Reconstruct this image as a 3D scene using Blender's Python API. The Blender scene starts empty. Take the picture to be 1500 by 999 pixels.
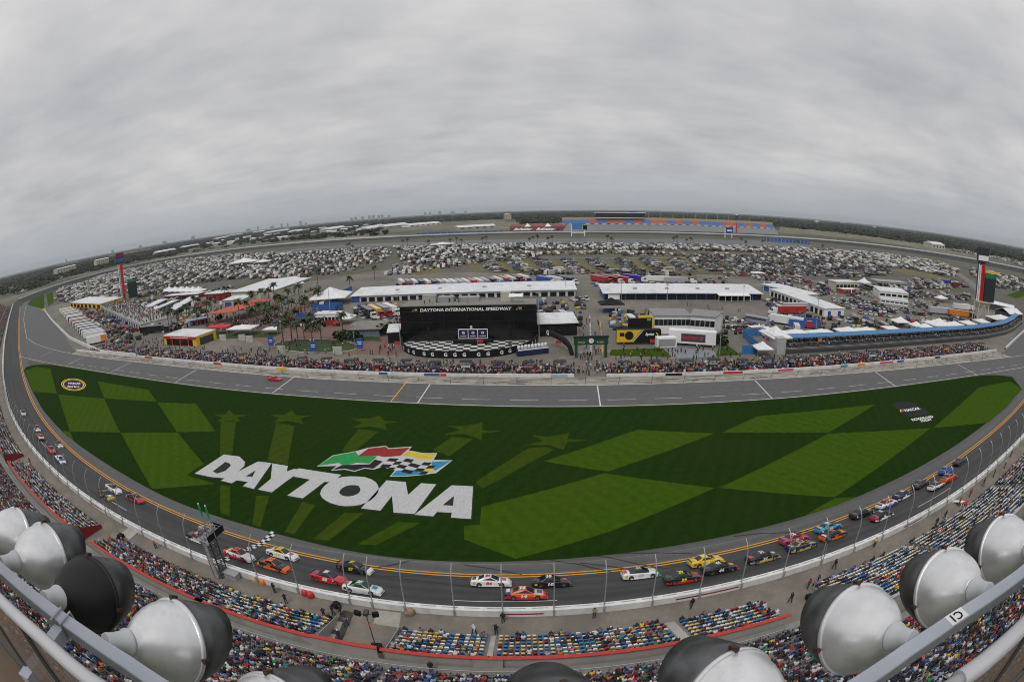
import bpy, bmesh, math, random
import numpy as np
from mathutils import Vector, Matrix
random.seed(7); RNG = np.random.default_rng(7)
SC = bpy.context.scene; COL = SC.collection
PI = math.pi; R = math.radians
# ------------------------------------------------------------------ camera: an equisolid fisheye on the roof of the grandstand
FPX = 772.0; CAMH = 46.0
_up = np.array([-0.0289068, 0.96886619, -0.24589165]); _up /= np.linalg.norm(_up)
_f = np.array([0, 0, 1.0]); _fw = _f - _up * (_f @ _up); _fw /= np.linalg.norm(_fw)
_rt = np.cross(_fw, _up)
if _rt[0] < 0: _rt = -_rt
def ray(px, py):
    x = px - 750; y = 499.5 - py; r = math.hypot(x, y) + 1e-9
    th = 2 * math.asin(min(1, r / 2 / FPX)); s = math.sin(th)
    d = np.array([s * x / r, s * y / r, math.cos(th)])
    return np.array([d @ _rt, d @ _fw, d @ _up])
def at(px, py, z=0.0):
    """the world point of height z seen at a point of the survey photograph"""
    d = ray(px, py); t = (z - CAMH) / d[2]
    return Vector((d[0] * t, d[1] * t, z))
def ats(pts, z=0.0): return [at(p[0], p[1], z) for p in pts]
def zm(pts, ox, oy, s): return [(ox + x / s, oy + y / s) for x, y in pts]
cd = bpy.data.cameras.new('camera'); cam = bpy.data.objects.new('camera', cd); COL.objects.link(cam)
cd.type = 'PANO'; cd.sensor_width = 36; cd.sensor_fit = 'HORIZONTAL'; cd.lens = 16; cd.clip_start = .05; cd.clip_end = 60000
for tgt in (cd, getattr(cd, 'cycles', None)):
    try:
        tgt.panorama_type = 'FISHEYE_EQUISOLID'; tgt.fisheye_lens = FPX / 1500 * 36; tgt.fisheye_fov = PI
    except Exception: pass
# world axes expressed in camera coords -> matrix columns are camera axes in the world
cx = Vector((_rt[0], _fw[0], _up[0])); cy = Vector((_rt[1], _fw[1], _up[1])); cz = -Vector((_rt[2], _fw[2], _up[2]))
M = Matrix((cx, cy, cz)).transposed().to_4x4(); M.translation = (0, 0, CAMH); cam.matrix_world = M
SC.camera = cam
# ------------------------------------------------------------------ materials
MATS = {}
def mat(name, col, rough=.7, var=.12, scale=1.0, metal=0.0, src=None, coat=0, spec=None, coords='OBJ', dirt=0, alpha=None):
    """a procedural material: base colour broken up by two octaves of noise; src: 'object' (object colour) or 'attr' (mesh colour) multiply"""
    if name in MATS: return MATS[name]
    m = bpy.data.materials.new(name); m.use_nodes = True; nt = m.node_tree; b = nt.nodes['Principled BSDF']
    b.inputs['Roughness'].default_value = rough; b.inputs['Metallic'].default_value = metal
    if spec is not None: b.inputs['Specular IOR Level'].default_value = spec
    if coat: b.inputs['Coat Weight'].default_value = coat; b.inputs['Coat Roughness'].default_value = .08
    tc = nt.nodes.new('ShaderNodeNewGeometry' if coords == 'POS' else 'ShaderNodeTexCoord')
    out = tc.outputs['Position'] if coords == 'POS' else tc.outputs['Object']
    n = nt.nodes.new('ShaderNodeTexNoise'); n.inputs['Scale'].default_value = scale; n.inputs['Detail'].default_value = 5
    nt.links.new(out, n.inputs['Vector'])
    mr = nt.nodes.new('ShaderNodeMapRange'); mr.inputs['From Min'].default_value = .3; mr.inputs['From Max'].default_value = .7
    mr.inputs['To Min'].default_value = 1 - var; mr.inputs['To Max'].default_value = 1 + var
    nt.links.new(n.outputs['Fac'], mr.inputs['Value'])
    mx = nt.nodes.new('ShaderNodeMix'); mx.data_type = 'RGBA'; mx.blend_type = 'MULTIPLY'; mx.inputs['Factor'].default_value = 1
    mx.inputs['A'].default_value = (*col, 1); nt.links.new(mr.outputs['Result'], mx.inputs['B'])
    last = mx.outputs['Result']
    if src:
        if src == 'object': a = nt.nodes.new('ShaderNodeObjectInfo'); o = a.outputs['Color']
        else: a = nt.nodes.new('ShaderNodeAttribute'); a.attribute_name = 'tint'; o = a.outputs['Color']
        m2 = nt.nodes.new('ShaderNodeMix'); m2.data_type = 'RGBA'; m2.blend_type = 'MULTIPLY'; m2.inputs['Factor'].default_value = 1
        nt.links.new(last, m2.inputs['A']); nt.links.new(o, m2.inputs['B']); last = m2.outputs['Result']
    if dirt:
        n2 = nt.nodes.new('ShaderNodeTexNoise'); n2.inputs['Scale'].default_value = scale * .35; n2.inputs['Detail'].default_value = 7; n2.inputs['Roughness'].default_value = .7
        nt.links.new(out, n2.inputs['Vector'])
        m3 = nt.nodes.new('ShaderNodeMapRange'); m3.inputs['From Min'].default_value = .52; m3.inputs['From Max'].default_value = .72; m3.inputs['To Min'].default_value = 0; m3.inputs['To Max'].default_value = dirt
        nt.links.new(n2.outputs['Fac'], m3.inputs['Value'])
        m4 = nt.nodes.new('ShaderNodeMix'); m4.data_type = 'RGBA'; m4.inputs['B'].default_value = (.05, .045, .04, 1)
        nt.links.new(m3.outputs['Result'], m4.inputs['Factor']); nt.links.new(last, m4.inputs['A']); last = m4.outputs['Result']
    nt.links.new(last, b.inputs['Base Color'])
    MATS[name] = m; return m
def nodes_of(m): return m.node_tree, m.node_tree.nodes['Principled BSDF']
WHITE = mat('white_paint', (.78, .78, .78), .5, .05, 2)
ROOFW = mat('white_roof_metal', (.66, .67, .69), .5, .1, .35, dirt=.35)
CANVAS = mat('white_tent_canvas', (.72, .72, .73), .7, .08, .8, dirt=.1)
BLACK = mat('black_paint', (.012, .012, .014), .75, .2, 2, spec=.2)
DARK = mat('dark_grey_metal', (.05, .052, .055), .5, .2, 2)
GREY = mat('mid_grey_metal', (.3, .3, .31), .5, .12, 2)
GALV = mat('galvanized_steel', (.42, .43, .45), .42, .12, 6, metal=.55)
CONC = mat('concrete', (.36, .345, .315), .85, .12, .5, coords='POS', dirt=.35)
CONCD = mat('dark_concrete', (.2, .195, .18), .85, .15, .5, coords='POS', dirt=.3)
BLUE = mat('blue_paint', (.03, .09, .33), .5, .1, 2)
BLUEF = mat('blue_roof_sheet', (.06, .2, .42), .5, .06, .5)
RED = mat('red_paint', (.5, .03, .025), .5, .1, 2)
YELLOW = mat('yellow_paint', (.75, .48, .02), .5, .08, 2)
ORANGE = mat('orange_paint', (.75, .23, .03), .5, .08, 2)
GREEN = mat('green_paint', (.02, .3, .1), .5, .1, 2)
DKGREEN = mat('dark_green_paint', (.01, .06, .035), .5, .1, 2)
GLASS = mat('dark_window_glass', (.012, .015, .018), .08, .1, 2)
TAN = mat('tan_plaster', (.5, .4, .28), .8, .08, .3)
BEIGE = mat('beige_wall', (.5, .47, .4), .8, .08, .3)
SKIN = mat('skin', (.38, .22, .16), .6, .1, 6)
RUBBER = mat('black_rubber', (.015, .015, .015), .8, .2, 5)
TINTP = mat('car_paint_object_colour', (1, 1, 1), .28, .03, 1, src='object', coat=.5)
TINTM = mat('cloth_object_colour', (1, 1, 1), .8, .1, 8, src='object')
TINTA = mat('mixed_cloth_and_paint', (1, 1, 1), .7, .06, 3, src='attr')
TINTC = mat('mixed_car_paint', (1, 1, 1), .35, .03, 1, src='attr')
# ------------------------------------------------------------------ mesh builder
class MB:
    def __init__(s): s.v = []; s.f = []; s.m = []; s.c = []
    def add(s, vs, fs, mi=0, c=None):
        o = len(s.v); s.v.extend([tuple(v) for v in vs])
        for f in fs: s.f.append(tuple(i + o for i in f)); s.m.append(mi); s.c.append(c or (1, 1, 1))
        return s
    def box(s, c, d, rz=0, mi=0, col=None, taper=1.0, rx=0):
        hx, hy, hz = d[0] / 2, d[1] / 2, d[2] / 2; vs = []
        Mx = Matrix.Rotation(rz, 3, 'Z') @ Matrix.Rotation(rx, 3, 'X')
        for z, k in ((-hz, 1), (hz, taper)):
            for x, y in ((-hx, -hy), (hx, -hy), (hx, hy), (-hx, hy)):
                vs.append(Vector(c) + Mx @ Vector((x * k, y * k, z)))
        return s.add(vs, [(0, 3, 2, 1), (4, 5, 6, 7), (0, 1, 5, 4), (1, 2, 6, 5), (2, 3, 7, 6), (3, 0, 4, 7)], mi, col)
    def prism(s, poly, z0, z1, mi=0, col=None, mi_top=None):
        n = len(poly); vs = [(p[0], p[1], z0) for p in poly] + [(p[0], p[1], z1) for p in poly]
        ar = sum(poly[i][0] * poly[(i + 1) % n][1] - poly[(i + 1) % n][0] * poly[i][1] for i in range(n))
        top = tuple(range(n, 2 * n)); bot = tuple(reversed(range(n)))
        sides = [(i, (i + 1) % n, (i + 1) % n + n, i + n) for i in range(n)]
        if ar < 0: top = top[::-1]; bot = bot[::-1]; sides = [q[::-1] for q in sides]
        s.add(vs, [bot] + sides, mi, col); s.add(vs, [top], mi if mi_top is None else mi_top, col); return s
    def poly(s, pts, mi=0, col=None):
        n = len(pts); ar = sum(pts[i][0] * pts[(i + 1) % n][1] - pts[(i + 1) % n][0] * pts[i][1] for i in range(n))
        return s.add(pts, [tuple(range(n)) if ar > 0 else tuple(reversed(range(n)))], mi, col)
    def tube(s, pts, rad, n=8, mi=0, col=None, cap=True):
        pts = [Vector(p) for p in pts]; L = len(pts); rads = rad if isinstance(rad, (list, tuple)) else [rad] * L
        vs = []; fs = []; ref = None
        for i, p in enumerate(pts):
            t = (pts[min(i + 1, L - 1)] - pts[max(i - 1, 0)]).normalized()
            if ref is None: ref = Vector((0, 0, 1)) if abs(t.z) < .9 else Vector((1, 0, 0))
            a = t.cross(ref); 
            if a.length < 1e-4: a = t.orthogonal()
            a.normalize(); b = a.cross(t).normalized(); ref = b
            for k in range(n):
                q = 2 * PI * k / n; vs.append(p + (a * math.cos(q) + b * math.sin(q)) * rads[i])
        for i in range(L - 1):
            for k in range(n): fs.append((i * n + k, i * n + (k + 1) % n, (i + 1) * n + (k + 1) % n, (i + 1) * n + k))
        if cap: fs += [tuple(reversed(range(n))), tuple(range((L - 1) * n, L * n))]
        return s.add(vs, fs, mi, col)
    def bar(s, a, b, w, h=None, mi=0, col=None):
        """square bar from a to b"""
        a = Vector(a); b = Vector(b); h = h or w; t = (b - a).normalized()
        u = t.cross(Vector((0, 0, 1))); u = u.normalized() if u.length > 1e-3 else Vector((1, 0, 0)); w_ = u.cross(t).normalized()
        vs = [p + u * x * w / 2 + w_ * y * h / 2 for p in (a, b) for x, y in ((-1, -1), (1, -1), (1, 1), (-1, 1))]
        return s.add(vs, [(0, 3, 2, 1), (4, 5, 6, 7), (0, 1, 5, 4), (1, 2, 6, 5), (2, 3, 7, 6), (3, 0, 4, 7)], mi, col)
    def lathe(s, prof, n=16, mi=0, col=None, M=None):
        """prof: (radius, z) list, revolved about z; M places it"""
        M = M or Matrix.Identity(4); vs = []; fs = []
        for r, z in prof:
            for k in range(n): vs.append(M @ Vector((r * math.cos(2 * PI * k / n), r * math.sin(2 * PI * k / n), z)))
        for i in range(len(prof) - 1):
            for k in range(n): fs.append((i * n + k, i * n + (k + 1) % n, (i + 1) * n + (k + 1) % n, (i + 1) * n + k))
        return s.add(vs, fs, mi, col)
    def merge(s, o, Mx=None, dm=0):
        vs = [Mx @ Vector(v) for v in o.v] if Mx else o.v
        b = len(s.v); s.v.extend([tuple(v) for v in vs]); s.f.extend([tuple(i + b for i in f) for f in o.f]); s.m.extend([i + dm for i in o.m]); s.c.extend(o.c); return s
    def mesh(s, name, mats, smooth=None, tint=False):
        me = bpy.data.meshes.new(name); me.from_pydata(s.v, [], s.f)
        for m in (mats if isinstance(mats, (list, tuple)) else [mats]): me.materials.append(m)
        me.polygons.foreach_set('material_index', s.m)
        if tint:
            at_ = me.attributes.new('tint', 'FLOAT_COLOR', 'FACE'); at_.data.foreach_set('color', np.array([(*c, 1) for c in s.c], dtype=np.float32).ravel())
        if smooth is not None: me.shade_smooth(); me.set_sharp_from_angle(angle=R(smooth))
        me.update(); return me
    def build(s, name, mats, parent=None, loc=None, rz=0, smooth=None, tint=False):
        o = bpy.data.objects.new(name, s.mesh(name, mats, smooth, tint)); COL.objects.link(o)
        if parent: o.parent = parent
        if loc is not None: o.location = loc
        o.rotation_euler = (0, 0, rz); return o
def tag(o, label=None, cat=None, group=None, kind=None):
    if label: o['label'] = label
    if cat: o['category'] = cat
    if group: o['group'] = group
    if kind: o['kind'] = kind
    return o
def empty(name, loc=(0, 0, 0), rz=0, label=None, cat=None, group=None):
    o = bpy.data.objects.new(name, None); COL.objects.link(o); o.location = loc; o.rotation_euler = (0, 0, rz); o.empty_display_size = .1
    return tag(o, label, cat, group)
def copy_tree(o, kids, loc=None, rz=None, label=None, color=None, group=None):
    """a thing and its parts (kids: nested list [(child, [grandchildren])]); mesh data shared"""
    c = o.copy(); COL.objects.link(c)
    if loc is not None: c.location = loc
    if rz is not None: c.rotation_euler = (0, 0, rz)
    if label: c['label'] = label
    if group: c['group'] = group
    if color: c.color = color
    for ch, gk in kids:
        d = ch.copy(); COL.objects.link(d); d.parent = c
        if color: d.color = color
        for g in gk:
            e = g.copy(); COL.objects.link(e); e.parent = d
            if color: e.color = color
    return c
def struct(o): o['kind'] = 'structure'; return o
def resample(pts, step):
    P = [Vector(p) for p in pts]; out = [P[0]]; acc = 0
    d = [0]
    for a, b in zip(P, P[1:]): d.append(d[-1] + (b - a).length)
    n = max(2, int(d[-1] / step)); j = 0
    for k in range(1, n + 1):
        t = d[-1] * k / n
        while j < len(P) - 2 and d[j + 1] < t: j += 1
        out.append(P[j].lerp(P[j + 1], (t - d[j]) / max(1e-9, d[j + 1] - d[j])))
    return out
def smooth_line(pts, it=30):
    P = [Vector(p) for p in pts]
    for _ in range(it): P = [P[0]] + [(P[i - 1] + P[i] * 2 + P[i + 1]) / 4 for i in range(1, len(P) - 1)] + [P[-1]]
    return P
def normals2(P):
    """unit vectors to the right of the direction of travel"""
    out = []
    for i in range(len(P)):
        t = P[min(i + 1, len(P) - 1)] - P[max(i - 1, 0)]; t.z = 0; t.normalize(); out.append(Vector((t.y, -t.x, 0)))
    return out
def strip(mb, A, B, mi=0, col=None):
    n = len(A); mb.add(list(A) + list(B), [(i, i + 1, n + i + 1, n + i) for i in range(n - 1)], mi, col)
def scatter(name, templates, items, mats, smooth=None):
    """merge many transformed copies of template meshes into ONE mesh. templates: list of (verts Nx3, faces list, per-face colour array or None, per-face matidx)
    items: (template index, loc, rz, scale(3,), {zone: colour})"""
    V = []; LT = []; LS = []; CC = []; MI = []; off = 0
    for ti, loc, rz, sc, cols in items:
        v, f, zone, mi = templates[ti]
        c, s_ = math.cos(rz), math.sin(rz); w = v * np.asarray(sc)
        w = np.stack([w[:, 0] * c - w[:, 1] * s_, w[:, 0] * s_ + w[:, 1] * c, w[:, 2]], 1) + np.asarray(loc)
        V.append(w); 
        for q in f: LT.append(len(q)); LS.extend([i + off for i in q])
        CC.append(np.asarray(cols, dtype=np.float32)[zone]); MI.append(mi); off += len(v)
    V = np.concatenate(V); me = bpy.data.meshes.new(name)
    me.vertices.add(len(V)); me.vertices.foreach_set('co', V.astype(np.float32).ravel())
    me.loops.add(len(LS)); me.loops.foreach_set('vertex_index', LS)
    me.polygons.add(len(LT)); st = np.concatenate([[0], np.cumsum(LT)[:-1]]).astype(np.int32)
    me.polygons.foreach_set('loop_start', st)
    try: me.polygons.foreach_set('loop_total', LT)
    except Exception: pass
    for m in mats: me.materials.append(m)
    me.polygons.foreach_set('material_index', np.concatenate(MI).astype(np.int32))
    C = np.concatenate(CC); C = np.concatenate([C, np.ones((len(C), 1), np.float32)], 1)
    a = me.attributes.new('tint', 'FLOAT_COLOR', 'FACE'); a.data.foreach_set('color', C.ravel())
    me.update(calc_edges=True); me.validate()
    if smooth: me.shade_smooth()
    o = bpy.data.objects.new(name, me); COL.objects.link(o); return o
def mb_template(mb):
    return (np.array(mb.v, float), [tuple(f) for f in mb.f], np.array(mb.m), np.zeros(len(mb.f), int))
_TXT = {}
def text_geo(s, bold=.02, shear=0.0, space=1.0):
    """flat lettering as (verts in 0..1 x 0..1 box, faces, aspect)"""
    k = (s, bold, shear, space)
    if k in _TXT: return _TXT[k]
    cu = bpy.data.curves.new('txt', 'FONT'); cu.body = s; cu.offset = bold; cu.shear = shear; cu.space_character = space; cu.resolution_u = 2
    o = bpy.data.objects.new('txt', cu); COL.objects.link(o); dg = bpy.context.evaluated_depsgraph_get(); dg.update()
    me = bpy.data.meshes.new_from_object(o.evaluated_get(dg)); v = np.array([x.co[:] for x in me.vertices]); f = [tuple(p.vertices) for p in me.polygons]
    bpy.data.objects.remove(o); bpy.data.curves.remove(cu); bpy.data.meshes.remove(me)
    lo = v.min(0); hi = v.max(0); asp = (hi[0] - lo[0]) / (hi[1] - lo[1]); v = (v - lo) / np.maximum(hi - lo, 1e-9)
    _TXT[k] = (v, f, asp); return _TXT[k]
def put_text(mb, s, origin, ux, uy, mi=0, bold=.02, shear=0, depth=0, space=1.0):
    """lettering spanned by vectors ux (whole width) and uy (height) from origin; thickness 'depth' along ux x uy"""
    v, f, a = text_geo(s, bold, shear, space); o = Vector(origin); ux = Vector(ux); uy = Vector(uy)
    n = ux.cross(uy).normalized() * depth
    mb.add([o + ux * p[0] + uy * p[1] + n for p in v], f, mi)
# ------------------------------------------------------------------ sky, sun
w = bpy.data.worlds.new('World'); SC.world = w; w.use_nodes = True; nt = w.node_tree; nt.nodes.clear()
N = nt.nodes.new; L = nt.links.new
SUN_EL, SUN_AZ = R(55), R(200)
sky = N('ShaderNodeTexSky'); sky.sky_type = 'NISHITA'; sky.sun_disc = False; sky.sun_elevation = SUN_EL; sky.sun_rotation = SUN_AZ
tc = N('ShaderNodeTexCoord'); sep = N('ShaderNodeSeparateXYZ'); L(tc.outputs['Generated'], sep.inputs[0])
def mth(op, a, b=None, clamp=False):
    n = N('ShaderNodeMath'); n.operation = op; n.use_clamp = clamp
    for i, x in enumerate((a, b)):
        if x is None: continue
        if isinstance(x, (int, float)): n.inputs[i].default_value = x
        else: L(x, n.inputs[i])
    return n.outputs[0]
zz = mth('MAXIMUM', sep.outputs['Z'], 0.0); den = mth('ADD', zz, .17)
pxx = mth('DIVIDE', sep.outputs['X'], den); pyy = mth('DIVIDE', sep.outputs['Y'], den)
cmb = N('ShaderNodeCombineXYZ'); L(mth('MULTIPLY', pxx, .8), cmb.inputs[0]); L(mth('MULTIPLY', pyy, 1.15), cmb.inputs[1])
n1 = N('ShaderNodeTexNoise'); n1.inputs['Scale'].default_value = .85; n1.inputs['Detail'].default_value = 6; n1.inputs['Roughness'].default_value = .45; n1.inputs['Distortion'].default_value = .15; L(cmb.outputs[0], n1.inputs['Vector'])
n2 = N('ShaderNodeTexNoise'); n2.inputs['Scale'].default_value = 3.6; n2.inputs['Detail'].default_value = 5; L(cmb.outputs[0], n2.inputs['Vector'])
cl = mth('ADD', mth('MULTIPLY', n1.outputs['Fac'], .66), mth('MULTIPLY', n2.outputs['Fac'], .34))
rmp = N('ShaderNodeValToRGB'); e = rmp.color_ramp.elements
e[0].position = .3; e[0].color = (.40, .407, .428, 1); e[1].position = .66; e[1].color = (.68, .672, .67, 1)
L(cl, rmp.inputs[0])
# the cloud deck pales to a grey-blue veil towards the horizon
hz = N('ShaderNodeMapRange'); hz.inputs['From Min'].default_value = 0; hz.inputs['From Max'].default_value = .12; hz.inputs['To Min'].default_value = .85; hz.inputs['To Max'].default_value = 0; hz.interpolation_type = 'SMOOTHSTEP'; L(zz, hz.inputs['Value'])
mxh = N('ShaderNodeMix'); mxh.data_type = 'RGBA'; L(hz.outputs['Result'], mxh.inputs['Factor']); L(rmp.outputs[0], mxh.inputs['A']); mxh.inputs['B'].default_value = (.41, .44, .475, 1)
# a brighter cloud deck overhead
zb = N('ShaderNodeMapRange'); zb.inputs['From Min'].default_value = .1; zb.inputs['From Max'].default_value = .9; zb.inputs['To Min'].default_value = .98; zb.inputs['To Max'].default_value = 1.25; L(zz, zb.inputs['Value'])
ml = N('ShaderNodeMix'); ml.data_type = 'RGBA'; ml.blend_type = 'MULTIPLY'; ml.inputs['Factor'].default_value = 1; L(mxh.outputs['Result'], ml.inputs['A']); L(zb.outputs['Result'], ml.inputs['B'])
bg1 = N('ShaderNodeBackground'); L(ml.outputs['Result'], bg1.inputs['Color']); bg1.inputs['Strength'].default_value = 1.0
bg2 = N('ShaderNodeBackground'); L(sky.outputs[0], bg2.inputs['Color']); bg2.inputs['Strength'].default_value = .06
ms = N('ShaderNodeMixShader'); ms.inputs[0].default_value = .04; L(bg1.outputs[0], ms.inputs[1]); L(bg2.outputs[0], ms.inputs[2])
wo = N('ShaderNodeOutputWorld'); L(ms.outputs[0], wo.inputs[0])
sl = bpy.data.lights.new('sun', 'SUN'); sl.energy = 1.2; sl.angle = R(20); sl.color = (1, .97, .93); so = bpy.data.objects.new('sun', sl); COL.objects.link(so)
so.rotation_euler = (R(90) - SUN_EL, 0, PI - SUN_AZ)
vs_ = SC.view_settings; vs_.view_transform = 'Standard'; vs_.look = 'None'; vs_.exposure = 0; vs_.gamma = 1
SC.cycles.pixel_filter_type = 'BLACKMAN_HARRIS'; SC.cycles.filter_width = 1.0; SC.cycles.max_bounces = 4; SC.cycles.diffuse_bounces = 2; SC.cycles.glossy_bounces = 2; SC.cycles.transparent_max_bounces = 6; SC.cycles.volume_bounces = 0
SC.cycles.use_adaptive_sampling = True; SC.cycles.adaptive_threshold = .02; SC.cycles.use_denoising = True; SC.cycles.denoiser = 'OPENIMAGEDENOISE'
# ================================================================== ground, track, pit road, infield lawn
def land_mat():
    m = mat('land', (.17, .16, .12), .95, .3, .004, coords='POS', dirt=.2); return m
LAND = land_mat()
def two_tone(name, a, b, scale, lo=.45, hi=.55, rough=.95, fine=.25):
    m = mat(name, a, rough, fine, scale * 9, coords='POS'); nt, bs = nodes_of(m)
    src = bs.inputs['Base Color'].links[0].from_socket
    g = nt.nodes.new('ShaderNodeNewGeometry'); n = nt.nodes.new('ShaderNodeTexNoise'); n.inputs['Scale'].default_value = scale; n.inputs['Detail'].default_value = 7; n.inputs['Roughness'].default_value = .62
    nt.links.new(g.outputs['Position'], n.inputs['Vector']); r = nt.nodes.new('ShaderNodeMapRange'); r.inputs['From Min'].default_value = lo; r.inputs['From Max'].default_value = hi
    nt.links.new(n.outputs['Fac'], r.inputs['Value']); mx = nt.nodes.new('ShaderNodeMix'); mx.data_type = 'RGBA'; mx.inputs['B'].default_value = (*b, 1)
    nt.links.new(r.outputs['Result'], mx.inputs['Factor']); nt.links.new(src, mx.inputs['A']); nt.links.new(mx.outputs['Result'], bs.inputs['Base Color']); return m
LANDM = two_tone('land_scrub_and_sand', (.15, .14, .1), (.055, .065, .035), .004)
PAVE = two_tone('infield_worn_paving', (.185, .168, .14), (.13, .12, .103), .03, .4, .6)
PARK = two_tone('car_park_dirt_and_grass', (.1, .095, .085), (.085, .076, .036), .02, .48, .56)
OLIVE = mat('dry_olive_grass', (.13, .11, .035), .95, .25, .3, coords='POS')
VERGE = mat('verge_grass', (.07, .08, .028), .95, .25, .2, coords='POS')
LAWN_D = mat('lawn_dark_mown', (.0115, .0315, .0035), .95, .22, .8, coords='POS', spec=.03)
LAWN_L = mat('lawn_light_mown', (.037, .078, .004), .95, .2, .8, coords='POS', spec=.03)
LAWN_M = mat('lawn_star_mown', (.034, .064, .0045), .95, .2, .8, coords='POS', spec=.03)
def mown(m, c2, ang):
    """worn yellowish patches and the bands of the mower's passes"""
    nt, bs = nodes_of(m); src = bs.inputs['Base Color'].links[0].from_socket; g = nt.nodes.new('ShaderNodeNewGeometry'); n = nt.nodes.new('ShaderNodeTexNoise'); n.inputs['Scale'].default_value = .035; n.inputs['Detail'].default_value = 8; n.inputs['Roughness'].default_value = .7
    nt.links.new(g.outputs['Position'], n.inputs['Vector']); r = nt.nodes.new('ShaderNodeMapRange'); r.inputs['From Min'].default_value = .44; r.inputs['From Max'].default_value = .72; nt.links.new(n.outputs['Fac'], r.inputs['Value'])
    mx = nt.nodes.new('ShaderNodeMix'); mx.data_type = 'RGBA'; mx.inputs['B'].default_value = (*c2, 1); nt.links.new(r.outputs['Result'], mx.inputs['Factor']); nt.links.new(src, mx.inputs['A'])
    mp = nt.nodes.new('ShaderNodeMapping'); mp.inputs['Rotation'].default_value = (0, 0, ang); w_ = nt.nodes.new('ShaderNodeTexWave'); w_.inputs['Scale'].default_value = .11; w_.inputs['Distortion'].default_value = .6; nt.links.new(g.outputs['Position'], mp.inputs[0]); nt.links.new(mp.outputs[0], w_.inputs['Vector'])
    r2 = nt.nodes.new('ShaderNodeMapRange'); r2.inputs['To Min'].default_value = .94; r2.inputs['To Max'].default_value = 1.06; nt.links.new(w_.outputs['Fac'], r2.inputs['Value']); m2 = nt.nodes.new('ShaderNodeMix'); m2.data_type = 'RGBA'; m2.blend_type = 'MULTIPLY'; m2.inputs['Factor'].default_value = 1
    nt.links.new(mx.outputs['Result'], m2.inputs['A']); nt.links.new(r2.outputs['Result'], m2.inputs['B']); nt.links.new(m2.outputs['Result'], bs.inputs['Base Color'])
mown(LAWN_D, (.016, .032, .004), .5); mown(LAWN_L, (.048, .08, .006), -.6); mown(LAWN_M, (.045, .06, .008), .5)
def asphalt(name, col, streak=.3):
    m = mat(name, col, .8, .1, .5, coords='POS'); nt, bs = nodes_of(m); src = bs.inputs['Base Color'].links[0].from_socket
    u = nt.nodes.new('ShaderNodeUVMap'); mp = nt.nodes.new('ShaderNodeMapping'); mp.inputs['Scale'].default_value = (.012, .9, 1)
    nt.links.new(u.outputs[0], mp.inputs[0]); n = nt.nodes.new('ShaderNodeTexNoise'); n.inputs['Scale'].default_value = 1; n.inputs['Detail'].default_value = 6; n.inputs['Roughness'].default_value = .65; nt.links.new(mp.outputs[0], n.inputs['Vector'])
    r = nt.nodes.new('ShaderNodeMapRange'); r.inputs['From Min'].default_value = .3; r.inputs['From Max'].default_value = .7; r.inputs['To Min'].default_value = 1 - streak; r.inputs['To Max'].default_value = 1 + streak
    nt.links.new(n.outputs['Fac'], r.inputs['Value']); mx = nt.nodes.new('ShaderNodeMix'); mx.data_type = 'RGBA'; mx.blend_type = 'MULTIPLY'; mx.inputs['Factor'].default_value = 1
    nt.links.new(src, mx.inputs['A']); nt.links.new(r.outputs['Result'], mx.inputs['B']); nt.links.new(mx.outputs['Result'], bs.inputs['Base Color']); return m
TRACKM = asphalt('racing_asphalt', (.044, .044, .045), .42)
APRON = asphalt('apron_asphalt', (.088, .088, .088), .22)
PITM = asphalt('pit_road_asphalt', (.094, .094, .096), .15)
PITC = mat('pit_box_concrete', (.29, .27, .23), .85, .2, .4, coords='POS', dirt=.75)
LINEW = mat('white_line_paint', (.62, .62, .6), .7, .15, 1.5, coords='POS')
LINEO = mat('orange_line_paint', (.72, .33, .03), .7, .15, 1.5, coords='POS')
# the land: a large sheet of rings to the horizon
b = MB(); n = 96; rr = [0, 400, 900, 1600, 3000, 6000, 12000, 22500]
vs = [(0, 400, -.15)] + [(r_ * math.cos(2 * PI * k / n), 400 + r_ * math.sin(2 * PI * k / n), -.15) for r_ in rr[1:] for k in range(n)]
fs = [(0, 1 + k, 1 + (k + 1) % n) for k in range(n)]
for i in range(len(rr) - 2):
    for k in range(n): a_ = 1 + i * n; c_ = a_ + n; fs.append((a_ + k, c_ + k, c_ + (k + 1) % n, a_ + (k + 1) % n))
b.add(vs, fs); struct(b.build('land', LANDM))
# --- the racing line: inner edge of the banking, all the way round (counter-clockwise)
O_PX = [(30, 449), (27, 481), (26.5, 519), (34, 562), (50, 600), (72, 632), (116, 672), (172, 708), (216, 732), (263, 752), (295, 764), (335, 780), (399, 797), (442, 810), (496, 823), (549.6, 832), (595, 836), (663, 841), (730, 842), (760, 841.7), (814, 840), (886.5, 834), (958, 825.5), (1002, 817.5), (1045, 811), (1100, 798), (1145, 786), (1196, 772), (1236, 755), (1292, 734), (1339.5, 712), (1371, 693), (1403, 670), (1443, 638), (1471, 616), (1487, 602), (1500, 585)]
front = ats(O_PX, .3)
ext = [Vector(p) for p in ((205, 109, .3), (300, 163, .3), (450, 256, .3), (600, 352, .3), (760, 450, .3))]
W_PX = [(1500, 393.5), (1438, 381), (1397, 374.6), (1289, 356), (1200, 349), (1160, 348), (960, 341.6), (780, 340), (650, 343.5), (542, 349), (400, 358), (351, 362), (243, 376), (173, 392), (95, 410), (54, 425), (27, 438)]
W_Z = [8, 8, 8, 7, 6, 4.5, 4, 4, 4, 5, 7, 8, 8, 8, 8, 8, 7]
wall_far = smooth_line([at(p[0], p[1], z) for p, z in zip(W_PX, W_Z)], 2)
wall_far = smooth_line(resample(wall_far, 25), 60)
nrm = normals2(wall_far)
inner_far = [Vector((p.x - q.x * 11, p.y - q.y * 11, .3)) for p, q in zip(wall_far, nrm)]
far_h = [p.z - 1.1 for p in wall_far]
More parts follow.
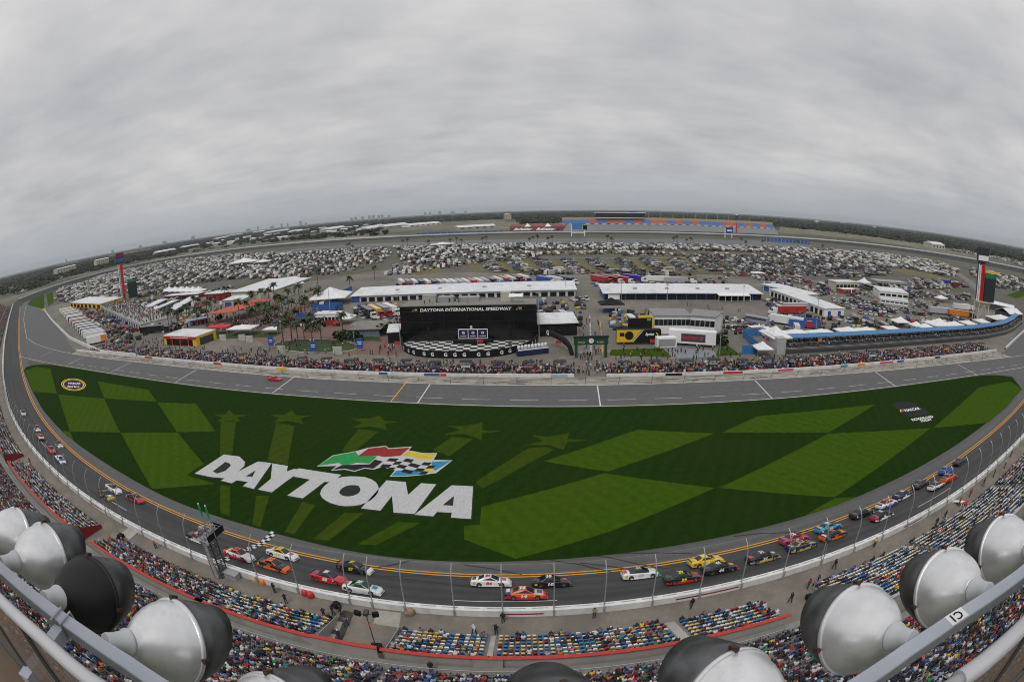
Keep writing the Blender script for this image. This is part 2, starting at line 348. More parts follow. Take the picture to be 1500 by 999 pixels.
FR = smooth_line(resample(smooth_line(front, 2) + ext, 4), 25)
def bank_h(p):
    d = max(abs(p.x + 0), 0); return 3.3 + 2.6 * min(1, max(0, (d - 160) / 300))
FN = normals2(FR); FT = [Vector((-q.y, q.x, 0)) for q in FN]
TW = 11.0
def off(i, d, z=None):
    """point d metres outwards of the inner edge at station i, on the banked surface when z is None"""
    p = FR[i]; q = FN[i]
    if z is None: z = .05 + bank_h(p) * max(0, min(1, d / TW)) if d > 0 else .05
    return Vector((p.x + q.x * d, p.y + q.y * d, z))
def nearest(P, line=None):
    line = line or FR; return min(range(len(line)), key=lambda i: (line[i].x - P[0]) ** 2 + (line[i].y - P[1]) ** 2)
def st_of(px, py, z=.3): return nearest(at(px, py, z))
def uv_strip(name, A, B, m, width, closed=False, kind='structure'):
    b = MB(); strip(b, A, B); me = b.mesh(name, m); uv = me.uv_layers.new(name='uv'); n = len(A); d = [0]
    for i in range(1, n): d.append(d[-1] + (Vector(A[i]) - Vector(A[i - 1])).length)
    for lp in me.loops:
        vi = lp.vertex_index; uv.data[lp.index].uv = (d[vi % n], 0 if vi < n else width)
    o = bpy.data.objects.new(name, me); COL.objects.link(o); o['kind'] = kind; return o
J = range(len(FR))
ra = [off(i, 0) for i in J]; rb = [off(i, TW) for i in J]
ia = [Vector((p.x, p.y, .05)) for p in inner_far]; ib = [Vector((p.x + q.x * 11, p.y + q.y * 11, h)) for p, q, h in zip(inner_far, nrm, far_h)]
# join the far part with both ends of the front part
A = ra + ia + [ra[0]]; Bq = rb + ib + [rb[0]]
uv_strip('race_track', Bq, A, TRACKM, TW)
# aprons: inside of the banking
ap_in = []
for i in J:
    x = FR[i].x; ap_in.append(off(i, -4.2, .02))
uv_strip('track_apron', ra, ap_in, APRON, 4)
far_verge = [Vector((p.x - q.x * w_, p.y - q.y * w_, .006)) for p, q, w_ in zip(ia, nrm, [26 + 46 * max(0, 1 - abs(p.x - 80) / 420) ** .5 for p in ia])]
uv_strip('far_apron', ia, [Vector((p.x - q.x * 6, p.y - q.y * 6, .02)) for p, q in zip(ia, nrm)], APRON, 6)
b = MB(); strip(b, [Vector((p.x - q.x * 6, p.y - q.y * 6, .006)) for p, q in zip(ia, nrm)], far_verge); struct(b.build('grass_verge', VERGE))
# outer earth bank behind the far wall
b = MB(); strip(b, [Vector((p.x + q.x * .6, p.y + q.y * .6, h)) for p, q, h in zip(ib, nrm, far_h)][::-1], [Vector((p.x + q.x * (8 + h), p.y + q.y * (8 + h), -.1)) for p, q, h in zip(ib, nrm, far_h)][::-1])
struct(b.build('embankment', VERGE))
# orange double line + white inner lines, laid on the surface
def lane_line(mb, d, w, i0=0, i1=None, mi=0, up=.012):
    i1 = i1 or len(FR) - 1; idx = range(i0, i1 + 1)
    a = [off(i, d) + Vector((0, 0, up)) for i in idx]; c = [off(i, d + w) + Vector((0, 0, up)) for i in idx]; strip(mb, c, a, mi)
b = MB(); lane_line(b, .05, .3); lane_line(b, .8, .3); 
struct(b.build('orange_lane_lines', LINEO))
b = MB()
for pa, pb, d in (((660, 882), (808, 884), 8.3), ((1343, 745), (1391, 716), 8), ((160, 735), (188, 753), 7.5), ((40, 640), (52, 657), 7)):
    i0, i1 = st_of(*pa, 2.4), st_of(*pb, 2.4)
    if i1 > i0: lane_line(b, d, .14, i0, i1)
struct(b.build('white_lane_lines', LINEW))
# chequered start line across the banking
i0 = st_of(395, 800); b = MB(); c0 = FR[i0]; tv = FT[i0]; nv = FN[i0]
for k in range(22):
    for j in range(2):
        d = -3.2 + k * .62
        def q(dd, jj): 
            z = .07 + bank_h(c0) * max(0, dd / TW); return Vector((c0.x + nv.x * dd + tv.x * (jj - 1) * .62, c0.y + nv.y * dd + tv.y * (jj - 1) * .62, z))
        b.add([q(d, j), q(d + .62, j), q(d + .62, j + 1), q(d, j + 1)], [(0, 1, 2, 3)], (k + j) % 2)
struct(b.build('finish_line_markings', [LINEW, BLACK]))
# rubber marks left on the apron
SKID = mat('tyre_rubber_marks', (.022, .022, .023), .8, .3, 2, coords='POS')
b = MB()
for px0, px1, a0, a1 in ((820, 905, -3, 5), (850, 990, -2, 6), (845, 870, -4, 3), (700, 760, -2, 2), (1100, 1180, -3, 1), (530, 640, 4, 1), (470, 590, 3, -2), (880, 1000, -3.5, -1), (1000, 1110, 2, 7), (600, 780, 3, 5.5)):
    i0, i1 = st_of(px0, 830), st_of(px1, 820); i1 = max(i1, i0 + 3)
    A_ = []; B_ = []
    for i in range(i0, i1 + 1):
        t = (i - i0) / (i1 - i0); d = a0 + (a1 - a0) * t ** 1.6
        A_.append(off(i, d) + Vector((0, 0, .009))); B_.append(off(i, d + .2) + Vector((0, 0, .009)))
    strip(b, B_, A_)
struct(b.build('tyre_marks', SKID))
# --- pit road
LINE_LOW = [(25, 521), (45, 527), (69, 531.5), (120, 540), (200, 553), (290, 566), (380, 576), (515, 585), (650, 593.5), (780, 596), (879, 595.7), (1030, 591), (1160, 583), (1262, 572), (1370, 558), (1440, 548), (1500, 538)]
LINE_UP = [(39, 495), (50, 505), (72, 511.6), (114, 520.6), (150, 525), (200, 530), (300, 541), (400, 551.6), (490, 556), (580, 561), (680, 563.5), (780, 565), (860, 564.5), (949, 563), (1050, 559), (1160, 553.5), (1300, 543.5), (1400, 532), (1500, 520.5)]
WALL_B = [(108, 514), (146, 517.5), (200, 523.5), (300, 532.5), (400, 542), (490, 546.5), (580, 550), (680, 552), (780, 553), (880, 552.5), (1000, 550.5), (1100, 547.6), (1200, 541), (1289, 534), (1380, 524.5), (1473, 513)]
def pxline(px, z, step=3, it=6): return smooth_line(resample(smooth_line(ats(px, z), 1), step), it)
low = pxline(LINE_LOW, .0); upl = pxline(LINE_UP, .0); pwl = pxline(WALL_B, .0)
def at_x(line, x):
    for a_, c_ in zip(line, line[1:]):
        if a_.x <= x <= c_.x: return a_.lerp(c_, (x - a_.x) / max(1e-6, c_.x - a_.x))
    return line[0].copy() if x < line[0].x else line[-1].copy()
def zset(P, z): return [Vector((p.x, p.y, z)) for p in P]
XS = [x for x in np.arange(-232, 221, 3.0)]
# all the paving inside the track is one sheet; darker asphalt for the pit lane
pit_lo = [at_x(low, x) for x in XS]; pit_up = [at_x(upl, x) for x in XS]
uv_strip('pit_road', zset(pit_lo, .035), zset(pit_up, .035), PITM, 16)
XS2 = [x for x in XS if -222 <= x <= 208]
uv_strip('pit_boxes', zset([at_x(upl, x) for x in XS2], .04), zset([at_x(pwl, x) for x in XS2], .04), PITC, 8)
inf = zset(resample([off(i, -4) for i in J] + [Vector((p.x - q.x * 26, p.y - q.y * 26, 0)) for p, q in zip(ia, nrm)], 12), -.03)
b = MB(); b.poly(inf); struct(b.build('infield_ground', PARK))
# worn paving from the pit wall to the lines of transporters
pv = ats([(108, 514), (400, 545), (780, 556), (1100, 550), (1473, 516), (1499, 470), (1440, 452), (1300, 432), (1180, 418), (1050, 405), (900, 400), (780, 402), (640, 398), (560, 395), (470, 410), (330, 428), (250, 440), (180, 450), (110, 440), (62, 452)], 0)
b = MB(); b.poly(zset(pv, .0)); struct(b.build('paddock_paving', PAVE))
ent = zset(ats([(60, 424), (36, 437), (29, 452), (27, 485), (28, 525), (62, 533), (110, 514), (66, 455), (60, 440)], 0), .012)
b = MB(); b.poly(ent); struct(b.build('pit_entry_paving', PITM))
ext_ = zset(ats([(1500, 470), (1473, 514), (1440, 550), (1485, 552), (1499, 575), (1500, 590)], 0) + [Vector((300, 160, 0)), Vector((420, 300, 0))], .012)
b = MB(); b.poly(ext_); struct(b.build('pit_exit_paving', PITM))
# lines on the pit road
b = MB()
def ground_line(mb, P, w, z, mi=0):
    P = [Vector((p.x, p.y, z)) for p in P]; q = normals2(P); strip(mb, [p + n_ * w / 2 for p, n_ in zip(P, q)], [p - n_ * w / 2 for p, n_ in zip(P, q)], mi)
ground_line(b, low, .28, .05); ground_line(b, upl, .28, .052)
ground_line(b, pxline([(39, 495), (34, 470), (33, 450), (48, 437)], 0), .25, .05)
mid = [at_x(low, x).lerp(at_x(upl, x), .27) for x in np.arange(-205, 222, 1.0)]
dd = 0; seg = []
for i in range(0, len(mid) - 8, 12): ground_line(b, mid[i:i + 8], .16, .049)
for a_, c_ in (((59, 523), (77, 515)), ((101, 533.5), (124, 522.5)), ((162, 545.5), (192, 531)), ((257, 560), (288, 541.6)), ((399, 576), (430, 553)), ((612, 590), (630, 563)), ((879.5, 595), (875, 565)), ((1131.6, 584.5), (1106, 557.5)), ((1313, 567), (1282, 545)), ((1432, 550), (1403, 534))):
    ground_line(b, [at(*a_), at(*c_)], .32, .056)
ground_line(b, [at(28, 540), at(34, 538.5)], .4, .06); ground_line(b, [at(31, 556), at(38, 555)], .4, .06)
struct(b.build('pit_lane_lines', LINEW))
b = MB(); ground_line(b, [at(572.5, 588.5), at(596, 559)], .3, .055); struct(b.build('orange_pit_line', LINEO))
b = MB()   # rubber laid down in the pit boxes
for _ in range(260):
    x = random.uniform(-212, 200); f_ = random.uniform(.15, .9); l_ = random.uniform(2, 7); p0 = at_x(upl, x).lerp(at_x(pwl, x), f_); p1 = at_x(upl, x + l_).lerp(at_x(pwl, x + l_), min(.95, f_ + random.uniform(-.12, .12))); ground_line(b, [p0, p1], random.uniform(.15, .5), .0435 + random.random() * .003)
struct(b.build('pit_tyre_marks', mat('pit_rubber_marks', (.07, .065, .06), .9, .4, 1.5, coords='POS')))
b = MB()   # joints between the pit boxes
for x in np.arange(-215, 206, 9.0): ground_line(b, [at_x(upl, x), at_x(pwl, x + (x * .06))], .12, .048)
struct(b.build('pit_box_joints', BLACK))
# --- the tri-oval lawn
G_LOW = [(35, 543), (47, 575), (62, 603), (90, 633), (115, 652), (149.5, 676), (192, 701), (223, 718), (263, 742), (343, 762), (399, 780), (461, 797), (541.5, 813.5), (595, 820), (663, 822.5), (720, 823), (778, 822), (841, 817.5), (921.5, 810), (1002, 797), (1083, 781), (1158, 763), (1200, 749), (1257, 729), (1350, 684), (1400, 653), (1449, 618.6), (1485, 585), (1497, 570)]
G_UP = [(1482, 552), (1464, 549), (1450, 549), (1440, 549), (1370, 559), (1262, 573), (1160, 584.2), (1030, 592), (879, 596.7), (780, 597), (650, 594.5), (515, 586), (380, 577), (290, 567), (200, 554), (120, 541), (69, 532.5), (50, 533), (38, 538)]
lawn = MB(); lp = pxline(G_LOW, 0, 3, 4); lu = pxline(G_UP, 0, 3, 2); lawn.poly(zset(lp + lu, .06))
z3 = lambda P: zm(P, 270, 580, 3.409); z4 = lambda P: zm(P, 30, 520, 4.6875); z5 = lambda P: zm(P, 680, 570, 3.571); z6 = lambda P: zm(P, 1050, 540, 3.3333)
LIGHT = [z4([(30, 108), (110, 82), (205, 95), (250, 265), (85, 252)]), z4([(530, 180), (880, 240), (935, 322), (578, 298)]), z4([(260, 272), (575, 300), (685, 533), (340, 525)]), z4([(940, 325), (1205, 335), (1340, 525), (1075, 530)]),
         z4([(690, 535), (1078, 532), (1260, 750), (1140, 825), (1335, 885), (905, 920)]), z4([(275, 520), (340, 527), (365, 588), (335, 568)]),
         z5([(415, 378), (905, 213), (1310, 232), (750, 432)]), z5([(90, 615), (735, 440), (1310, 517), (760, 745), (270, 888), (0, 785), (0, 715), (82, 710)]),
         z6([(27, 312), (200, 232), (775, 175), (545, 312)]), z6([(10, 582), (545, 317), (1045, 290), (575, 628)]), z6([(1055, 290), (1280, 92), (1430, 62), (1488, 98), (1415, 188), (1325, 264)]), z6([(575, 632), (680, 628), (560, 676), (430, 716)])]
for P in LIGHT: lawn.poly(zset(ats(P), .066), 1)
STAR = [z3([(140, 92), (205, 92), (225, 70), (250, 95), (330, 95), (265, 108), (282, 132), (222, 122), (165, 130), (190, 107)]), z3([(430, 95), (505, 93), (537, 73), (560, 97), (638, 98), (580, 112), (595, 140), (515, 125), (440, 135), (475, 110)]),
        z3([(830, 112), (920, 113), (975, 98), (1000, 125), (1085, 128), (1000, 140), (1015, 170), (935, 153), (830, 162), (890, 135)]), z3([(1310, 148), (1395, 152), (1490, 133), (1487, 172), (1590, 175), (1487, 188), (1487, 222), (1400, 190), (1290, 195), (1380, 170)]), z5([(350, 240), (440, 250), (550, 228), (540, 262), (650, 268), (540, 278), (520, 318), (440, 292), (320, 295), (410, 270)])]
RAYS = [z3(P) for P in ([(183, 125), (258, 130), (240, 290), (178, 305)], [(180, 445), (230, 452), (226, 600), (180, 585)], [(460, 135), (550, 150), (515, 345), (415, 322)], [(360, 498), (425, 500), (380, 655), (340, 645)], [(870, 165), (970, 178), (850, 280), (785, 275)], [(590, 530), (655, 545), (550, 690), (500, 680)], [(1335, 205), (1440, 215), (1325, 300), (1240, 270)], [(800, 585), (895, 585), (725, 722), (640, 715)], [(1065, 630), (1185, 633), (955, 745), (865, 740)])] + [z5([(335, 308), (430, 303), (465, 318), (95, 522), (60, 485)])]
for P in STAR + RAYS: lawn.poly(zset(ats(P), .064), 2)
lawn_o = lawn.build('infield_lawn', [LAWN_D, LAWN_L, LAWN_M]); struct(lawn_o)
b = MB(); b.poly(zset(ats(zm([(145, 430), (190, 385), (240, 370), (240, 455)], 0, 330, 3.7)), .06)); b.poly(zset(ats(zm([(262, 440), (250, 375), (285, 360), (290, 420)], 0, 330, 3.7)), .06))
b.poly(zset(ats([(1475, 432), (1500, 424), (1500, 434), (1488, 437)]), .06)); struct(b.build('turn_lawn', [LAWN_L]))
# --- white block lettering painted on the lawn
TURFW = mat('white_turf_paint', (.45, .46, .455), .9, .2, 5, coords='POS', dirt=.12)
LET = {'D': ([(52, 388), (198, 293), (275, 303), (303, 330), (300, 350), (262, 385), (205, 412), (130, 405)], [(142, 378), (205, 330), (228, 338), (232, 350), (205, 375), (165, 388)]),
       'A': ([(182, 423), (368, 328), (437, 336), (348, 465), (293, 451), (318, 430), (262, 422), (237, 437)], [(308, 402), (357, 372), (340, 405)]),
       'Y': ([(440, 337), (517, 350), (512, 378), (545, 366), (598, 365), (505, 430), (437, 482), (368, 468), (432, 415)], None),
       'T': ([(572, 362), (784, 394), (745, 432), (700, 430), (592, 512), (514, 498), (628, 418), (548, 404)], None),
       'O': ([(678, 490), (684, 470), (700, 450), (725, 430), (755, 415), (790, 405), (830, 402), (870, 403), (905, 407), (935, 417), (957, 432), (968, 450), (972, 465), (966, 485), (955, 500), (933, 520), (905, 535), (875, 545), (840, 550), (800, 551), (765, 546), (730, 535), (705, 522), (688, 508)], [(773, 485), (778, 472), (790, 460), (810, 450), (830, 446), (852, 446), (870, 450), (878, 460), (880, 470), (875, 481), (865, 490), (845, 498), (825, 502), (805, 502), (787, 497)]),
       'N': ([(883, 562), (1010, 422), (1106, 430), (1117, 495), (1183, 436), (1258, 442), (1150, 590), (1045, 583), (1037, 500), (980, 573)], None),
       'A2': ([(1149, 594), (1335, 447), (1442, 452), (1432, 615), (1331, 608), (1336, 584), (1262, 580), (1243, 602)], [(1290, 546), (1347, 500), (1342, 549)])}
from mathutils.geometry import tessellate_polygon
def holed(mb, outer, holes, z, mi=0):
    loops = [zset(ats(outer), z)] + [zset(ats(h), z) for h in holes]
    tr = tessellate_polygon(loops); flat = [p for l in loops for p in l]; fs = []
    for t in tr:
        a_, b_, c_ = (flat[i] for i in t); cr = (b_ - a_).cross(c_ - a_).z
        fs.append(tuple(t) if cr > 0 else tuple(reversed(t)))
    mb.add(flat, fs, mi)
lw = empty('painted_lettering', at(490, 715), label='giant white block letters reading DAYTONA painted on the tri-oval grass', cat='painted lettering')
inv = Vector(lw.location)
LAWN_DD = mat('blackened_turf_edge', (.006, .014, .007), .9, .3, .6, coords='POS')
for k, (o_, h_) in LET.items():
    b = MB(); holed(b, z3(o_), [z3(h_)] if h_ else [], .078 if k in 'DYON' else .082)
    c_ = at(*z3([np.mean(o_, 0)])[0]); s_ = [(x + (4 if x > np.mean(o_, 0)[0] else -6), y + 5) for x, y in o_]
    ob = b.build('letter', TURFW, lw); ob.location = -inv
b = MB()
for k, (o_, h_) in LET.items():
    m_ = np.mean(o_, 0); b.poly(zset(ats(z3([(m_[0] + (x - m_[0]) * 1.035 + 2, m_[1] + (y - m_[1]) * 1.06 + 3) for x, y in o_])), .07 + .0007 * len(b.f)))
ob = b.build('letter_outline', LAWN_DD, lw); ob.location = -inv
fl = empty('painted_flag_emblem', at(565, 675), label='green, red, yellow, blue and chequered waving flags painted above the white lettering', cat='painted emblem'); inv = Vector(fl.location)
def turf(name, polys, m, z, par):
    b = MB()
    for P in polys: b.poly(zset(ats(z3(P)), z))
    o = b.build(name, m, par); o.location = -Vector(par.location); return o
turf('white_outline', [[(662, 353), (742, 297), (855, 277), (918, 259), (1005, 249), (1022, 261), (1138, 253), (1120, 272), (1195, 286), (1264, 286), (1245, 320), (1340, 322), (1258, 386), (1185, 396), (1120, 402), (1025, 404), (1052, 372), (990, 355), (948, 368), (900, 364), (850, 379), (800, 369), (732, 374), (760, 350)]], TURFW, .075, fl)
turf('green_flag', [[(668, 350), (745, 300), (855, 280), (870, 297), (965, 302), (925, 338), (860, 335), (800, 350), (770, 335)]], mat('green_turf_paint', (.01, .25, .055), .9, .15, 1, coords='POS'), .08, fl)
turf('black_flag', [[(738, 370), (788, 346), (925, 342), (952, 318), (992, 328), (945, 364), (900, 359), (850, 374), (800, 364)]], BLACK, .083, fl)
turf('red_flag', [[(865, 303), (920, 263), (1005, 254), (1020, 266), (1128, 258), (1078, 300), (1000, 306), (968, 300)]], mat('red_turf_paint', (.25, .012, .012), .9, .15, 1, coords='POS'), .081, fl)
turf('yellow_flag', [[(1082, 298), (1120, 276), (1195, 290), (1258, 290), (1233, 318), (1180, 318), (1130, 302)], [(1195, 366), (1230, 356), (1253, 378), (1200, 384)]], mat('yellow_turf_paint', (.55, .42, .02), .9, .15, 1, coords='POS'), .084, fl)
turf('blue_flag', [[(1032, 400), (1060, 375), (1120, 372), (1190, 366), (1215, 384), (1183, 392), (1120, 398)], [(1238, 330), (1333, 325), (1253, 374), (1232, 356)]], mat('blue_turf_paint', (.02, .2, .36), .9, .15, 1, coords='POS'), .085, fl)
turf('white_field', [[(968, 352), (1012, 315), (1080, 300), (1130, 304), (1232, 320), (1212, 360), (1120, 370), (1060, 352)]], TURFW, .082, fl)
ck = []
for r_ in range(4):
    for c_ in range(6):
        if (r_ + c_) % 2 == 0:
            q = lambda u, v: (975 + u * 42 + (3 - v) * 17 + 4 * math.sin(u * 1.8), 352 - (3 - v) * 15 + u * 5 + 5 * math.sin(u * 1.6 + 1))
            ck.append([q(c_, r_), q(c_ + 1, r_), q(c_ + 1, r_ + 1), q(c_, r_ + 1)])
turf('black_checks', ck, BLACK, .086, fl)
def ground_text(mb, s, pl, pr, pt, z, mi=0, bold=.03, shear=0):
    a_, b_, c_ = at(*pl, z), at(*pr, z), at(*pt, z); put_text(mb, s, a_, b_ - a_, c_ - a_, mi, bold, shear)
em = empty('round_lawn_emblem', at(107.5, 564), label='round black and yellow racing series emblem painted on the lawn', cat='painted emblem')
def ell(cx_, cy_, rx, ry, rot=0, n=28): return [(cx_ + rx * math.cos(t) * math.cos(rot) - ry * math.sin(t) * math.sin(rot), cy_ + rx * math.cos(t) * math.sin(rot) + ry * math.sin(t) * math.cos(rot)) for t in np.linspace(0, 2 * PI, n, endpoint=False)]
for nm, k, m_, z in (('yellow_ring', 1, YELLOW, .075), ('black_ring', .93, BLACK, .08), ('yellow_band', .86, YELLOW, .085), ('black_disc', .78, BLACK, .09)):
    b = MB(); b.poly(zset(ats(ell(107.7, 563.6, 18 * k, 9 * k, .05)), z)); o = b.build(nm, m_, em); o.location = -Vector(em.location)
b = MB(); ground_text(b, 'NASCAR', (100, 562.5), (118, 563.2), (100.5, 559.8), .095); ground_text(b, 'Sprint', (98, 567.6), (116, 568.4), (99, 564.4), .095); o = b.build('lettering', WHITE, em); o.location = -Vector(em.location)
ap_ = empty('app_banner_emblem', at(1335, 600), label='black rounded panel with white lettering painted on grass, DOWNLOAD TODAY below', cat='painted emblem')
zz2 = lambda P: zm(P, 1300, 520, 4.16)
b = MB(); b.poly(zset(ats(zz2([(28, 305), (45, 292), (85, 286), (135, 287), (180, 305), (250, 348), (252, 356), (235, 368), (145, 380), (110, 372)])), .075)); o = b.build('black_panel', BLACK, ap_); o.location = -Vector(ap_.location)
b = MB(); ground_text(b, 'NASCAR', zz2([(110, 345)])[0], zz2([(203, 331)])[0], zz2([(98, 330)])[0], .085); o = b.build('panel_lettering', WHITE, ap_); o.location = -Vector(ap_.location); b = MB(); ground_text(b, 'DOWNLOAD', zz2([(155, 402)])[0], zz2([(284, 380)])[0], zz2([(142, 388)])[0], .085); ground_text(b, 'TODAY', zz2([(205, 410)])[0], zz2([(275, 397)])[0], zz2([(195, 397)])[0], .085)
o = b.build('lettering', WHITE, ap_); o.location = -Vector(ap_.location)
b = MB()
for k, c_ in enumerate((YELLOW, RED, BLUE)): b.poly(zset(ats(zz2([(78 + k * 8, 349 - k), (85 + k * 8, 348 - k), (81 + k * 8, 333 - k), (74 + k * 8, 334 - k)])), .085), k)
o = b.build('colour_bars', [YELLOW, RED, BLUE], ap_); o.location = -Vector(ap_.location)
# ================================================================== wall, catch fence, walkway, grandstand, spectators
_S = [0.0]
for a_, c_ in zip(FR, FR[1:]): _S.append(_S[-1] + math.hypot(c_.x - a_.x, c_.y - a_.y))
_k0 = min(J, key=lambda i: abs(FR[i].x)); _S = np.array(_S) - _S[_k0]
FX = np.array([p.x for p in FR]); FY = np.array([p.y for p in FR]); NX = np.array([q.x for q in FN]); NY = np.array([q.y for q in FN])
def PT(s, d, z):
    x = np.interp(s, _S, FX); y = np.interp(s, _S, FY); nx = np.interp(s, _S, NX); ny = np.interp(s, _S, NY); l = math.hypot(nx, ny)
    return Vector((x + nx / l * d, y + ny / l * d, z))
def heading(s):
    """angle of the direction of travel at station s"""
    a_ = PT(s - .5, 0, 0); c_ = PT(s + .5, 0, 0); return math.atan2(c_.y - a_.y, c_.x - a_.x)
def sd_of(px, py, z):
    p = at(px, py, z); ss = np.linspace(_S[0], _S[-1], 6000); k = np.argmin((np.interp(ss, _S, FX) - p.x) ** 2 + (np.interp(ss, _S, FY) - p.y) ** 2); s = ss[k]
    c_ = PT(s, 0, 0); q = PT(s, 1, 0) - c_; return s, (p - c_).dot(q)
def bank_z(s, d): return .05 + bank_h(PT(s, 0, 0)) * max(0, d / TW)
def ribbon(mb, s0, s1, d0, z0, d1, z1, step=2.0, mi=0, col=None):
    n = max(1, int(abs(s1 - s0) / step)); ss = [s0 + (s1 - s0) * i / n for i in range(n + 1)]
    strip(mb, [PT(s, d1, z1) for s in ss], [PT(s, d0, z0) for s in ss], mi, col)
def rib_box(mb, s0, s1, d0, d1, z0, z1, step=2.0, mi=0, col=None):
    n = max(1, int(abs(s1 - s0) / step)); ss = [s0 + (s1 - s0) * i / n for i in range(n + 1)]; L_ = []
    for s in ss: L_ += [PT(s, d0, z0), PT(s, d1, z0), PT(s, d1, z1), PT(s, d0, z1)]
    fs = []
    for i in range(n):
        for k in range(4): a_ = i * 4 + k; c_ = i * 4 + (k + 1) % 4; fs.append((a_, c_, c_ + 4, a_ + 4))
    fs += [(0, 3, 2, 1), (n * 4, n * 4 + 1, n * 4 + 2, n * 4 + 3)]; mb.add(L_, [f[::-1] for f in fs[:-2]] + fs[-2:], mi, col)
WK = 3.3
def wz(s): return bank_h(PT(s, 0, 0)) 
SL, SR = -770, 250
tw = empty('track_wall', PT(0, TW, WK), label='long white double barrier wall along the outside of the banked front track', cat='wall'); tinv = -Vector(tw.location)
WALLW = mat('scuffed_white_wall', (.66, .66, .65), .6, .12, .8, coords='POS', dirt=.3)
def wallbox(mb, d0, d1, za, zb, step=3, s0=SL, s1=SR, mi=0):
    n = int((s1 - s0) / step); ss = [s0 + (s1 - s0) * i / n for i in range(n + 1)]; V = []
    for s in ss:
        h = wz(s); V += [PT(s, d0, h + za), PT(s, d1, h + za), PT(s, d1, h + zb), PT(s, d0, h + zb)]
    fs = []
    for i in range(n):
        for k in range(4): a_ = i * 4 + k; c_ = i * 4 + (k + 1) % 4; fs.append((a_ + 4, c_ + 4, c_, a_))
    fs += [(0, 3, 2, 1), (n * 4, n * 4 + 1, n * 4 + 2, n * 4 + 3)]; mb.add(V, fs, mi)
b = MB(); wallbox(b, TW + .45, TW + .85, -.6, .95); o = b.build('concrete_wall', WALLW, tw); o.location = tinv
b = MB(); wallbox(b, TW + .02, TW + .2, .05, .85); o = b.build('steel_barrier', WALLW, tw); o.location = tinv
b = MB()
for s in np.arange(SL, SR, 2.4): rib_box(b, s, s + .7, TW + .2, TW + .45, wz(s) + .45, wz(s) + .93)
o = b.build('foam_spacer', WALLW, tw); o.location = tinv; o['kind'] = 'stuff'
for s0, s1 in ((-2, 2.3), (17, 25), (55, 60), (-75, -70)): b = MB(); rib_box(b, s0, s1, TW + .851, TW + .87, wz(s0) + .35, wz(s0) + .55); o = b.build('sponsor_stripe', mat('maroon_paint', (.25, .02, .05), .5), tw); o.location = tinv
# catch fence: posts that lean over the track
cf = empty('catch_fence', PT(0, TW + .65, WK + 1), label='tall steel catch fence posts and cables above the white outside wall', cat='fence'); cinv = -Vector(cf.location)
post_s = []
px_posts = [(666, 903.6), (738, 906), (812.5, 906), (886.5, 901), (958, 893), (1024, 880), (1086, 864), (595, 891.5), (546, 889), (513, 885), (441, 867)]
post_s = sorted(sd_of(x, y, 3.3)[0] for x, y in px_posts)
s = post_s[-1] + 6.1
while s < 190: post_s.append(s); s += 6.1
s = post_s[0] - 6.1
while s > -260: post_s.insert(0, s); s -= 6.1
post_s = post_s[:99]
for s in post_s:
    h = wz(s); b = MB()
    pts = [PT(s, TW + .65, h - .2), PT(s, TW + .65, h + 2.6), PT(s, TW + .6, h + 4.4), PT(s, TW + .35, h + 5.6), PT(s, TW - .2, h + 6.4), PT(s, TW - .7, h + 6.75)]
    b.tube(pts, [.085, .08, .075, .07, .06, .05], 6); b.box(PT(s, TW + .9, h + .55), (.22, .3, 1.1), heading(s))
    o = b.build('post', GALV, cf, smooth=40); o.location = cinv
for k, (dd, hh) in enumerate(((.65, 1.25), (-.7, 6.75))):
    b = MB(); b.tube([PT(s, TW + dd, wz(s) + hh) for s in np.arange(post_s[0], post_s[-1], 6)], .006, 3, cap=False); o = b.build('cable', GALV, cf); o.location = cinv
# the concrete promenade between wall and stand
WALKM = two_tone('promenade_concrete', (.2, .175, .145), (.15, .132, .112), .25, .42, .6, .85, .1)
b = MB(); ribbon(b, SL, SR, TW + .85, WK, 40, WK); struct(b.build('promenade', WALKM))
b = MB(); ribbon(b, SL, SR, TW + .85, WK, TW + .85, WK - 3.5); struct(b.build('promenade_edge', CONC))
b = MB(); b.poly(ats([(566, 923.5), (586, 892.5), (590, 891), (648 - 60, 891)], 3.31)[:3]); 
pad = MB(); pad.poly(ats([(547, 913), (552, 893), (588, 897), (584, 919)], 3.32)); tag(pad.build('concrete_pad', mat('pale_concrete', (.34, .32, .28), .9, .1, 2)), 'pale square concrete pad set in the promenade beside the lighting mast', 'pad')
pad = MB(); P_ = ats([(177, 783), (189, 773), (202, 780), (190, 791)], 3.31); pad.prism([(p.x, p.y) for p in P_], 3.31, 3.4); tag(pad.build('concrete_pad', CONC), 'pale square slab on the promenade between crowd block and wall', 'pad')
# ---- seats
SEATC = {'white': (.72, .72, .7), 'blue': (.05, .2, .44), 'yellow': (.72, .49, .16), 'red': (.3, .02, .025)}
def seat_mb():
    b = MB(); b.box((0, .02, .43), (.40, .38, .05), 0, 0, rx=R(3)); b.box((0, -.2, .63), (.40, .045, .36), 0, 0, rx=R(12)); b.box((0, -.05, .2), (.34, .06, .4), 0, 1); return b
SEATM = seat_mb().mesh('stadium_seat', [mat('seat_plastic_object_colour', (1, 1, 1), .4, .05, 2, src='object'), DARK])
st_v = mb_template(seat_mb()); SEAT_T = [(st_v[0], st_v[1], np.array([0 if m == 0 else 1 for m in st_v[2]]), st_v[3])]
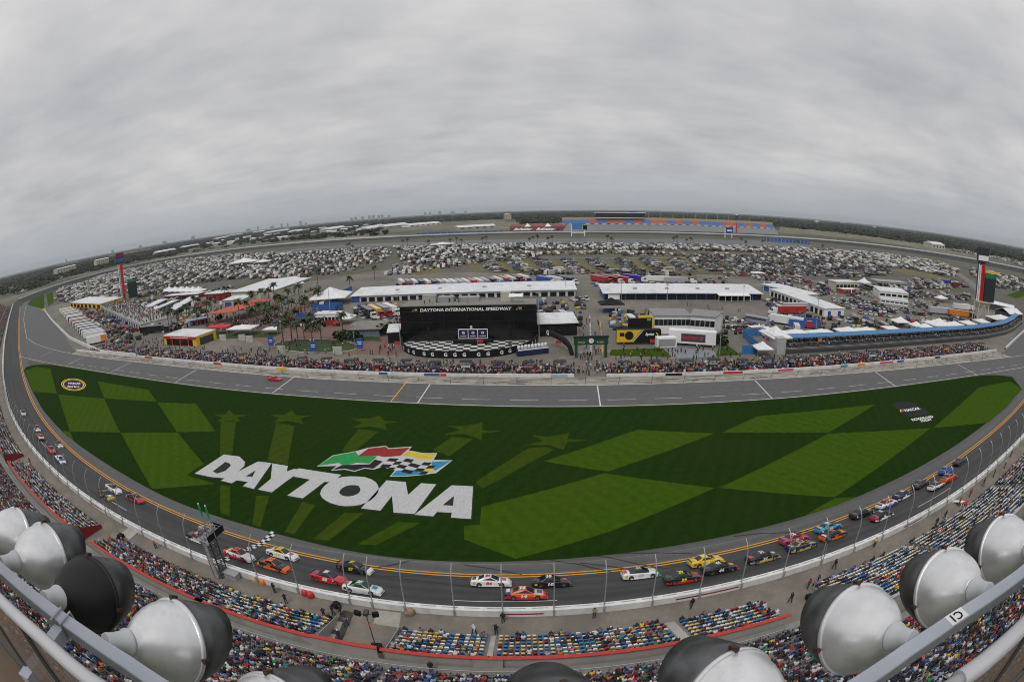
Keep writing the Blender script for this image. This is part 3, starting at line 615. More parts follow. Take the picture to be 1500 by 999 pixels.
# ---- people
def person_mesh(name, joints, bones, sub=0):
    """one continuous skinned body; joints: name -> (x, y, z, radius, zone); zones: 0 skin 1 hair 2 shirt 3 trousers 4 shoes"""
    nm = list(joints); me = bpy.data.meshes.new(name); me.from_pydata([joints[k][:3] for k in nm], [(nm.index(a_), nm.index(c_)) for a_, c_ in bones], [])
    o = bpy.data.objects.new(name, me); COL.objects.link(o); md = o.modifiers.new('s', 'SKIN'); md.use_smooth_shade = True
    if not me.skin_vertices: return None
    for i, k in enumerate(nm):
        sv = me.skin_vertices[0].data[i]; r_ = joints[k][3]; sv.radius = r_ if isinstance(r_, tuple) else (r_, r_); sv.use_root = (i == 0)
    if sub: sm = o.modifiers.new('u', 'SUBSURF'); sm.levels = sub; sm.render_levels = sub
    dg = bpy.context.evaluated_depsgraph_get(); dg.update(); out = bpy.data.meshes.new_from_object(o.evaluated_get(dg)); bpy.data.objects.remove(o); out.name = name
    J_ = np.array([joints[k][:3] for k in nm])
    seg = [(J_[nm.index(a_)], J_[nm.index(c_)], joints[c_][4]) for a_, c_ in bones]
    zones = []
    for p in out.polygons:
        c_ = np.array(p.center); best = (9, 2)
        for a_, e_, z_ in seg:
            t = np.clip((c_ - a_) @ (e_ - a_) / max(1e-9, (e_ - a_) @ (e_ - a_)), 0, 1); dd = np.linalg.norm(c_ - a_ - t * (e_ - a_)); best = min(best, (dd, z_))
        z_ = best[1]
        if z_ == 0 and c_[2] > joints['neck'][2] + .02 and (c_[1] < joints['head'][1] + .04 or c_[2] > joints['head'][2] + .04): z_ = 1
        zones.append(z_)
    out.materials.clear()
    for m in (SKIN, mat('hair_and_caps', (.03, .02, .015), .8, .2, 5), TINTM, mat('trousers_cloth', (.06, .07, .1), .85, .3, 3), mat('shoes', (.05, .05, .05), .7)): out.materials.append(m)
    out.polygons.foreach_set('material_index', zones); out.shade_smooth(); out.update(); return out, zones
SITB = [('pelvis', 'chest'), ('chest', 'neck'), ('neck', 'head'), ('pelvis', 'hipL'), ('hipL', 'kneeL'), ('kneeL', 'footL'), ('footL', 'toeL'), ('pelvis', 'hipR'), ('hipR', 'kneeR'), ('kneeR', 'footR'), ('footR', 'toeR'), ('chest', 'shL'), ('shL', 'elL'), ('elL', 'haL'), ('chest', 'shR'), ('shR', 'elR'), ('elR', 'haR')]
def sit(lean=0.0, arm=0):
    y = lean
    j = {'pelvis': (0, 0, .52, (.17, .12), 3), 'chest': (0, y - .04, .88, (.17, .115), 2), 'neck': (0, y, 1.06, .06, 2), 'head': (0, y + .03, 1.2, (.085, .1), 0)}
    for s_, q in ((-1, 'L'), (1, 'R')):
        j['hip' + q] = (.1 * s_, .06, .5, .095, 3); j['knee' + q] = (.13 * s_, .42, .52, .07, 3); j['foot' + q] = (.13 * s_, .42, .08, .05, 3); j['toe' + q] = (.14 * s_, .56, .05, .04, 4)
        j['sh' + q] = (.19 * s_, y - .03, .96, .07, 2)
        if arm == 1 and s_ > 0: j['el' + q] = (.3 * s_, y + .15, 1.05, .05, 2); j['ha' + q] = (.2 * s_, y + .2, 1.28, .04, 0)
        elif arm == 2: j['el' + q] = (.24 * s_, y + .12, .78, .05, 2); j['ha' + q] = (.06 * s_, y + .3, .95, .04, 0)
        else: j['el' + q] = (.26 * s_, y + .03, .72, .05, 2); j['ha' + q] = (.13 * s_, y + .28, .6, .04, 2)
    return j
def stand(stride=.1, arm=0):
    j = {'pelvis': (0, 0, .95, (.16, .11), 3), 'chest': (0, .0, 1.32, (.17, .11), 2), 'neck': (0, .01, 1.5, .06, 2), 'head': (0, .03, 1.64, (.085, .1), 0)}
    for s_, q in ((-1, 'L'), (1, 'R')):
        f = stride * s_
        j['hip' + q] = (.1 * s_, 0, .9, .09, 3); j['knee' + q] = (.11 * s_, f * .6 + .03, .5, .065, 3); j['foot' + q] = (.12 * s_, f, .09, .05, 3); j['toe' + q] = (.13 * s_, f + .16, .05, .04, 4)
        j['sh' + q] = (.19 * s_, 0, 1.42, .07, 2)
        if arm == 2: j['el' + q] = (.27 * s_, .12, 1.22, .05, 2); j['ha' + q] = (.06 * s_, .25, 1.5, .04, 0)
        elif arm == 1 and s_ > 0: j['el' + q] = (.3 * s_, .1, 1.2, .05, 2); j['ha' + q] = (.22 * s_, .35, 1.3, .04, 0)
        else: j['el' + q] = (.25 * s_, -f * .5, 1.12, .05, 2); j['ha' + q] = (.25 * s_, .08 - f * .8, .86, .04, 2 if stride > .15 else 0)
    return j
SITS = [person_mesh('spectator', sit(*a_), SITB) for a_ in ((0, 0), (.08, 2), (.03, 1), (-.04, 0))]
STANDS = [person_mesh('person', stand(*a_), SITB) for a_ in ((.1, 0), (.25, 1), (.05, 2), (.18, 0))]
def tmpl(mz):
    me, z_ = mz; v = np.zeros(len(me.vertices) * 3); me.vertices.foreach_get('co', v); return (v.reshape(-1, 3), [tuple(p.vertices) for p in me.polygons], np.array(z_), np.zeros(len(z_), int))
SIT_T = [tmpl(m) for m in SITS]; STAND_T = [tmpl(m) for m in STANDS]
SHIRTS = [('navy', (.02, .024, .05), 18), ('black', (.012, .012, .014), 28), ('white', (.55, .55, .56), 15), ('grey', (.14, .14, .16), 14), ('red', (.36, .03, .03), 9), ('blue', (.03, .085, .26), 6), ('maroon', (.1, .012, .025), 4), ('orange', (.5, .12, .02), 2), ('tan', (.28, .22, .15), 3), ('pale blue', (.25, .32, .5), 5), ('pink', (.45, .13, .2), 2), ('yellow', (.65, .45, .05), 2), ('teal', (.02, .25, .25), 2), ('green', (.04, .2, .06), 2)]
_sw = [c for *_, c in SHIRTS]
CAPS = [(.03, .02, .015), (.02, .014, .01), (.12, .08, .04), (.6, .6, .6), (.02, .02, .02), (.3, .02, .02), (.02, .03, .1), (.2, .15, .08)]
TROU = [(.03, .035, .055), (.05, .055, .075), (.02, .02, .022), (.15, .13, .1), (.09, .1, .12), (.03, .032, .04)]
SKINS = [(.38, .22, .16), (.34, .19, .13), (.28, .15, .1), (.4, .25, .18), (.1, .05, .035)]
def rnd_cols(r, shirt=None): return [r.choice(SKINS), r.choice(CAPS), shirt or r.choices(SHIRTS, _sw)[0][1], r.choice(TROU), (.04, .04, .04)]
CROWDM = mat('crowd_cloth_and_skin', (1, 1, 1), .8, .1, 6, src='attr')
# ---- grandstand blocks: (name words, s0, s1, rows, first d, seat share taken)
PITCH, RISE, D0, Z0 = .85, .36, 15.3, 3.35
BLOCKS = [('far block before the red end panel', -740, -117, 7, .28), ('block left of the first stair gap', -108, -66, 7, .45), ('crowded block below the flag tower', -58, -34, 7, .96), ('half empty block above the red rail', -34, -20, 7, .34),
          ('block right of the lighting mast', -12, -3.4, 7, .22), ('block right of the centre stair', -2.3, 14.6, 7, .17), ('block left of the camera boom', 16.3, 26, 7, .16), ('wide block right of the camera boom', 34, 51, 13, .14), ('wide block beyond the camera boom', 53, 82, 13, .16), ('far crowded block along the right bend', 84, 230, 14, .6)]
rs = random.Random(3); seat_free = []; sit_items = []
TERR = mat('terrace_concrete', (.17, .165, .155), .9, .12, 1, coords='POS')
REDP = mat('red_rail_paint', (.42, .035, .025), .55, .12, 2)
for bi, (nm, s0, s1, rows, dens) in enumerate(BLOCKS):
    gs = empty('grandstand_block', PT((s0 + s1) / 2, D0 - .3, WK), label=f'stepped concrete seating terrace, {nm}', cat='grandstand'); ginv = -Vector(gs.location)
    b = MB(); prof = [(D0 - .32, WK)]
    for r_ in range(rows):
        z = Z0 + r_ * RISE; prof += [(D0 - .32 + r_ * PITCH, z + .02), (D0 - .32 + (r_ + 1) * PITCH, z + .02)]
    for (da, za), (db, zb) in zip(prof, prof[1:]): ribbon(b, s0 - .3, s1 + .3, da, za, db, zb)
    for se in (s0 - .3, s1 + .3):
        P_ = [PT(se, d_, z_) for d_, z_ in prof] + [PT(se, prof[-1][0], WK)]; b.add(P_, [tuple(range(len(P_)))])
    o = b.build('terrace', TERR, gs); o.location = ginv
    dtop = prof[-1][0]; ztop = prof[-1][1]
    b = MB(); rib_box(b, s0 - .3, s1 + .3, dtop + .02, dtop + .12, WK, ztop + .9); o = b.build('rear_parapet', CONC, gs); o.location = ginv
    b = MB(); rib_box(b, s0 - .6, s1 + .6, dtop - .03, dtop + .42, ztop + .905, ztop + 1.0); o = b.build('red_rail' if bi < 7 else 'grey_rail', REDP if bi < 7 else GALV, gs); o.location = ginv
    if bi in (0, 1, 3, 4):
        b = MB(); se = s1 + .45 if bi != 4 else s0 - .45; P_ = [PT(se, D0 - .3, WK), PT(se, D0 - .3, WK + .7), PT(se, dtop, ztop + .35), PT(se, dtop, WK)]
        q_ = (PT(se + .08, 10, 0) - PT(se, 10, 0)); b.add(P_ + [p + q_ for p in P_], [(0, 1, 2, 3), (7, 6, 5, 4), (0, 4, 5, 1), (1, 5, 6, 2), (2, 6, 7, 3)]); o = b.build('end_panel', mat('dark_red_panel', (.2, .012, .012), .6) if bi < 2 else GREY, gs); o.location = ginv
    for r_ in range(rows):
        d_ = D0 + .22 + r_ * PITCH; z = Z0 + r_ * RISE + .03
        L_ = s1 - s0; n = int(L_ / .53)
        for k in range(n):
            s = s0 + (k + .5) * L_ / n
            if bi >= 7 and (s - s0) < r_ * .0: continue
            p = PT(s, d_, z); hd = heading(s)
            edge = dens * (1.5 if r_ >= rows - 2 else 1.0) * (1.4 if r_ == 0 else 1)
            clump = .5 + .9 * (math.sin(s * .7 + r_ * 2.1 + bi) > -.1)
            taken = rs.random() < (edge * clump if dens < .9 else dens)
            c_ = rs.choices(list(SEATC), [38, 33, 19, 10] if 3 <= bi < 7 else [58, 22, 15, 5])[0]
            seat_free.append((p, hd, c_, bi, r_, k, n, taken))
            if taken: sit_items.append((p, hd, bi, r_, k, n))
# upper deck behind the cross aisle
UD, UZ, UP, UR = 23.4, 5.6, .82, .5
up = empty('upper_grandstand', PT(0, UD, UZ), label='steep upper seating deck packed with people behind the cross aisle', cat='grandstand'); uinv = -Vector(up.location)
b = MB(); prof = [(D0 + 6.0, UZ - .6), (UD - .3, UZ - .6)]
for r_ in range(46): prof += [(UD - .3 + r_ * UP, UZ + r_ * UR), (UD - .3 + (r_ + 1) * UP, UZ + r_ * UR)]
b2 = MB(); ribbon(b2, -750, 30, D0 + 6.05, WK + 1.9, UD - .3, WK + 1.9); ribbon(b2, 30, 250, D0 + 12.2, WK + 3, UD - .3 + 6, WK + 3); o = b2.build('cross_aisle', mat('aisle_concrete', (.23, .225, .21), .85, .1, 1, coords='POS', dirt=.2), up); o.location = uinv
for (da, za), (db, zb) in zip(prof[1:], prof[2:]): ribbon(b, -750, 28, da, za, db, zb, 4); ribbon(b, 28, 250, da + 5.5, za, db + 5.5, zb, 4)
o = b.build('stepped_deck', TERR, up); o.location = uinv
b = MB()
for s in np.arange(-320, 240, 14.0):
    for r_ in range(0, 44, 2):
        da = UD + (5.5 if s > 28 else 0); b.bar(PT(s, da + r_ * UP, UZ + r_ * UR + .95), PT(s, da + (r_ + 2) * UP, UZ + (r_ + 2) * UR + .95), .05)
        b.bar(PT(s, da + r_ * UP, UZ + r_ * UR), PT(s, da + r_ * UP, UZ + r_ * UR + .95), .04)
o = b.build('aisle_handrail', GALV, up); o.location = uinv
b = MB(); rib_box(b, -750, 26, UD - .45, UD - .38, UZ + .85, UZ + .92); rib_box(b, 30, 240, UD + 5.05, UD + 5.12, UZ + .85, UZ + .92)
for s in np.arange(-320, 240, 2.5): b.bar(PT(s, UD - .42 + (5.5 if s > 28 else 0), UZ - .6), PT(s, UD - .42 + (5.5 if s > 28 else 0), UZ + .88), .05)
o = b.build('front_railing', GALV, up); o.location = uinv
def proj(p):
    d = np.array([p[0], p[1], p[2] - CAMH], float); d /= np.linalg.norm(d); c_ = d[0] * _rt + d[1] * _fw + d[2] * _up
    th = math.acos(max(-1, min(1, c_[2]))); r_ = 2 * FPX * math.sin(th / 2); s_ = math.hypot(c_[0], c_[1]); return 750 + r_ * c_[0] / s_, 499.5 - r_ * c_[1] / s_
up_seats = []
for r_ in range(42):
    d_ = UD + .2 + r_ * UP; z = UZ + r_ * UR + .02
    for s in np.arange(-740, 200, .56):
        dd = d_ + (5.5 if s > 28 else 0)
        if abs((s + 320) % 14 - 0) < .7: continue
        p = PT(s, dd, z); q = proj(p)
        if q[1] > 1040 or q[0] < -60 or q[0] > 1560: continue
        if (Vector((0, 0, CAMH)) - p).length < 14: continue
        if rs.random() < (.95 if s < 60 else .88) - (.3 if math.sin(s * .31 + r_ * .5) + math.sin(s * .13 - r_ * .9) > 1.15 else 0): sit_items.append((p, heading(s), -1, r_, int((s + 320) % 14 / .56), 24))
    for s in np.arange(-740, 200, .56):
        dd = d_ + (5.5 if s > 28 else 0); p = PT(s, dd - .05, z)
        if abs((s + 320) % 14) < .7: continue
        q = proj(p)
        if q[1] > 1040 or q[0] < -60 or q[0] > 1560 or (Vector((0, 0, CAMH)) - p).length < 14: continue
        if rs.random() < .5: up_seats.append((0, p, heading(s), (1, 1, 1), [SEATC[rs.choices(list(SEATC), [50, 28, 16, 6])[0]], (.05, .05, .05)]))
print('seats', len(seat_free), 'sitters', len(sit_items))
def in_view(p): 
    q = proj(p); return 5 < q[0] < 1495 and 5 < q[1] < 990
LAMP_HIDE = [(14, 776, 60), (50, 820, 65), (150, 865, 80), (275, 945, 100), (430, 985, 80), (760, 990, 70), (1040, 980, 110), (1260, 940, 95), (1390, 865, 75), (1480, 795, 60)]
def hidden(p):
    q = proj(p); return any(math.hypot(q[0] - a_, q[1] - c_) < r_ for a_, c_, r_ in LAMP_HIDE)
CAMV = Vector((0, 0, CAMH))
# the nearest 300 free seats are objects, the rest one mass
order = sorted(range(len(seat_free)), key=lambda i: (seat_free[i][7] or hidden(seat_free[i][0]) or not in_view(seat_free[i][0]), (seat_free[i][0] - CAMV).length))
near = set(order[:290]); items = []
ORD = lambda n: f'{n}' + ('th' if 10 <= n % 100 <= 20 else {1: 'st', 2: 'nd', 3: 'rd'}.get(n % 10, 'th'))
for i, (p, hd, c_, bi, r_, k, n, tk) in enumerate(seat_free):
    if i in near:
        o = bpy.data.objects.new('stadium_seat', SEATM); COL.objects.link(o); o.location = p; o.rotation_euler = (0, 0, hd); o.color = (*SEATC[c_], 1)
        e_ = f'{ORD(k + 1)} from left' if k < n / 2 else f'{ORD(n - k)} from right'
        tag(o, f'{c_} seat {e_} row {r_ + 1}, {BLOCKS[bi][0]}', 'stadium seat', 'coloured stadium seats')
    else: items.append((0, p, hd, (1, 1, 1), [SEATC[c_], (.05, .05, .05)]))
SEATATTR = mat('seat_plastic_mixed', (1, 1, 1), .4, .05, 2, src='attr')
o = scatter('seat_rows', SEAT_T, items + up_seats, [SEATATTR]); tag(o, 'rows of white, blue, yellow and red stadium seats further along', 'seats', kind='stuff')
order = sorted(range(len(sit_items)), key=lambda i: (hidden(sit_items[i][0]) or not in_view(sit_items[i][0]), (sit_items[i][0] - CAMV).length))
near = set(order[:290]); items = []
CAPN = ['brown hair', 'dark hair', 'fair hair', 'white cap', 'black cap', 'red cap', 'navy cap', 'straw hat']
HAIRM = [mat('hair_' + n_.replace(' ', '_'), c_, .8, .15, 5) for n_, c_ in zip(CAPN, CAPS)]
SITV = {}
for v_ in range(4):
    for h_ in range(8):
        m_ = SITS[v_][0].copy(); m_.materials[1] = HAIRM[h_]; SITV[v_, h_] = m_
STV = {}
for v_ in range(4):
    for h_ in range(8):
        m_ = STANDS[v_][0].copy(); m_.materials[1] = HAIRM[h_]; STV[v_, h_] = m_
for i, (p, hd, bi, r_, k, n) in enumerate(sit_items):
    jit = rs.uniform(-.35, .35); sc = rs.uniform(.92, 1.06)
    sh = rs.choices(SHIRTS, _sw)[0]; h_ = rs.randrange(8); v_ = rs.choices(range(4), [5, 3, 1, 4])[0]
    if i in near:
        o = bpy.data.objects.new('spectator', SITV[v_, h_]); COL.objects.link(o); o.location = p; o.rotation_euler = (0, 0, hd + jit); o.scale = (sc,) * 3; o.color = (*sh[1], 1)
        where = BLOCKS[bi][0] if bi >= 0 else 'upper deck'
        tag(o, f'person in {sh[0]} top with {CAPN[h_]} seated {ORD(r_ + 1)} row, {where}', 'person', 'spectators seated in the grandstand')
    else:
        cs = rnd_cols(rs, sh[1]); cs[1] = CAPS[h_]; items.append((v_, p, hd + jit, (sc, sc, sc), cs))
o = scatter('crowd', SIT_T, items, [CROWDM], smooth=True); tag(o, 'dense crowd of seated spectators filling the stands', 'crowd', kind='stuff')
# ---- people on their feet on the promenade
def person(px, py, z, face, shirt, hair=1, pose=0, label='', group=None, sc=1.0):
    o = bpy.data.objects.new('person', STV[pose, hair]); COL.objects.link(o); o.location = at(px, py, z); o.rotation_euler = (0, 0, face); o.color = (*dict((a_, c_) for a_, c_, _ in SHIRTS)[shirt], 1); o.scale = (sc,) * 3
    return tag(o, label, 'person', group)
WP = [(695, 929, 'white', 3, 1, 'person in white shirt and cap striding along the promenade near the centre stair'), (727, 929, 'black', 1, 2, 'person in black holding both hands to the face beside the centre stair'), (707, 940, 'grey', 0, 0, 'person in grey walking down into the centre stair'), (737, 912, 'black', 4, 0, 'person in black standing against a fence post near the centre'),
      (489, 901, 'black', 1, 0, 'left one of two people in black by the dark camera pit'), (501, 901, 'black', 4, 3, 'right one of two people in black by the dark camera pit'), (508, 917, 'grey', 1, 1, 'person in grey walking beside the pale slab in the camera pit'), (498, 936, 'navy', 3, 2, 'person with white cap filming at the back of the camera pit'),
      (403, 868, 'black', 1, 2, 'photographer in black crouched behind the wall below the flag tower'), (870, 905, 'tan', 1, 2, 'photographer in tan leaning on the wall right of centre'), (1012, 891, 'black', 1, 0, 'person in black standing alone by the wall below the black and yellow race car'), (1116, 896, 'white', 5, 0, 'person in white jacket and red cap at the top of the seats'),
      (1157, 882, 'black', 1, 3, 'person all in black walking on the bare promenade right of the red cap'), (1183, 862, 'red', 1, 0, 'person in red beside the base of the camera boom'), (1196, 856, 'navy', 1, 1, 'person in navy standing right of the camera boom base'), (1221, 833, 'black', 1, 1, 'person in black walking past the camera boom mast'), (1280, 801, 'yellow', 4, 0, 'person in yellow vest standing at the wall on the right'),
      (1370, 771, 'navy', 4, 0, 'person in navy at the front edge of the seats on the right'), (1383, 760, 'black', 1, 3, 'taller person in black beside the one in navy at the seats on the right'), (1420, 728, 'red', 5, 0, 'person in red near the white ramp on the right'), (1440, 712, 'maroon', 1, 1, 'person in maroon on the far right promenade'), (1471, 686, 'grey', 3, 0, 'person in grey on the far right promenade by the wall'), (1480, 670, 'black', 1, 3, 'person in black at the far right end of the promenade'),
      (229, 803, 'orange', 3, 0, 'person in orange vest standing by the wall left of the flag tower'), (45, 680, 'navy', 1, 0, 'person in navy at the gap beside the red end panel'), (121, 793, 'blue', 1, 0, 'person in blue standing at the head of the gap on the left'), (164, 795, 'orange', 2, 1, 'person in orange at the front corner of the crowded block'), (420, 884, 'black', 4, 2, 'photographer in black aiming a long lens behind the wall'), (632, 984, 'black', 4, 0, 'person in black standing on the cross aisle behind the red rail'), (372, 925, 'black', 1, 0, 'person in black on the cross aisle below the crowded block'),
      (1404, 741, 'red', 2, 2, 'person in red seated height near the white ramp'), (1455, 699, 'black', 4, 0, 'person in black by a fence post on the right bend'), (476, 905, 'navy', 1, 2, 'person in navy at the edge of the camera pit by the seats')]
for k, (x, y, sh, h_, ps, lb) in enumerate(WP): person(x, y, WK if y < 970 else WK + 1.9, rs.uniform(-PI, PI) if ps in (1, 3) else rs.uniform(-.5, .5), sh, h_, ps, lb, 'people standing on the promenade')

b = MB()
for s0, s1 in ((-3.1, -2.6), (14.9, 16.0)):
    for k in range(14): rib_box(b, s0, s1, D0 - .3 + k * .425, D0 - .3 + (k + 1) * .425, WK - .2, WK + .03 + k * .19, 1)
struct(b.build('stairs', CONC))
# ================================================================== race cars
PAINT = mat('race_car_paint', (1, 1, 1), .25, .02, 2, src='attr', coat=.6)
RIM = mat('wheel_rim_metal', (.25, .25, .26), .35, .1, 5, metal=.8)
SP = mat('spoiler_grey', (.1, .1, .1), .5)
def car_body(c_body, c_low, c_hood, c_rear, c_nose):
    st = [(-2.52, .80, .34, .72, .80), (-2.42, .90, .26, .86, .93), (-1.75, .955, .2, .9, .985), (-1.0, .96, .2, .88, .97), (0, .96, .19, .84, .92), (.95, .96, .18, .79, .87), (1.55, .965, .17, .74, .81), (2.1, .94, .15, .64, .70), (2.4, .84, .13, .48, .53), (2.56, .64, .12, .3, .34)]
    b = MB(); V = []
    for x, w_, lo, be, tp in st:
        half = [(w_ * .97, lo), (w_, lo + (be - lo) * .45), (w_ * .985, be - .05), (w_ * .9, be + .01), (w_ * .55, tp - .015), (0, tp)]
        V.append([(x, -y, z) for y, z in half] + [(x, y, z) for y, z in half[-2::-1]])
    n = len(V[0]); vs = [p for r_ in V for p in r_]
    for i in range(len(V) - 1):
        xm = (st[i][0] + st[i + 1][0]) / 2
        for k in range(n - 1):
            c_ = c_low if k in (0, n - 2) else c_body
            if k in (3, 4, 5, 6) and xm > .95: c_ = c_hood
            if xm > 2.2: c_ = c_nose
            if xm < -1.6 and k not in (0, n - 2): c_ = c_rear
            a_ = i * n + k; b.f.append((a_, a_ + n, a_ + n + 1, a_ + 1)); b.m.append(0); b.c.append(c_)
    b.v = vs; b.f += [tuple(range(n)), tuple(reversed(range((len(V) - 1) * n, len(V) * n)))]; b.m += [0, 0]; b.c += [c_rear, c_nose]
    b.box((2.42, 0, .12), (.42, 1.7, .05), 0, 0, c_nose)                      # splitter
    b.box((0, -.97, .2), (3.0, .05, .14), 0, 0, c_low); b.box((0, .97, .2), (3.0, .05, .14), 0, 0, c_low)
    return b
G0 = [(-1.62, .80, .955), (-.78, .64, 1.29), (.05, .64, 1.305), (.98, .81, .86)]     # glasshouse: rear foot, rear roof, front roof, front foot
def quad_in(P, k):
    c_ = sum((Vector(p) for p in P), Vector()) / len(P); return [c_ + (Vector(p) - c_) * k for p in P]
def make_race_car(px, py, d, cols, num=None, numc=(.8, .8, .8), label='', yaw=0):
    """cols: body, lower, hood, rear, nose, roof"""
    z = .3 + 3.0 * (d / TW); s, _ = sd_of(px, py, z); s, d = sd_of(px, py, bank_z(0, d) if False else bank_z(s, d) + .6)
    d = max(1.2, min(TW - 1.4, d)); pos = PT(s, d, bank_z(s, d) + .02); hd = heading(s) + yaw
    e_ = empty('race_car', pos, 0, label, 'race car', 'race cars on the banked front stretch')
    bank = math.atan2(bank_h(PT(s, 0, 0)), TW); e_.rotation_euler = Matrix.Rotation(hd, 3, 'Z').to_4x4().to_euler() if False else (Matrix.Rotation(hd, 3, 'Z') @ Matrix.Rotation(-bank, 3, 'X')).to_euler()
    body, low, hood, rear, nose, roof = cols
    car_body(body, low, hood, rear, nose).build('body', PAINT, e_, smooth=38, tint=True)
    rf, rr_, fr, ff = G0; yv = lambda p, s_: (p[0], p[1] * s_, p[2])
    b = MB(); C = roof
    b.add([yv(rr_, 1), yv(rr_, -1), yv(fr, -1), yv(fr, 1)], [(0, 1, 2, 3)], 0, C)
    for s_ in (1, -1):
        A_ = [yv(rf, s_), yv(rr_, s_), yv(fr, s_), yv(ff, s_)]
        o_ = [Vector(p) for p in A_]; i_ = [o_[0] + Vector((.62, 0, .04)), o_[1] + Vector((.06, .02 * s_, -.05)), o_[2] + Vector((-.03, .02 * s_, -.05)), o_[3] + Vector((-.22, 0, .06))]
        b.add(o_ + i_, [(k, (k + 1) % 4, (k + 1) % 4 + 4, k + 4) for k in range(4)], 0, C)
        w_ = MB(); w_.add([p + Vector((0, -.012 * s_, 0)) for p in i_], [(0, 1, 2, 3)]); m_ = w_.build('side_window', GLASS, e_)
    for nm, (p0, p1), fx in (('rear_window', (rf, rr_), -1), ('windscreen', (ff, fr), 1)):
        O_ = [Vector(yv(p0, 1)), Vector(yv(p0, -1)), Vector(yv(p1, -1)), Vector(yv(p1, 1))]; I_ = quad_in(O_, .88)
        b.add(O_ + I_, [(k, (k + 1) % 4, (k + 1) % 4 + 4, k + 4) for k in range(4)], 0, C)
        w_ = MB(); w_.add([p - Vector((.012 * fx, 0, .008)) for p in I_], [(0, 1, 2, 3)]); w_.build(nm, GLASS, e_)
    b.build('roof', PAINT, e_, smooth=20, tint=True)
    for x in (-1.42, 1.42):
        for s_ in (1, -1):
            w_ = MB(); Mx = Matrix.Translation((x, .84 * s_, .345)) @ Matrix.Rotation(-PI / 2 * s_, 4, 'X')
            w_.lathe([(0, .0), (.33, 0), (.35, .04), (.35, .13), (.33, .155), (.2, .155)], 14, 0, None, Mx); o = w_.build('wheel', RUBBER, e_, smooth=40)
            q = MB(); q.lathe([(.2, .155), (.17, .13), (.05, .135), (0, .14)], 12, 0, None, Mx); q.build('rim', RIM, o, smooth=30)
    b = MB(); b.box((-2.46, 0, 1.03), (.03, 1.5, .17), rx=0); b.build('spoiler', SP, e_)
    b = MB(); b.box((2.5, 0, .26), (.14, .9, .14)); b.build('grille', BLACK, e_)
    b = MB(); b.box((1.0, 0, .885), (.12, 1.2, .015)); b.build('hood_vent', BLACK, e_)
    dk = [tuple(rs.choice([(.7, .7, .7), (.02, .02, .02), (.45, .03, .03), (.6, .42, .04), (.04, .1, .35)])) for _ in range(4)]
    for nm, q, c_ in (('hood_decal', [(1.35, -.42, .855), (1.95, -.36, .755), (1.95, .36, .755), (1.35, .42, .855)], dk[0]), ('quarter_decal', [(-2.2, -.965, .45), (-1.85, -.975, .45), (-1.85, -.972, .74), (-2.2, -.955, .74)], dk[1]), ('fender_decal', [(.95, -.978, .5), (1.12, -.978, .5), (1.12, -.975, .68), (.95, -.975, .68)], dk[2]), ('deck_decal', [(-2.3, -.5, .965), (-1.85, -.5, .995), (-1.85, .5, .995), (-2.3, .5, .965)], dk[3])):
        b = MB(); b.add([(x, y, z + .006) for x, y, z in q], [(0, 1, 2, 3)], 0, c_); b.build(nm, PAINT, e_, tint=True)
    if num:
        m_ = mat('number_%d%d%d' % tuple(int(c * 9) for c in numc), numc, .4, .05, 2)
        b = MB(); put_text(b, num, (-.68, -.46, 1.335), (.66, 0, .013), (0, .9, 0), 0, .05, .15); b.build('roof_number', m_, e_)
        b = MB(); put_text(b, num, (-.55, -.972, .36), (.75, 0, 0), (0, .0, .44), 0, .05, .15); b.build('door_number', m_, e_)
        b = MB(); put_text(b, num, (.2, .972, .36), (-.75, 0, 0), (0, .0, .44), 0, .05, .15); b.build('door_number', m_, e_)
    return e_
W_, K_, R_, Y_, O_, N_ = (.75, .75, .75), (.012, .012, .014), (.5, .02, .025), (.75, .5, .02), (.7, .13, .02), (.015, .02, .09)
SIL = (.45, .46, .48); GD = (.45, .32, .1); PK = (.42, .05, .1); SB = (.05, .28, .5); GR = (.02, .3, .12); BL = (.03, .1, .45); DG = (.06, .06, .065)
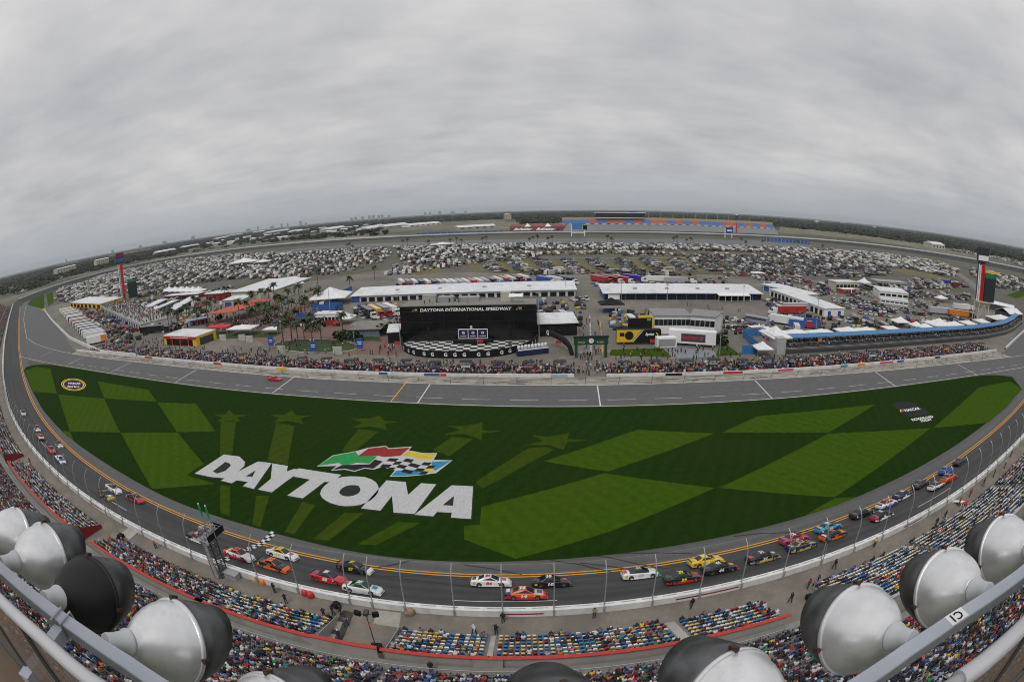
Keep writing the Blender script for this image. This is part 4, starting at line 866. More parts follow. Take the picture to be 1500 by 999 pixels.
CARS = [(34, 607, 5, (SIL, SIL, SIL, SIL, SIL, DG), None, None, 'lone silver race car far back on the left bend'),
        (54, 629, 4, (K_, W_, K_, K_, W_, R_), None, None, 'black race car with a red roof, first of the far left string'),
        (59, 642, 5, (R_, K_, W_, R_, K_, R_), None, None, 'red and black race car with white hood following the red roofed black one'),
        (74, 658, 7, (R_, R_, R_, R_, R_, R_), None, None, 'plain red race car in the far left string'),
        (85, 650, 3, (DG, SIL, K_, DG, W_, K_), None, None, 'dark grey race car beside the plain red one on the left bend'),
        (88, 674, 6, (W_, BL, BL, W_, W_, W_), None, None, 'white and blue race car leading the far left string'),
        (166, 717, 3, (W_, SIL, W_, W_, W_, DG), None, None, 'white and silver race car with grey roof beside the olive one on the left'),
        (155, 727, 6, (K_, GD, (.1, .09, .03), K_, GD, K_), None, None, 'black race car with olive hood and gold trim on the left'),
        (197, 729, 3, (K_, R_, R_, K_, R_, (.25, .02, .02)), None, None, 'black and dark red race car close to the orange lines, left of flag tower'),
        (291, 791, 5, (K_, W_, N_, K_, W_, R_), '33', W_, 'black race car with white trim passing behind the flag tower, number 33'),
        (351, 815, 6, (W_, R_, W_, O_, W_, O_), '33', R_, 'white race car with orange roof just right of the flag tower'),
        (400, 830, 6, (K_, O_, K_, K_, O_, O_), '9', O_, 'black race car with orange roof and orange door on the finish line'),
        (413, 812, 2.5, (W_, W_, W_, W_, W_, Y_), '11', (.7, .6, .02), 'white race car with yellow roof crossing the chequered line'),
        (483, 849, 6, (R_, R_, R_, R_, R_, N_), '88', W_, 'red race car with navy roof and white number 88'),
        (520, 832, 2.5, (K_, K_, K_, K_, W_, K_), '87', Y_, 'black race car with yellow number 87 near the orange lines'),
        (533, 864, 7.5, (W_, SIL, (.45, .62, .5), W_, W_, (.03, .2, .1)), '30', W_, 'white race car with green roof and white number 30'),
        (718, 851, 3.5, (W_, W_, W_, W_, W_, W_), '84', R_, 'all white race car with red number 84'),
        (771, 870, 7.0, (O_, R_, (.5, .42, .36), N_, R_, (.62, .1, .02)), '14', W_, 'orange race car with navy tail and number 14'),
        (808, 852, 4, (K_, K_, K_, K_, DG, K_), '10', W_, 'black race car with white number 10'),
        (938, 839, 4, (W_, W_, W_, W_, (.02, .4, .25), K_), '43', SIL, 'white race car with black roof, green nose and number 43'),
        (1001, 847, 6.5, (K_, R_, DG, K_, R_, K_), '39', (.6, .75, .02), 'black race car with red skirts and yellow green number 39'),
        (1036, 822, 2.6, (Y_, Y_, Y_, Y_, Y_, Y_), '28', W_, 'bright yellow race car with number 28'),
        (1055, 835, 5, (K_, K_, K_, K_, R_, K_), '44', W_, 'black race car with number 44 beside the yellow one'),
        (1118, 818, 5, (K_, GD, K_, K_, GD, K_), '31', W_, 'black and gold race car with white number 31'),
        (1164, 789, 3, (PK, (.3, .02, .06), (.4, .05, .1), PK, PK, (.5, .05, .12)), '2', W_, 'pink and crimson race car beside the navy and gold one'),
        (1175, 800, 5.5, (N_, GD, GD, N_, N_, GD), '27', N_, 'navy race car with gold roof and hood beside the pink one'),
        (1215, 772, 3, (SB, N_, SB, SB, SB, SB), '9', W_, 'sky blue race car beside the black and orange one'),
        (1222, 784, 5.5, (K_, O_, O_, O_, K_, K_), '99', O_, 'black and orange race car beside the sky blue one'),
        (1264, 750, 3, (K_, K_, DG, K_, SIL, K_), None, None, 'black race car nearest the orange lines in the tight four car pack on the right'),
        (1293, 754, 6, (K_, W_, K_, R_, W_, K_), '5', W_, 'black and red race car on the outside of the right pack'),
        (1301, 737, 3, (W_, BL, W_, W_, N_, O_), '6', BL, 'white race car with orange roof in the right pack'),
        (1323, 724, 3, (N_, W_, N_, N_, R_, N_), '1', W_, 'navy race car ahead of the white and orange one'),
        (1350, 706, 3, (DG, K_, K_, DG, SIL, K_), None, None, 'dark grey race car ahead of the navy one, near the orange lines'),
        (1373, 710, 6, (W_, K_, K_, W_, R_, K_), '7', W_, 'white and black race car behind the red orange one on the right'),
        (1391, 698, 6, (O_, R_, R_, O_, Y_, R_), None, None, 'red orange race car with yellow nose on the right bend'),
        (1387, 687, 3, (BL, SB, BL, BL, W_, BL), None, None, 'blue race car beside the red orange one on the right bend'),
        (1407, 675, 3, (K_, DG, K_, K_, W_, K_), None, None, 'black race car leading the whole pack round the right bend')]
for c_ in CARS:
    make_race_car(c_[0], c_[1], c_[2], c_[3], c_[4], c_[5] or W_, c_[6], rs.uniform(-.02, .02))
# the red car alone on the pit road
e_ = make_race_car(403, 556, 0, (R_, R_, R_, R_, R_, R_), None, W_, 'red car driving alone down the pit road'); p = at(403, 557, .04); e_.location = p; e_['group'] = 'cars on the pit road'
hd = (at(430, 558.5, 0) - at(380, 554.5, 0)); e_.rotation_euler = (0, 0, math.atan2(hd.y, hd.x)); del e_['group']
# ================================================================== flag tower, masts, bits on the promenade
s, d = sd_of(322, 842, WK); base = PT(s, TW + 1.5, WK); hd = heading(s)
ft = empty('flag_tower', base, hd, 'steel lattice flag stand tower with two green lamp poles beside the wall', 'flag tower')
b = MB()
for x, y in ((-.8, -.9), (.8, -.9), (.8, .5), (-.8, .5)): b.tube([(x, y, -.3), (x, y, 7.2)], .08, 6)
for k in range(12):
    z = .1 + k * .6
    for (x0, y0), (x1, y1) in (((-.8, -.9), (.8, -.9)), ((.8, -.9), (.8, .5)), ((.8, .5), (-.8, .5)), ((-.8, .5), (-.8, -.9))): b.bar((x0, y0, z), (x1, y1, z + .6 if k % 2 else z), .05); b.bar((x0, y0, z + .6), (x1, y1, z + .3), .04)
b.build('lattice', DARK, ft)
b = MB(); 
for k in range(22): b.box((0, -1.1 - .0 * k, .2 + k * .31), (.7, .3, .04))
b.bar((-.38, -1.2, 0), (-.38, -1.2, 7), .05); b.bar((.38, -1.2, 0), (.38, -1.2, 7), .05); b.build('ladder', GREY, ft)
b = MB(); b.box((0, .4, 6.2), (2.4, 3.6, .12)); b.build('platform', GREY, ft)
b = MB()
for z in (6.7, 7.15): 
    for p0, p1 in (((-1.15, -1.3), (-1.15, 2.1)), ((-1.15, 2.1), (1.15, 2.1)), ((1.15, 2.1), (1.15, -1.3))): b.tube([(*p0, z), (*p1, z)], .03, 5)
for x, y in ((-1.15, -1.3), (-1.15, .4), (-1.15, 2.1), (1.15, -1.3), (1.15, .4), (1.15, 2.1)): b.tube([(x, y, 6.2), (x, y, 7.2)], .03, 5)
b.build('guard_rail', GALV, ft)
b = MB(); b.box((1.2, .4, 6.7), (.05, 3.4, .95)); b.box((-.2, 2.15, 6.7), (2.3, .05, .95)); b.build('side_banner', BLACK, ft)
b = MB(); b.box((-1.9, .9, 6.4), (1.2, .5, .5)); b.build('camera_box', GREY, ft)
for x in (-.15, 1.15):
    b = MB(); b.tube([(x, .2, 6.2), (x, .2, 9.2)], .11, 8); o = b.build('lamp_pole', GREY, ft, smooth=40)
    b = MB(); b.tube([(x, .2, 9.2), (x, .2, 11.0)], .14, 8); b.build('green_lamp', mat('green_lamp_glass', (.02, .3, .12), .3, .1, 3), o, smooth=40)
    b = MB(); b.lathe([(.1, 0), (.1, .1), (.02, .2)], 8, 0, None, Matrix.Translation((x, .2, 11.0))); b.build('cap', WHITE, o)
q = ft.matrix_basis @ Vector((.3, .6, 6.26))
o = bpy.data.objects.new('person', STV[2, 3]); COL.objects.link(o); o.location = base + Matrix.Rotation(hd, 3, 'Z') @ Vector((.3, .9, 6.26)); o.rotation_euler = (0, 0, hd); o.color = (.6, .6, .6, 1); tag(o, 'flag marshal in white shirt standing on the flag tower platform', 'person')
def mast(name, base, top, label, lamp=True, col=DARK):
    e_ = empty(name, base, 0, label, 'camera mast'); t = Vector(top) - Vector(base)
    b = MB(); b.tube([(0, 0, 0), t * .5, t], [.07, .055, .04], 6); b.build('pole', col, e_)
    b = MB(); b.box((0, 0, .35), (1.1, .9, .7)); b.tube([(-.7, -.5, .05), (0, 0, 1.0)], .04, 5); b.tube([(.7, -.5, .05), (0, 0, 1.0)], .04, 5); b.tube([(0, .8, .05), (0, 0, 1.0)], .04, 5); b.build('base', BLACK, e_)
    b = MB(); b.box(t + Vector((0, .1, .1)), (.5, .7, .4)); b.bar(t - Vector((1.0, 0, 0)), t + Vector((1.0, 0, 0)), .06)
    b.build('head', DARK, e_)
    if lamp:
        for x in (-.95, .95): b = MB(); b.box(t + Vector((x, .15, -.1)), (.7, .35, .55), .3 * x); b.build('lamp', BLACK, e_)
        b = MB()
        for k in range(6): b.tube([t * .72, t * .72 + Vector((math.cos(k * 1.05) * .8, math.sin(k * 1.05) * .8, .25))], .03, 4)
        b.build('bracket', mat('red_orange_metal', (.4, .08, .03), .5), e_)
def zat(base, top):
    D = math.hypot(base[0], base[1]); r_ = ray(*top); return Vector((r_[0] / math.hypot(r_[0], r_[1]) * D, r_[1] / math.hypot(r_[0], r_[1]) * D, CAMH + r_[2] * D / math.hypot(r_[0], r_[1])))
p = at(552, 951, WK); mast('lighting_mast', p, zat(p, (536, 899)), 'thin leaning mast with two black lamp heads standing in the camera pit')
p = at(1186, 878, WK); mast('camera_boom', p, zat(p, (1214, 792)), 'long pale camera boom mast on a dark base beside the wide seat block', False, GALV)
p = at(178, 788, WK); mast('camera_boom', p, zat(p, (150, 728)), 'thin leaning camera mast standing left of the pale slab near the olive car', False, GALV)
pit = empty('camera_pit', at(497, 915, WK), 0, 'dark sunken floor with pale boards between the seat blocks', 'camera pit')
b = MB(); P_ = [p - pit.location for p in ats([(478, 932), (503, 893), (519, 897), (498, 945)], WK + .008)]; b.poly(P_); b.build('floor', mat('dark_rubber_floor', (.05, .045, .04), .9, .2, 2), pit)
b = MB(); 
for Q in ([(488, 921), (494, 909), (502, 911), (497, 924)], [(478, 937), (483, 927), (492, 929), (489, 940)]): b.poly([p - pit.location for p in ats(Q, WK + .02)])
b.build('board', mat('worn_plywood', (.3, .26, .2), .8, .15, 3), pit)
b = MB(); s0, s1 = sd_of(440, 937, WK + 1)[0], sd_of(560, 965, WK + 1)[0]; rib_box(b, s0 + 2, s1, D0 + 5.9, D0 + 6.1, WK, WK + 3.4); rib_box(b, s0 + 2, s1, D0 + 5.7, D0 + 6.2, WK + 3.4, WK + 3.5, mi=1); tag(b.build('parapet_wall', [CONC, REDP]), 'red topped low concrete wall at the back of the camera pit', 'wall')
for lb, s0, s1, dd in (('red topped low wall behind the centre stair', -4.2, -1.6, 6.1), ('red topped low wall behind the stair left of the camera boom block', 14.2, 16.6, 6.1)):
    b = MB(); rib_box(b, s0, s1, D0 + dd, D0 + dd + .1, WK, WK + 3.4); rib_box(b, s0, s1, D0 + dd - .1, D0 + dd + .2, WK + 3.4, WK + 3.48, mi=1); tag(b.build('parapet_wall', [CONC, REDP]), lb, 'wall')
for k, (x, y, m_, lb) in enumerate(((448, 868, RED, 'left one of two red rolls lying behind the wall'), (456, 871, RED, 'right one of two red rolls lying behind the wall'), (386, 851, ORANGE, 'orange bag behind the wall right of the flag tower'), (374, 848, TAN, 'tan crate behind the wall right of the flag tower'), (494, 886, BLACK, 'black covered camera behind the wall by the camera pit'), (602, 896, mat('brown_canvas', (.3, .2, .13), .8), 'brown canvas camera cover against the wall near the pale pad'), (1413, 735, RED, 'red barrel standing by the white ramp on the right'))):
    b = MB(); b.lathe([(0, 0), (.42, .02), (.5, .25), (.46, .6), (.3, .85), (0, .92)], 10); b.box((.1, 0, .2), (1.1, .5, .4)); tag(b.build('covered_bundle', m_, None, at(x, y + 3, WK), k * .7, smooth=50), lb, 'bundle')
b = MB(); b.box((0, 0, .45), (2.2, 1.0, .9), 0, 0, None, .9); b.box((0, 0, .93), (2.3, 1.1, .06)); tag(b.build('storage_box', GREY, None, at(341, 846, WK), heading(sd_of(341, 846, WK)[0])), 'grey lidded storage box at the foot of the flag tower', 'box')
b = MB(); s, d = sd_of(1400, 738, WK); 
P0, P1 = PT(s, TW + 1, WK + .05), PT(s + 1.0, TW + 1, WK + .05); P2, P3 = PT(s, TW + 3.2, WK + .9), PT(s + 1.0, TW + 3.2, WK + .9); b.add([P0, P1, P3, P2, P0 - Vector((0, 0, .12)), P1 - Vector((0, 0, .12)), P3 - Vector((0, 0, .12)), P2 - Vector((0, 0, .12))], [(0, 1, 2, 3), (7, 6, 5, 4), (0, 4, 5, 1), (1, 5, 6, 2), (2, 6, 7, 3), (3, 7, 4, 0)])
b.bar(P2, Vector((P2.x, P2.y, WK)), .1); b.bar(P3, Vector((P3.x, P3.y, WK)), .1); tag(b.build('ramp', WHITE), 'white sloping ramp behind the wall on the right bend', 'ramp')
# ================================================================== floodlights and rails at the roof edge
BELL = mat('spun_aluminium_reflector', (.78, .785, .79), .32, .08, 7, metal=.62, dirt=.22); VISOR = mat('dark_painted_visor', (.085, .087, .09), .36, .75, 4, metal=.45, dirt=.6); BELLK = mat('black_painted_reflector', (.006, .006, .007), .6, .2, 2); CLIP = mat('brown_latch', (.06, .025, .015), .5, .3, 8)
LH = 2.0
def beam_pt(x):
    xs = [-6.5, -4.7, -3.78, -3.1, -2.4, -2.0, -1, 0, 1.16, 1.96, 2.38, 3.2, 4.4, 6]; ys = [2.1, 1.72, 1.53, 1.42, 1.31, 1.24, 1.0, .94, 1.04, 1.2, 1.25, 1.29, 1.42, 1.65]
    return Vector((x, float(np.interp(x, xs, ys)), CAMH - LH))
def floodlight(xn, v, bell, label, roll=0, vis=.36, neck_off=(0, .06, .02)):
    n0 = beam_pt(xn) + Vector(neck_off); v = Vector(v).normalized()
    e_ = empty('floodlight', n0, 0, label, 'floodlight', 'floodlights along the roof rail'); zax = v; xax = Vector((1, 0, 0)); xax = (xax - zax * xax.dot(zax)).normalized(); yax = zax.cross(xax)   # local y points down/forward
    Mx = Matrix((xax, yax, zax)).transposed().to_4x4() @ Matrix.Scale(1.1, 4)
    b = MB(); b.lathe([(0, -.03), (.05, -.03), (.054, -.02), (.056, .03), (.07, .1), (.082, .115), (.085, .13), (.075, .14), (.075, .2), (0, .2)], 20, 0, None, Mx); b.build('neck', mat('pale_cast_neck', (.55, .57, .58), .45, .06, 4, metal=.2), e_, smooth=35)
    b = MB(); b.lathe([(.07, .14), (.085, .145), (.09, .165), (.105, .185), (.14, .22), (.185, .275), (.222, .335), (.248, .395), (.262, .45), (.268, .478), (.277, .48), (.281, .487), (.281, .503), (.276, .51), (.268, .512)], 44, 0, None, Mx); b.build('reflector', bell, e_, smooth=40)
    b = MB(); n = 44; prof = []; V = []; F_ = []
    for i, t in enumerate((0, .35, .7, 1.0)):
        for k in range(n):
            a_ = 2 * PI * k / n; up_ = (1 - math.sin(a_)) / 2     # local -y is up
            ln = vis * (.18 + .82 * up_ ** .7); r_ = .274 - .03 * t * t
            V.append(Mx @ Vector((r_ * math.cos(a_), r_ * math.sin(a_), .505 + ln * t)))
    for i in range(3):
        for k in range(n): F_.append((i * n + k, i * n + (k + 1) % n, (i + 1) * n + (k + 1) % n, (i + 1) * n + k))
    b.add(V, F_); o = b.build('visor', VISOR, e_, smooth=40)
    md = o.modifiers.new('t', 'SOLIDIFY'); md.thickness = .004
    b = MB(); b.lathe([(.262, .495), (0, .5)], 32, 0, None, Mx); b.build('lens', mat('lamp_lens_glass', (.35, .37, .4), .1, .05, 3), e_)
    for a_ in (-PI / 2, PI * .95, PI * .05):
        b = MB(); c_ = Mx @ Vector((.29 * math.cos(a_), .29 * math.sin(a_), .5)); 
        w_ = MB(); w_.box((0, 0, 0), (.028, .02, .05)); w_.box((0, .008, -.012), (.018, .02, .025)); b.merge(w_, Mx.copy() @ Matrix.Translation((.288 * math.cos(a_), .288 * math.sin(a_), .5)) @ Matrix.Rotation(a_ + PI / 2, 4, 'Z')); b.build('latch', CLIP, e_)
    return e_
FL = [(-4.65, (.05, .84, -.54), BELL, 'silver floodlight at the extreme left end of the row, half cut by the frame'), (-3.87, (-.02, .9, -.45), BELL, 'silver floodlight with dark visor just left of the black backed one'), (-3.08, (-.12, .83, -.55), BELLK, 'floodlight with the black painted back, the only one in the row'),
      (-2.3, (.22, .76, -.6), BELL, 'silver floodlight just right of the black backed one'), (-1.47, (.25, .8, -.52), BELL, 'silver floodlight with its dark visor turned right, below the race cars 88 and 30'), (.33, (-.25, .88, -.42), BELL, 'floodlight at the middle of the row showing mostly its grey visor'), (1.2, (-.28, .88, -.42), BELL, 'silver floodlight right of the middle with grey visor turned left'),
      (2.05, (.0, .82, -.56), BELL, 'silver floodlight left of the C1 plate with very dark visor'), (2.87, (.2, .8, -.59), BELL, 'silver floodlight directly above the C1 plate on the rail'), (3.74, (.26, .8, -.57), BELL, 'silver floodlight at the right edge of the frame')]
for i, f in enumerate(FL): floodlight(f[0], f[1], f[2], f[3], neck_off=(0, -.12, -.13) if i == 4 else (0, -.04, -.06) if i in (5, 6) else (0, .085, -.015))
rb_ = empty('lamp_rail', beam_pt(0), 0, 'grey square steel tube carrying the floodlights, with a C1 plate', 'rail'); rinv = -Vector(rb_.location)
RAILM = mat('galvanized_rail', (.43, .46, .52), .4, .05, 3, metal=.2, dirt=.1)
b = MB(); xs = np.linspace(-6.4, 5.9, 60); hs = .052; V = []
for x in xs: c_ = beam_pt(x); V += [c_ + Vector((0, -hs, -hs)), c_ + Vector((0, hs, -hs)), c_ + Vector((0, hs, hs)), c_ + Vector((0, -hs, hs))]
b.add(V, [(i * 4 + k, i * 4 + (k + 1) % 4, (i + 1) * 4 + (k + 1) % 4, (i + 1) * 4 + k) for i in range(59) for k in range(4)]); o = b.build('square_tube', RAILM, rb_, smooth=30); o.location = rinv
bv = o.modifiers.new('b', 'BEVEL'); bv.width = .008; bv.segments = 2; bv.limit_method = 'ANGLE'
for xb in (-2.72, 1.1, 4.9):
    c_ = beam_pt(xb)
    for dx in (-.05, .05): b = MB(); b.tube([c_ + Vector((dx, -.07, -.06)), c_ + Vector((dx, -.07, .062)), c_ + Vector((dx, .06, .066)), c_ + Vector((dx, .065, -.06))], .009, 6); o = b.build('u_bolt', GALV, rb_, smooth=40); o.location = rinv
    b = MB(); b.bar(c_ + Vector((0, -.06, -.02)), c_ + Vector((0, -.55, -.05)), .1, .09); o = b.build('bracket', RAILM, rb_); o.location = rinv
def on_beam(px): return min(np.linspace(-6, 5.8, 2400), key=lambda x: abs(proj(beam_pt(x) + Vector((0, 0, hs)))[0] - px))
xc = on_beam(1402); c_ = beam_pt(xc) + Vector((0, 0, hs + .001)); tt = (beam_pt(xc + .1) - beam_pt(xc - .1)).normalized(); nn = Vector((-tt.y, tt.x, 0))
b = MB(); w_ = .085; b.add([c_ - tt * w_ - nn * .045, c_ + tt * w_ - nn * .045, c_ + tt * w_ + nn * .045, c_ - tt * w_ + nn * .045, ], [(0, 1, 2, 3)]); o = b.build('plate', WHITE, rb_); o.location = rinv
b = MB(); put_text(b, 'C1', c_ + tt * .05 + nn * .034 + Vector((0, 0, .002)), tt * -.1, nn * -.068, 0, .02); o = b.build('plate_lettering', BLACK, rb_); o.location = rinv
b = MB(); put_text(b, 'MATERIAL', c_ + tt * .62 + nn * .02 + Vector((0, 0, .0005)), tt * -.45, nn * -.035, 0, .0); 
# hand rail with mesh in front of the roof walkway
hr = empty('hand_rail', (0, .55, CAMH - 1.2), 0, 'thick pale round hand rail with brown mesh panel at the lower corners', 'hand rail'); hinv = -Vector(hr.location); PH = 1.15
def pipe_pt(x, dz=0):
    xs = [-6, -1.74, -1.385, -1.15, -.6, 0, .6, 1.12, 1.2, 1.436, 5]; ys = [1.6, .63, .574, .525, .46, .43, .42, .43, .435, .46, 1.0]
    return Vector((x * PH, float(np.interp(x, xs, ys)) * PH, CAMH - PH + dz))
b = MB(); b.tube([pipe_pt(x) for x in np.linspace(-4.5, 1.06 - 2.0, 40)], .03, 14); o = b.build('pipe', mat('pale_grey_pipe', (.5, .5, .52), .35, .06, 4, metal=.3), hr, smooth=50); o.location = hinv
b = MB(); b.tube([pipe_pt(x) for x in np.linspace(-.9, 1.07, 20)], .026, 14); o = b.build('pipe_sleeve', GREY, hr, smooth=50); o.location = hinv
b = MB(); b.tube([pipe_pt(x) for x in np.linspace(1.07, 4, 30)], .036, 14); o = b.build('pipe', MATS['pale_grey_pipe'], hr, smooth=50); o.location = hinv
MESHM = mat('brown_mesh_screen', (.16, .12, .09), .8, .2, 3); nt_, bs_ = nodes_of(MESHM)
tcn = nt_.nodes.new('ShaderNodeTexCoord'); wv = nt_.nodes.new('ShaderNodeTexVoronoi'); wv.inputs['Scale'].default_value = 62; wv.feature = 'F1'; wv.inputs['Randomness'].default_value = .05; nt_.links.new(tcn.outputs['Object'], wv.inputs['Vector'])
r_ = nt_.nodes.new('ShaderNodeMapRange'); r_.inputs['From Min'].default_value = .3; r_.inputs['From Max'].default_value = .45; r_.inputs['To Min'].default_value = .25; nt_.links.new(wv.outputs['Distance'], r_.inputs['Value']); nt_.links.new(r_.outputs['Result'], bs_.inputs['Alpha'])
b = MB(); xs = np.linspace(-4.5, 4, 70); strip(b, [pipe_pt(x, -.03) for x in xs], [pipe_pt(x, -1.0) + Vector((0, .0, 0)) for x in xs]); o = b.build('mesh_screen', MESHM, hr); o.location = hinv
b = MB(); b.tube([pipe_pt(x, -1.0) for x in xs], .03, 8); o = b.build('lower_rail', DARK, hr, smooth=50); o.location = hinv
for x in np.arange(-4, 4, .8): b = MB(); b.tube([pipe_pt(x, -1.0), pipe_pt(x, 0)], .018, 6); o = b.build('post', DARK, hr, smooth=50); o.location = hinv
b = MB(); strip(b, [pipe_pt(x, -1.02) + Vector((0, .08, 0)) for x in xs], [pipe_pt(x, -1.02) - Vector((0, 2.0, 0)) for x in xs]); tag(b.build('roof_walkway', mat('rusty_walkway_steel', (.13, .09, .06), .8, .3, 2)), 'rusty brown steel walkway of the grandstand roof below the mesh', 'walkway')
# ================================================================== infield: buildings, haulers, tents, palms, pit lane
def frame(pa, pb, z=0):
    a_, b_ = at(*pa, z), at(*pb, z); v = b_ - a_; return a_, math.atan2(v.y, v.x), math.hypot(v.x, v.y)
def hall(name, label, cat, pa, pb, depth, h, wall, roof, style='mono', rise=1.2, over=.6, doors=0, dmat=None, dw=.6, dh=.7, windows=0, wmat=None, base=0, group=None, ends=None):
    """a long building: front foot from pa to pb in the survey photo, 'depth' metres deep away from the camera"""
    a_, ang, L_ = frame(pa, pb); h *= .76; rise *= .8; e_ = empty(name, a_, ang, label, cat, group)
    b = MB(); b.prism([(0, 0), (L_, 0), (L_, depth), (0, depth)], base, h); b.build('wall', wall, e_)
    b = MB(); o = over
    if style == 'gable':
        P_ = [(-o, -o, h), (L_ + o, -o, h), (L_ + o, depth / 2, h + rise), (-o, depth / 2, h + rise), (-o, depth + o, h), (L_ + o, depth + o, h)]
        b.add(P_ + [(x, y, z - .25) for x, y, z in P_], [(0, 1, 2, 3), (3, 2, 5, 4), (0, 6, 7, 1), (4, 5, 11, 10), (0, 3, 9, 6), (3, 4, 10, 9), (1, 7, 8, 2), (2, 8, 11, 5)])
    else:
        r0, r1 = (0, rise) if style == 'mono' else (0, 0)
        P_ = [(-o, -o, h + .02), (L_ + o, -o, h + .02), (L_ + o, depth + o, h + .02 + r1), (-o, depth + o, h + .02 + r1)]
        b.add(P_ + [(x, y, z + .3) for x, y, z in P_], [(3, 2, 1, 0), (4, 5, 6, 7), (0, 1, 5, 4), (1, 2, 6, 5), (2, 3, 7, 6), (3, 0, 4, 7)])
    b.build('roof', roof, e_)
    for k in range(min(doors, 60)):
        b = MB(); x = (k + .5) * L_ / doors; b.box((x, -.03, h * dh / 2 + base), (L_ / doors * dw, .1, h * dh)); b.build('door', dmat or BLACK, e_)
    for k in range(windows):
        b = MB(); x = (k + .5) * L_ / windows; b.box((x, -.03, h * .58 + base), (L_ / windows * .8, .1, h * .32)); b.build('window', wmat or GLASS, e_)
    return e_, L_
def part_box(e_, name, c, d, m, rz=0):
    b = MB(); b.box(c, d, rz); return b.build(name, m, e_)
def tent(px, w_, d_, he, hp, m=CANVAS, label='', rz=0, name='canopy_tent', group='white canopy tents', flat=.0):
    e_ = empty(name, at(*px), rz, label, 'tent', group)
    b = MB(); x, y = w_ / 2, d_ / 2; P_ = [(-x, -y, he), (x, -y, he), (x, y, he), (-x, y, he)]
    if flat: T_ = [(-x + flat, 0, hp), (x - flat, 0, hp)]; b.add(P_ + T_, [(0, 1, 5, 4), (1, 2, 5), (2, 3, 4, 5), (3, 0, 4)])
    else: b.add(P_ + [(-x * .45, -y * .45, he + (hp - he) * .42), (x * .45, -y * .45, he + (hp - he) * .42), (x * .45, y * .45, he + (hp - he) * .42), (-x * .45, y * .45, he + (hp - he) * .42), (0, 0, hp)], [(0, 1, 5, 4), (1, 2, 6, 5), (2, 3, 7, 6), (3, 0, 4, 7), (4, 5, 8), (5, 6, 8), (6, 7, 8), (7, 4, 8)])
    q = [(p[0], p[1], he - .35) for p in P_]; b.add(P_ + q, [(0, 4, 5, 1), (1, 5, 6, 2), (2, 6, 7, 3), (3, 7, 4, 0)]); b.build('canopy', m, e_)
    for sx in (-1, 1):
        for sy in (-1, 1): b = MB(); b.tube([(sx * (x - .1), sy * (y - .1), 0), (sx * (x - .1), sy * (y - .1), he)], .06, 5); b.build('leg', GALV, e_)
    return e_
# ---- haulers: one of each kind, then copies
def mk_hauler(L_=15.5):
    e_ = empty('race_hauler', (0, 0, 0)); b = MB(); b.box((0, 0, 2.35), (L_, 2.6, 3.1)); b.box((-L_ * .1, 0, .9), (L_ * .75, 2.3, .5), 0, 1); tr = b.build('trailer', [TINTP, DARK], e_)
    x0 = L_ / 2 + .6; b = MB(); b.box((x0 + 2.2, 0, 1.9), (2.6, 2.4, 2.4), 0, 0, None, .94); b.box((x0 + 4.3, 0, 1.25), (2.0, 1.9, 1.2), 0, 0, None, .9); b.box((x0 + 2.2, 0, .55), (6, 1.0, .4), 0, 1); cb = b.build('cab', [TINTP, DARK], e_)
    b = MB(); b.box((x0 + 3.5, 0, 2.35), (.1, 2.1, .8)); ws = b.build('windscreen', GLASS, cb)
    kids = [(tr, []), (cb, [ws])]
    for x in (-L_ * .36, -L_ * .28, x0 + 1.0, x0 + 4.4):
        for s_ in (-1, 1): b = MB(); b.lathe([(0, 0), (.5, 0), (.5, .3), (0, .3)], 8, 0, None, Matrix.Translation((x, s_ * 1.1 - .15, .5)) @ Matrix.Rotation(-PI / 2, 4, 'X')); kids.append((b.build('wheel', RUBBER, e_), []))
    return e_, kids
HP, HK = mk_hauler(); HP.location = (-200, 330, 0); used_h = [False]
CN = {'white': (.75, .75, .75), 'black': (.015, .015, .018), 'red': (.42, .03, .03), 'blue': (.03, .1, .4), 'silver': (.42, .43, .45), 'orange': (.65, .2, .03), 'yellow': (.65, .48, .05), 'purple': (.06, .03, .35), 'grey': (.2, .2, .21), 'tan': (.42, .35, .24), 'dark red': (.15, .015, .02), 'green': (.03, .16, .07), 'dark blue': (.015, .03, .1)}
def hauler(px, rz, trail, cabc, label, group='race team haulers', L_=15.5, z=0):
    p = at(*px, z); col = CN[trail]
    if not used_h[0]: used_h[0] = True; e_ = HP; e_.location = p; e_.rotation_euler = (0, 0, rz); kids = HK
    else:
        e_ = HP.copy(); COL.objects.link(e_); e_.location = p; e_.rotation_euler = (0, 0, rz); kids = []
        for ch, gk in HK:
            d_ = ch.copy(); COL.objects.link(d_); d_.parent = e_; gs_ = []
            for g in gk: q = g.copy(); COL.objects.link(q); q.parent = d_; gs_.append(q)
            kids.append((d_, gs_))
    if len(label.split()) > 16: label = ' '.join(label.replace(' of the ', ' of ').replace(' the ', ' ').split()[:16])
    kids[0][0].color = (*col, 1); kids[1][0].color = (*CN[cabc], 1)
    return tag(e_, label, 'truck', group)
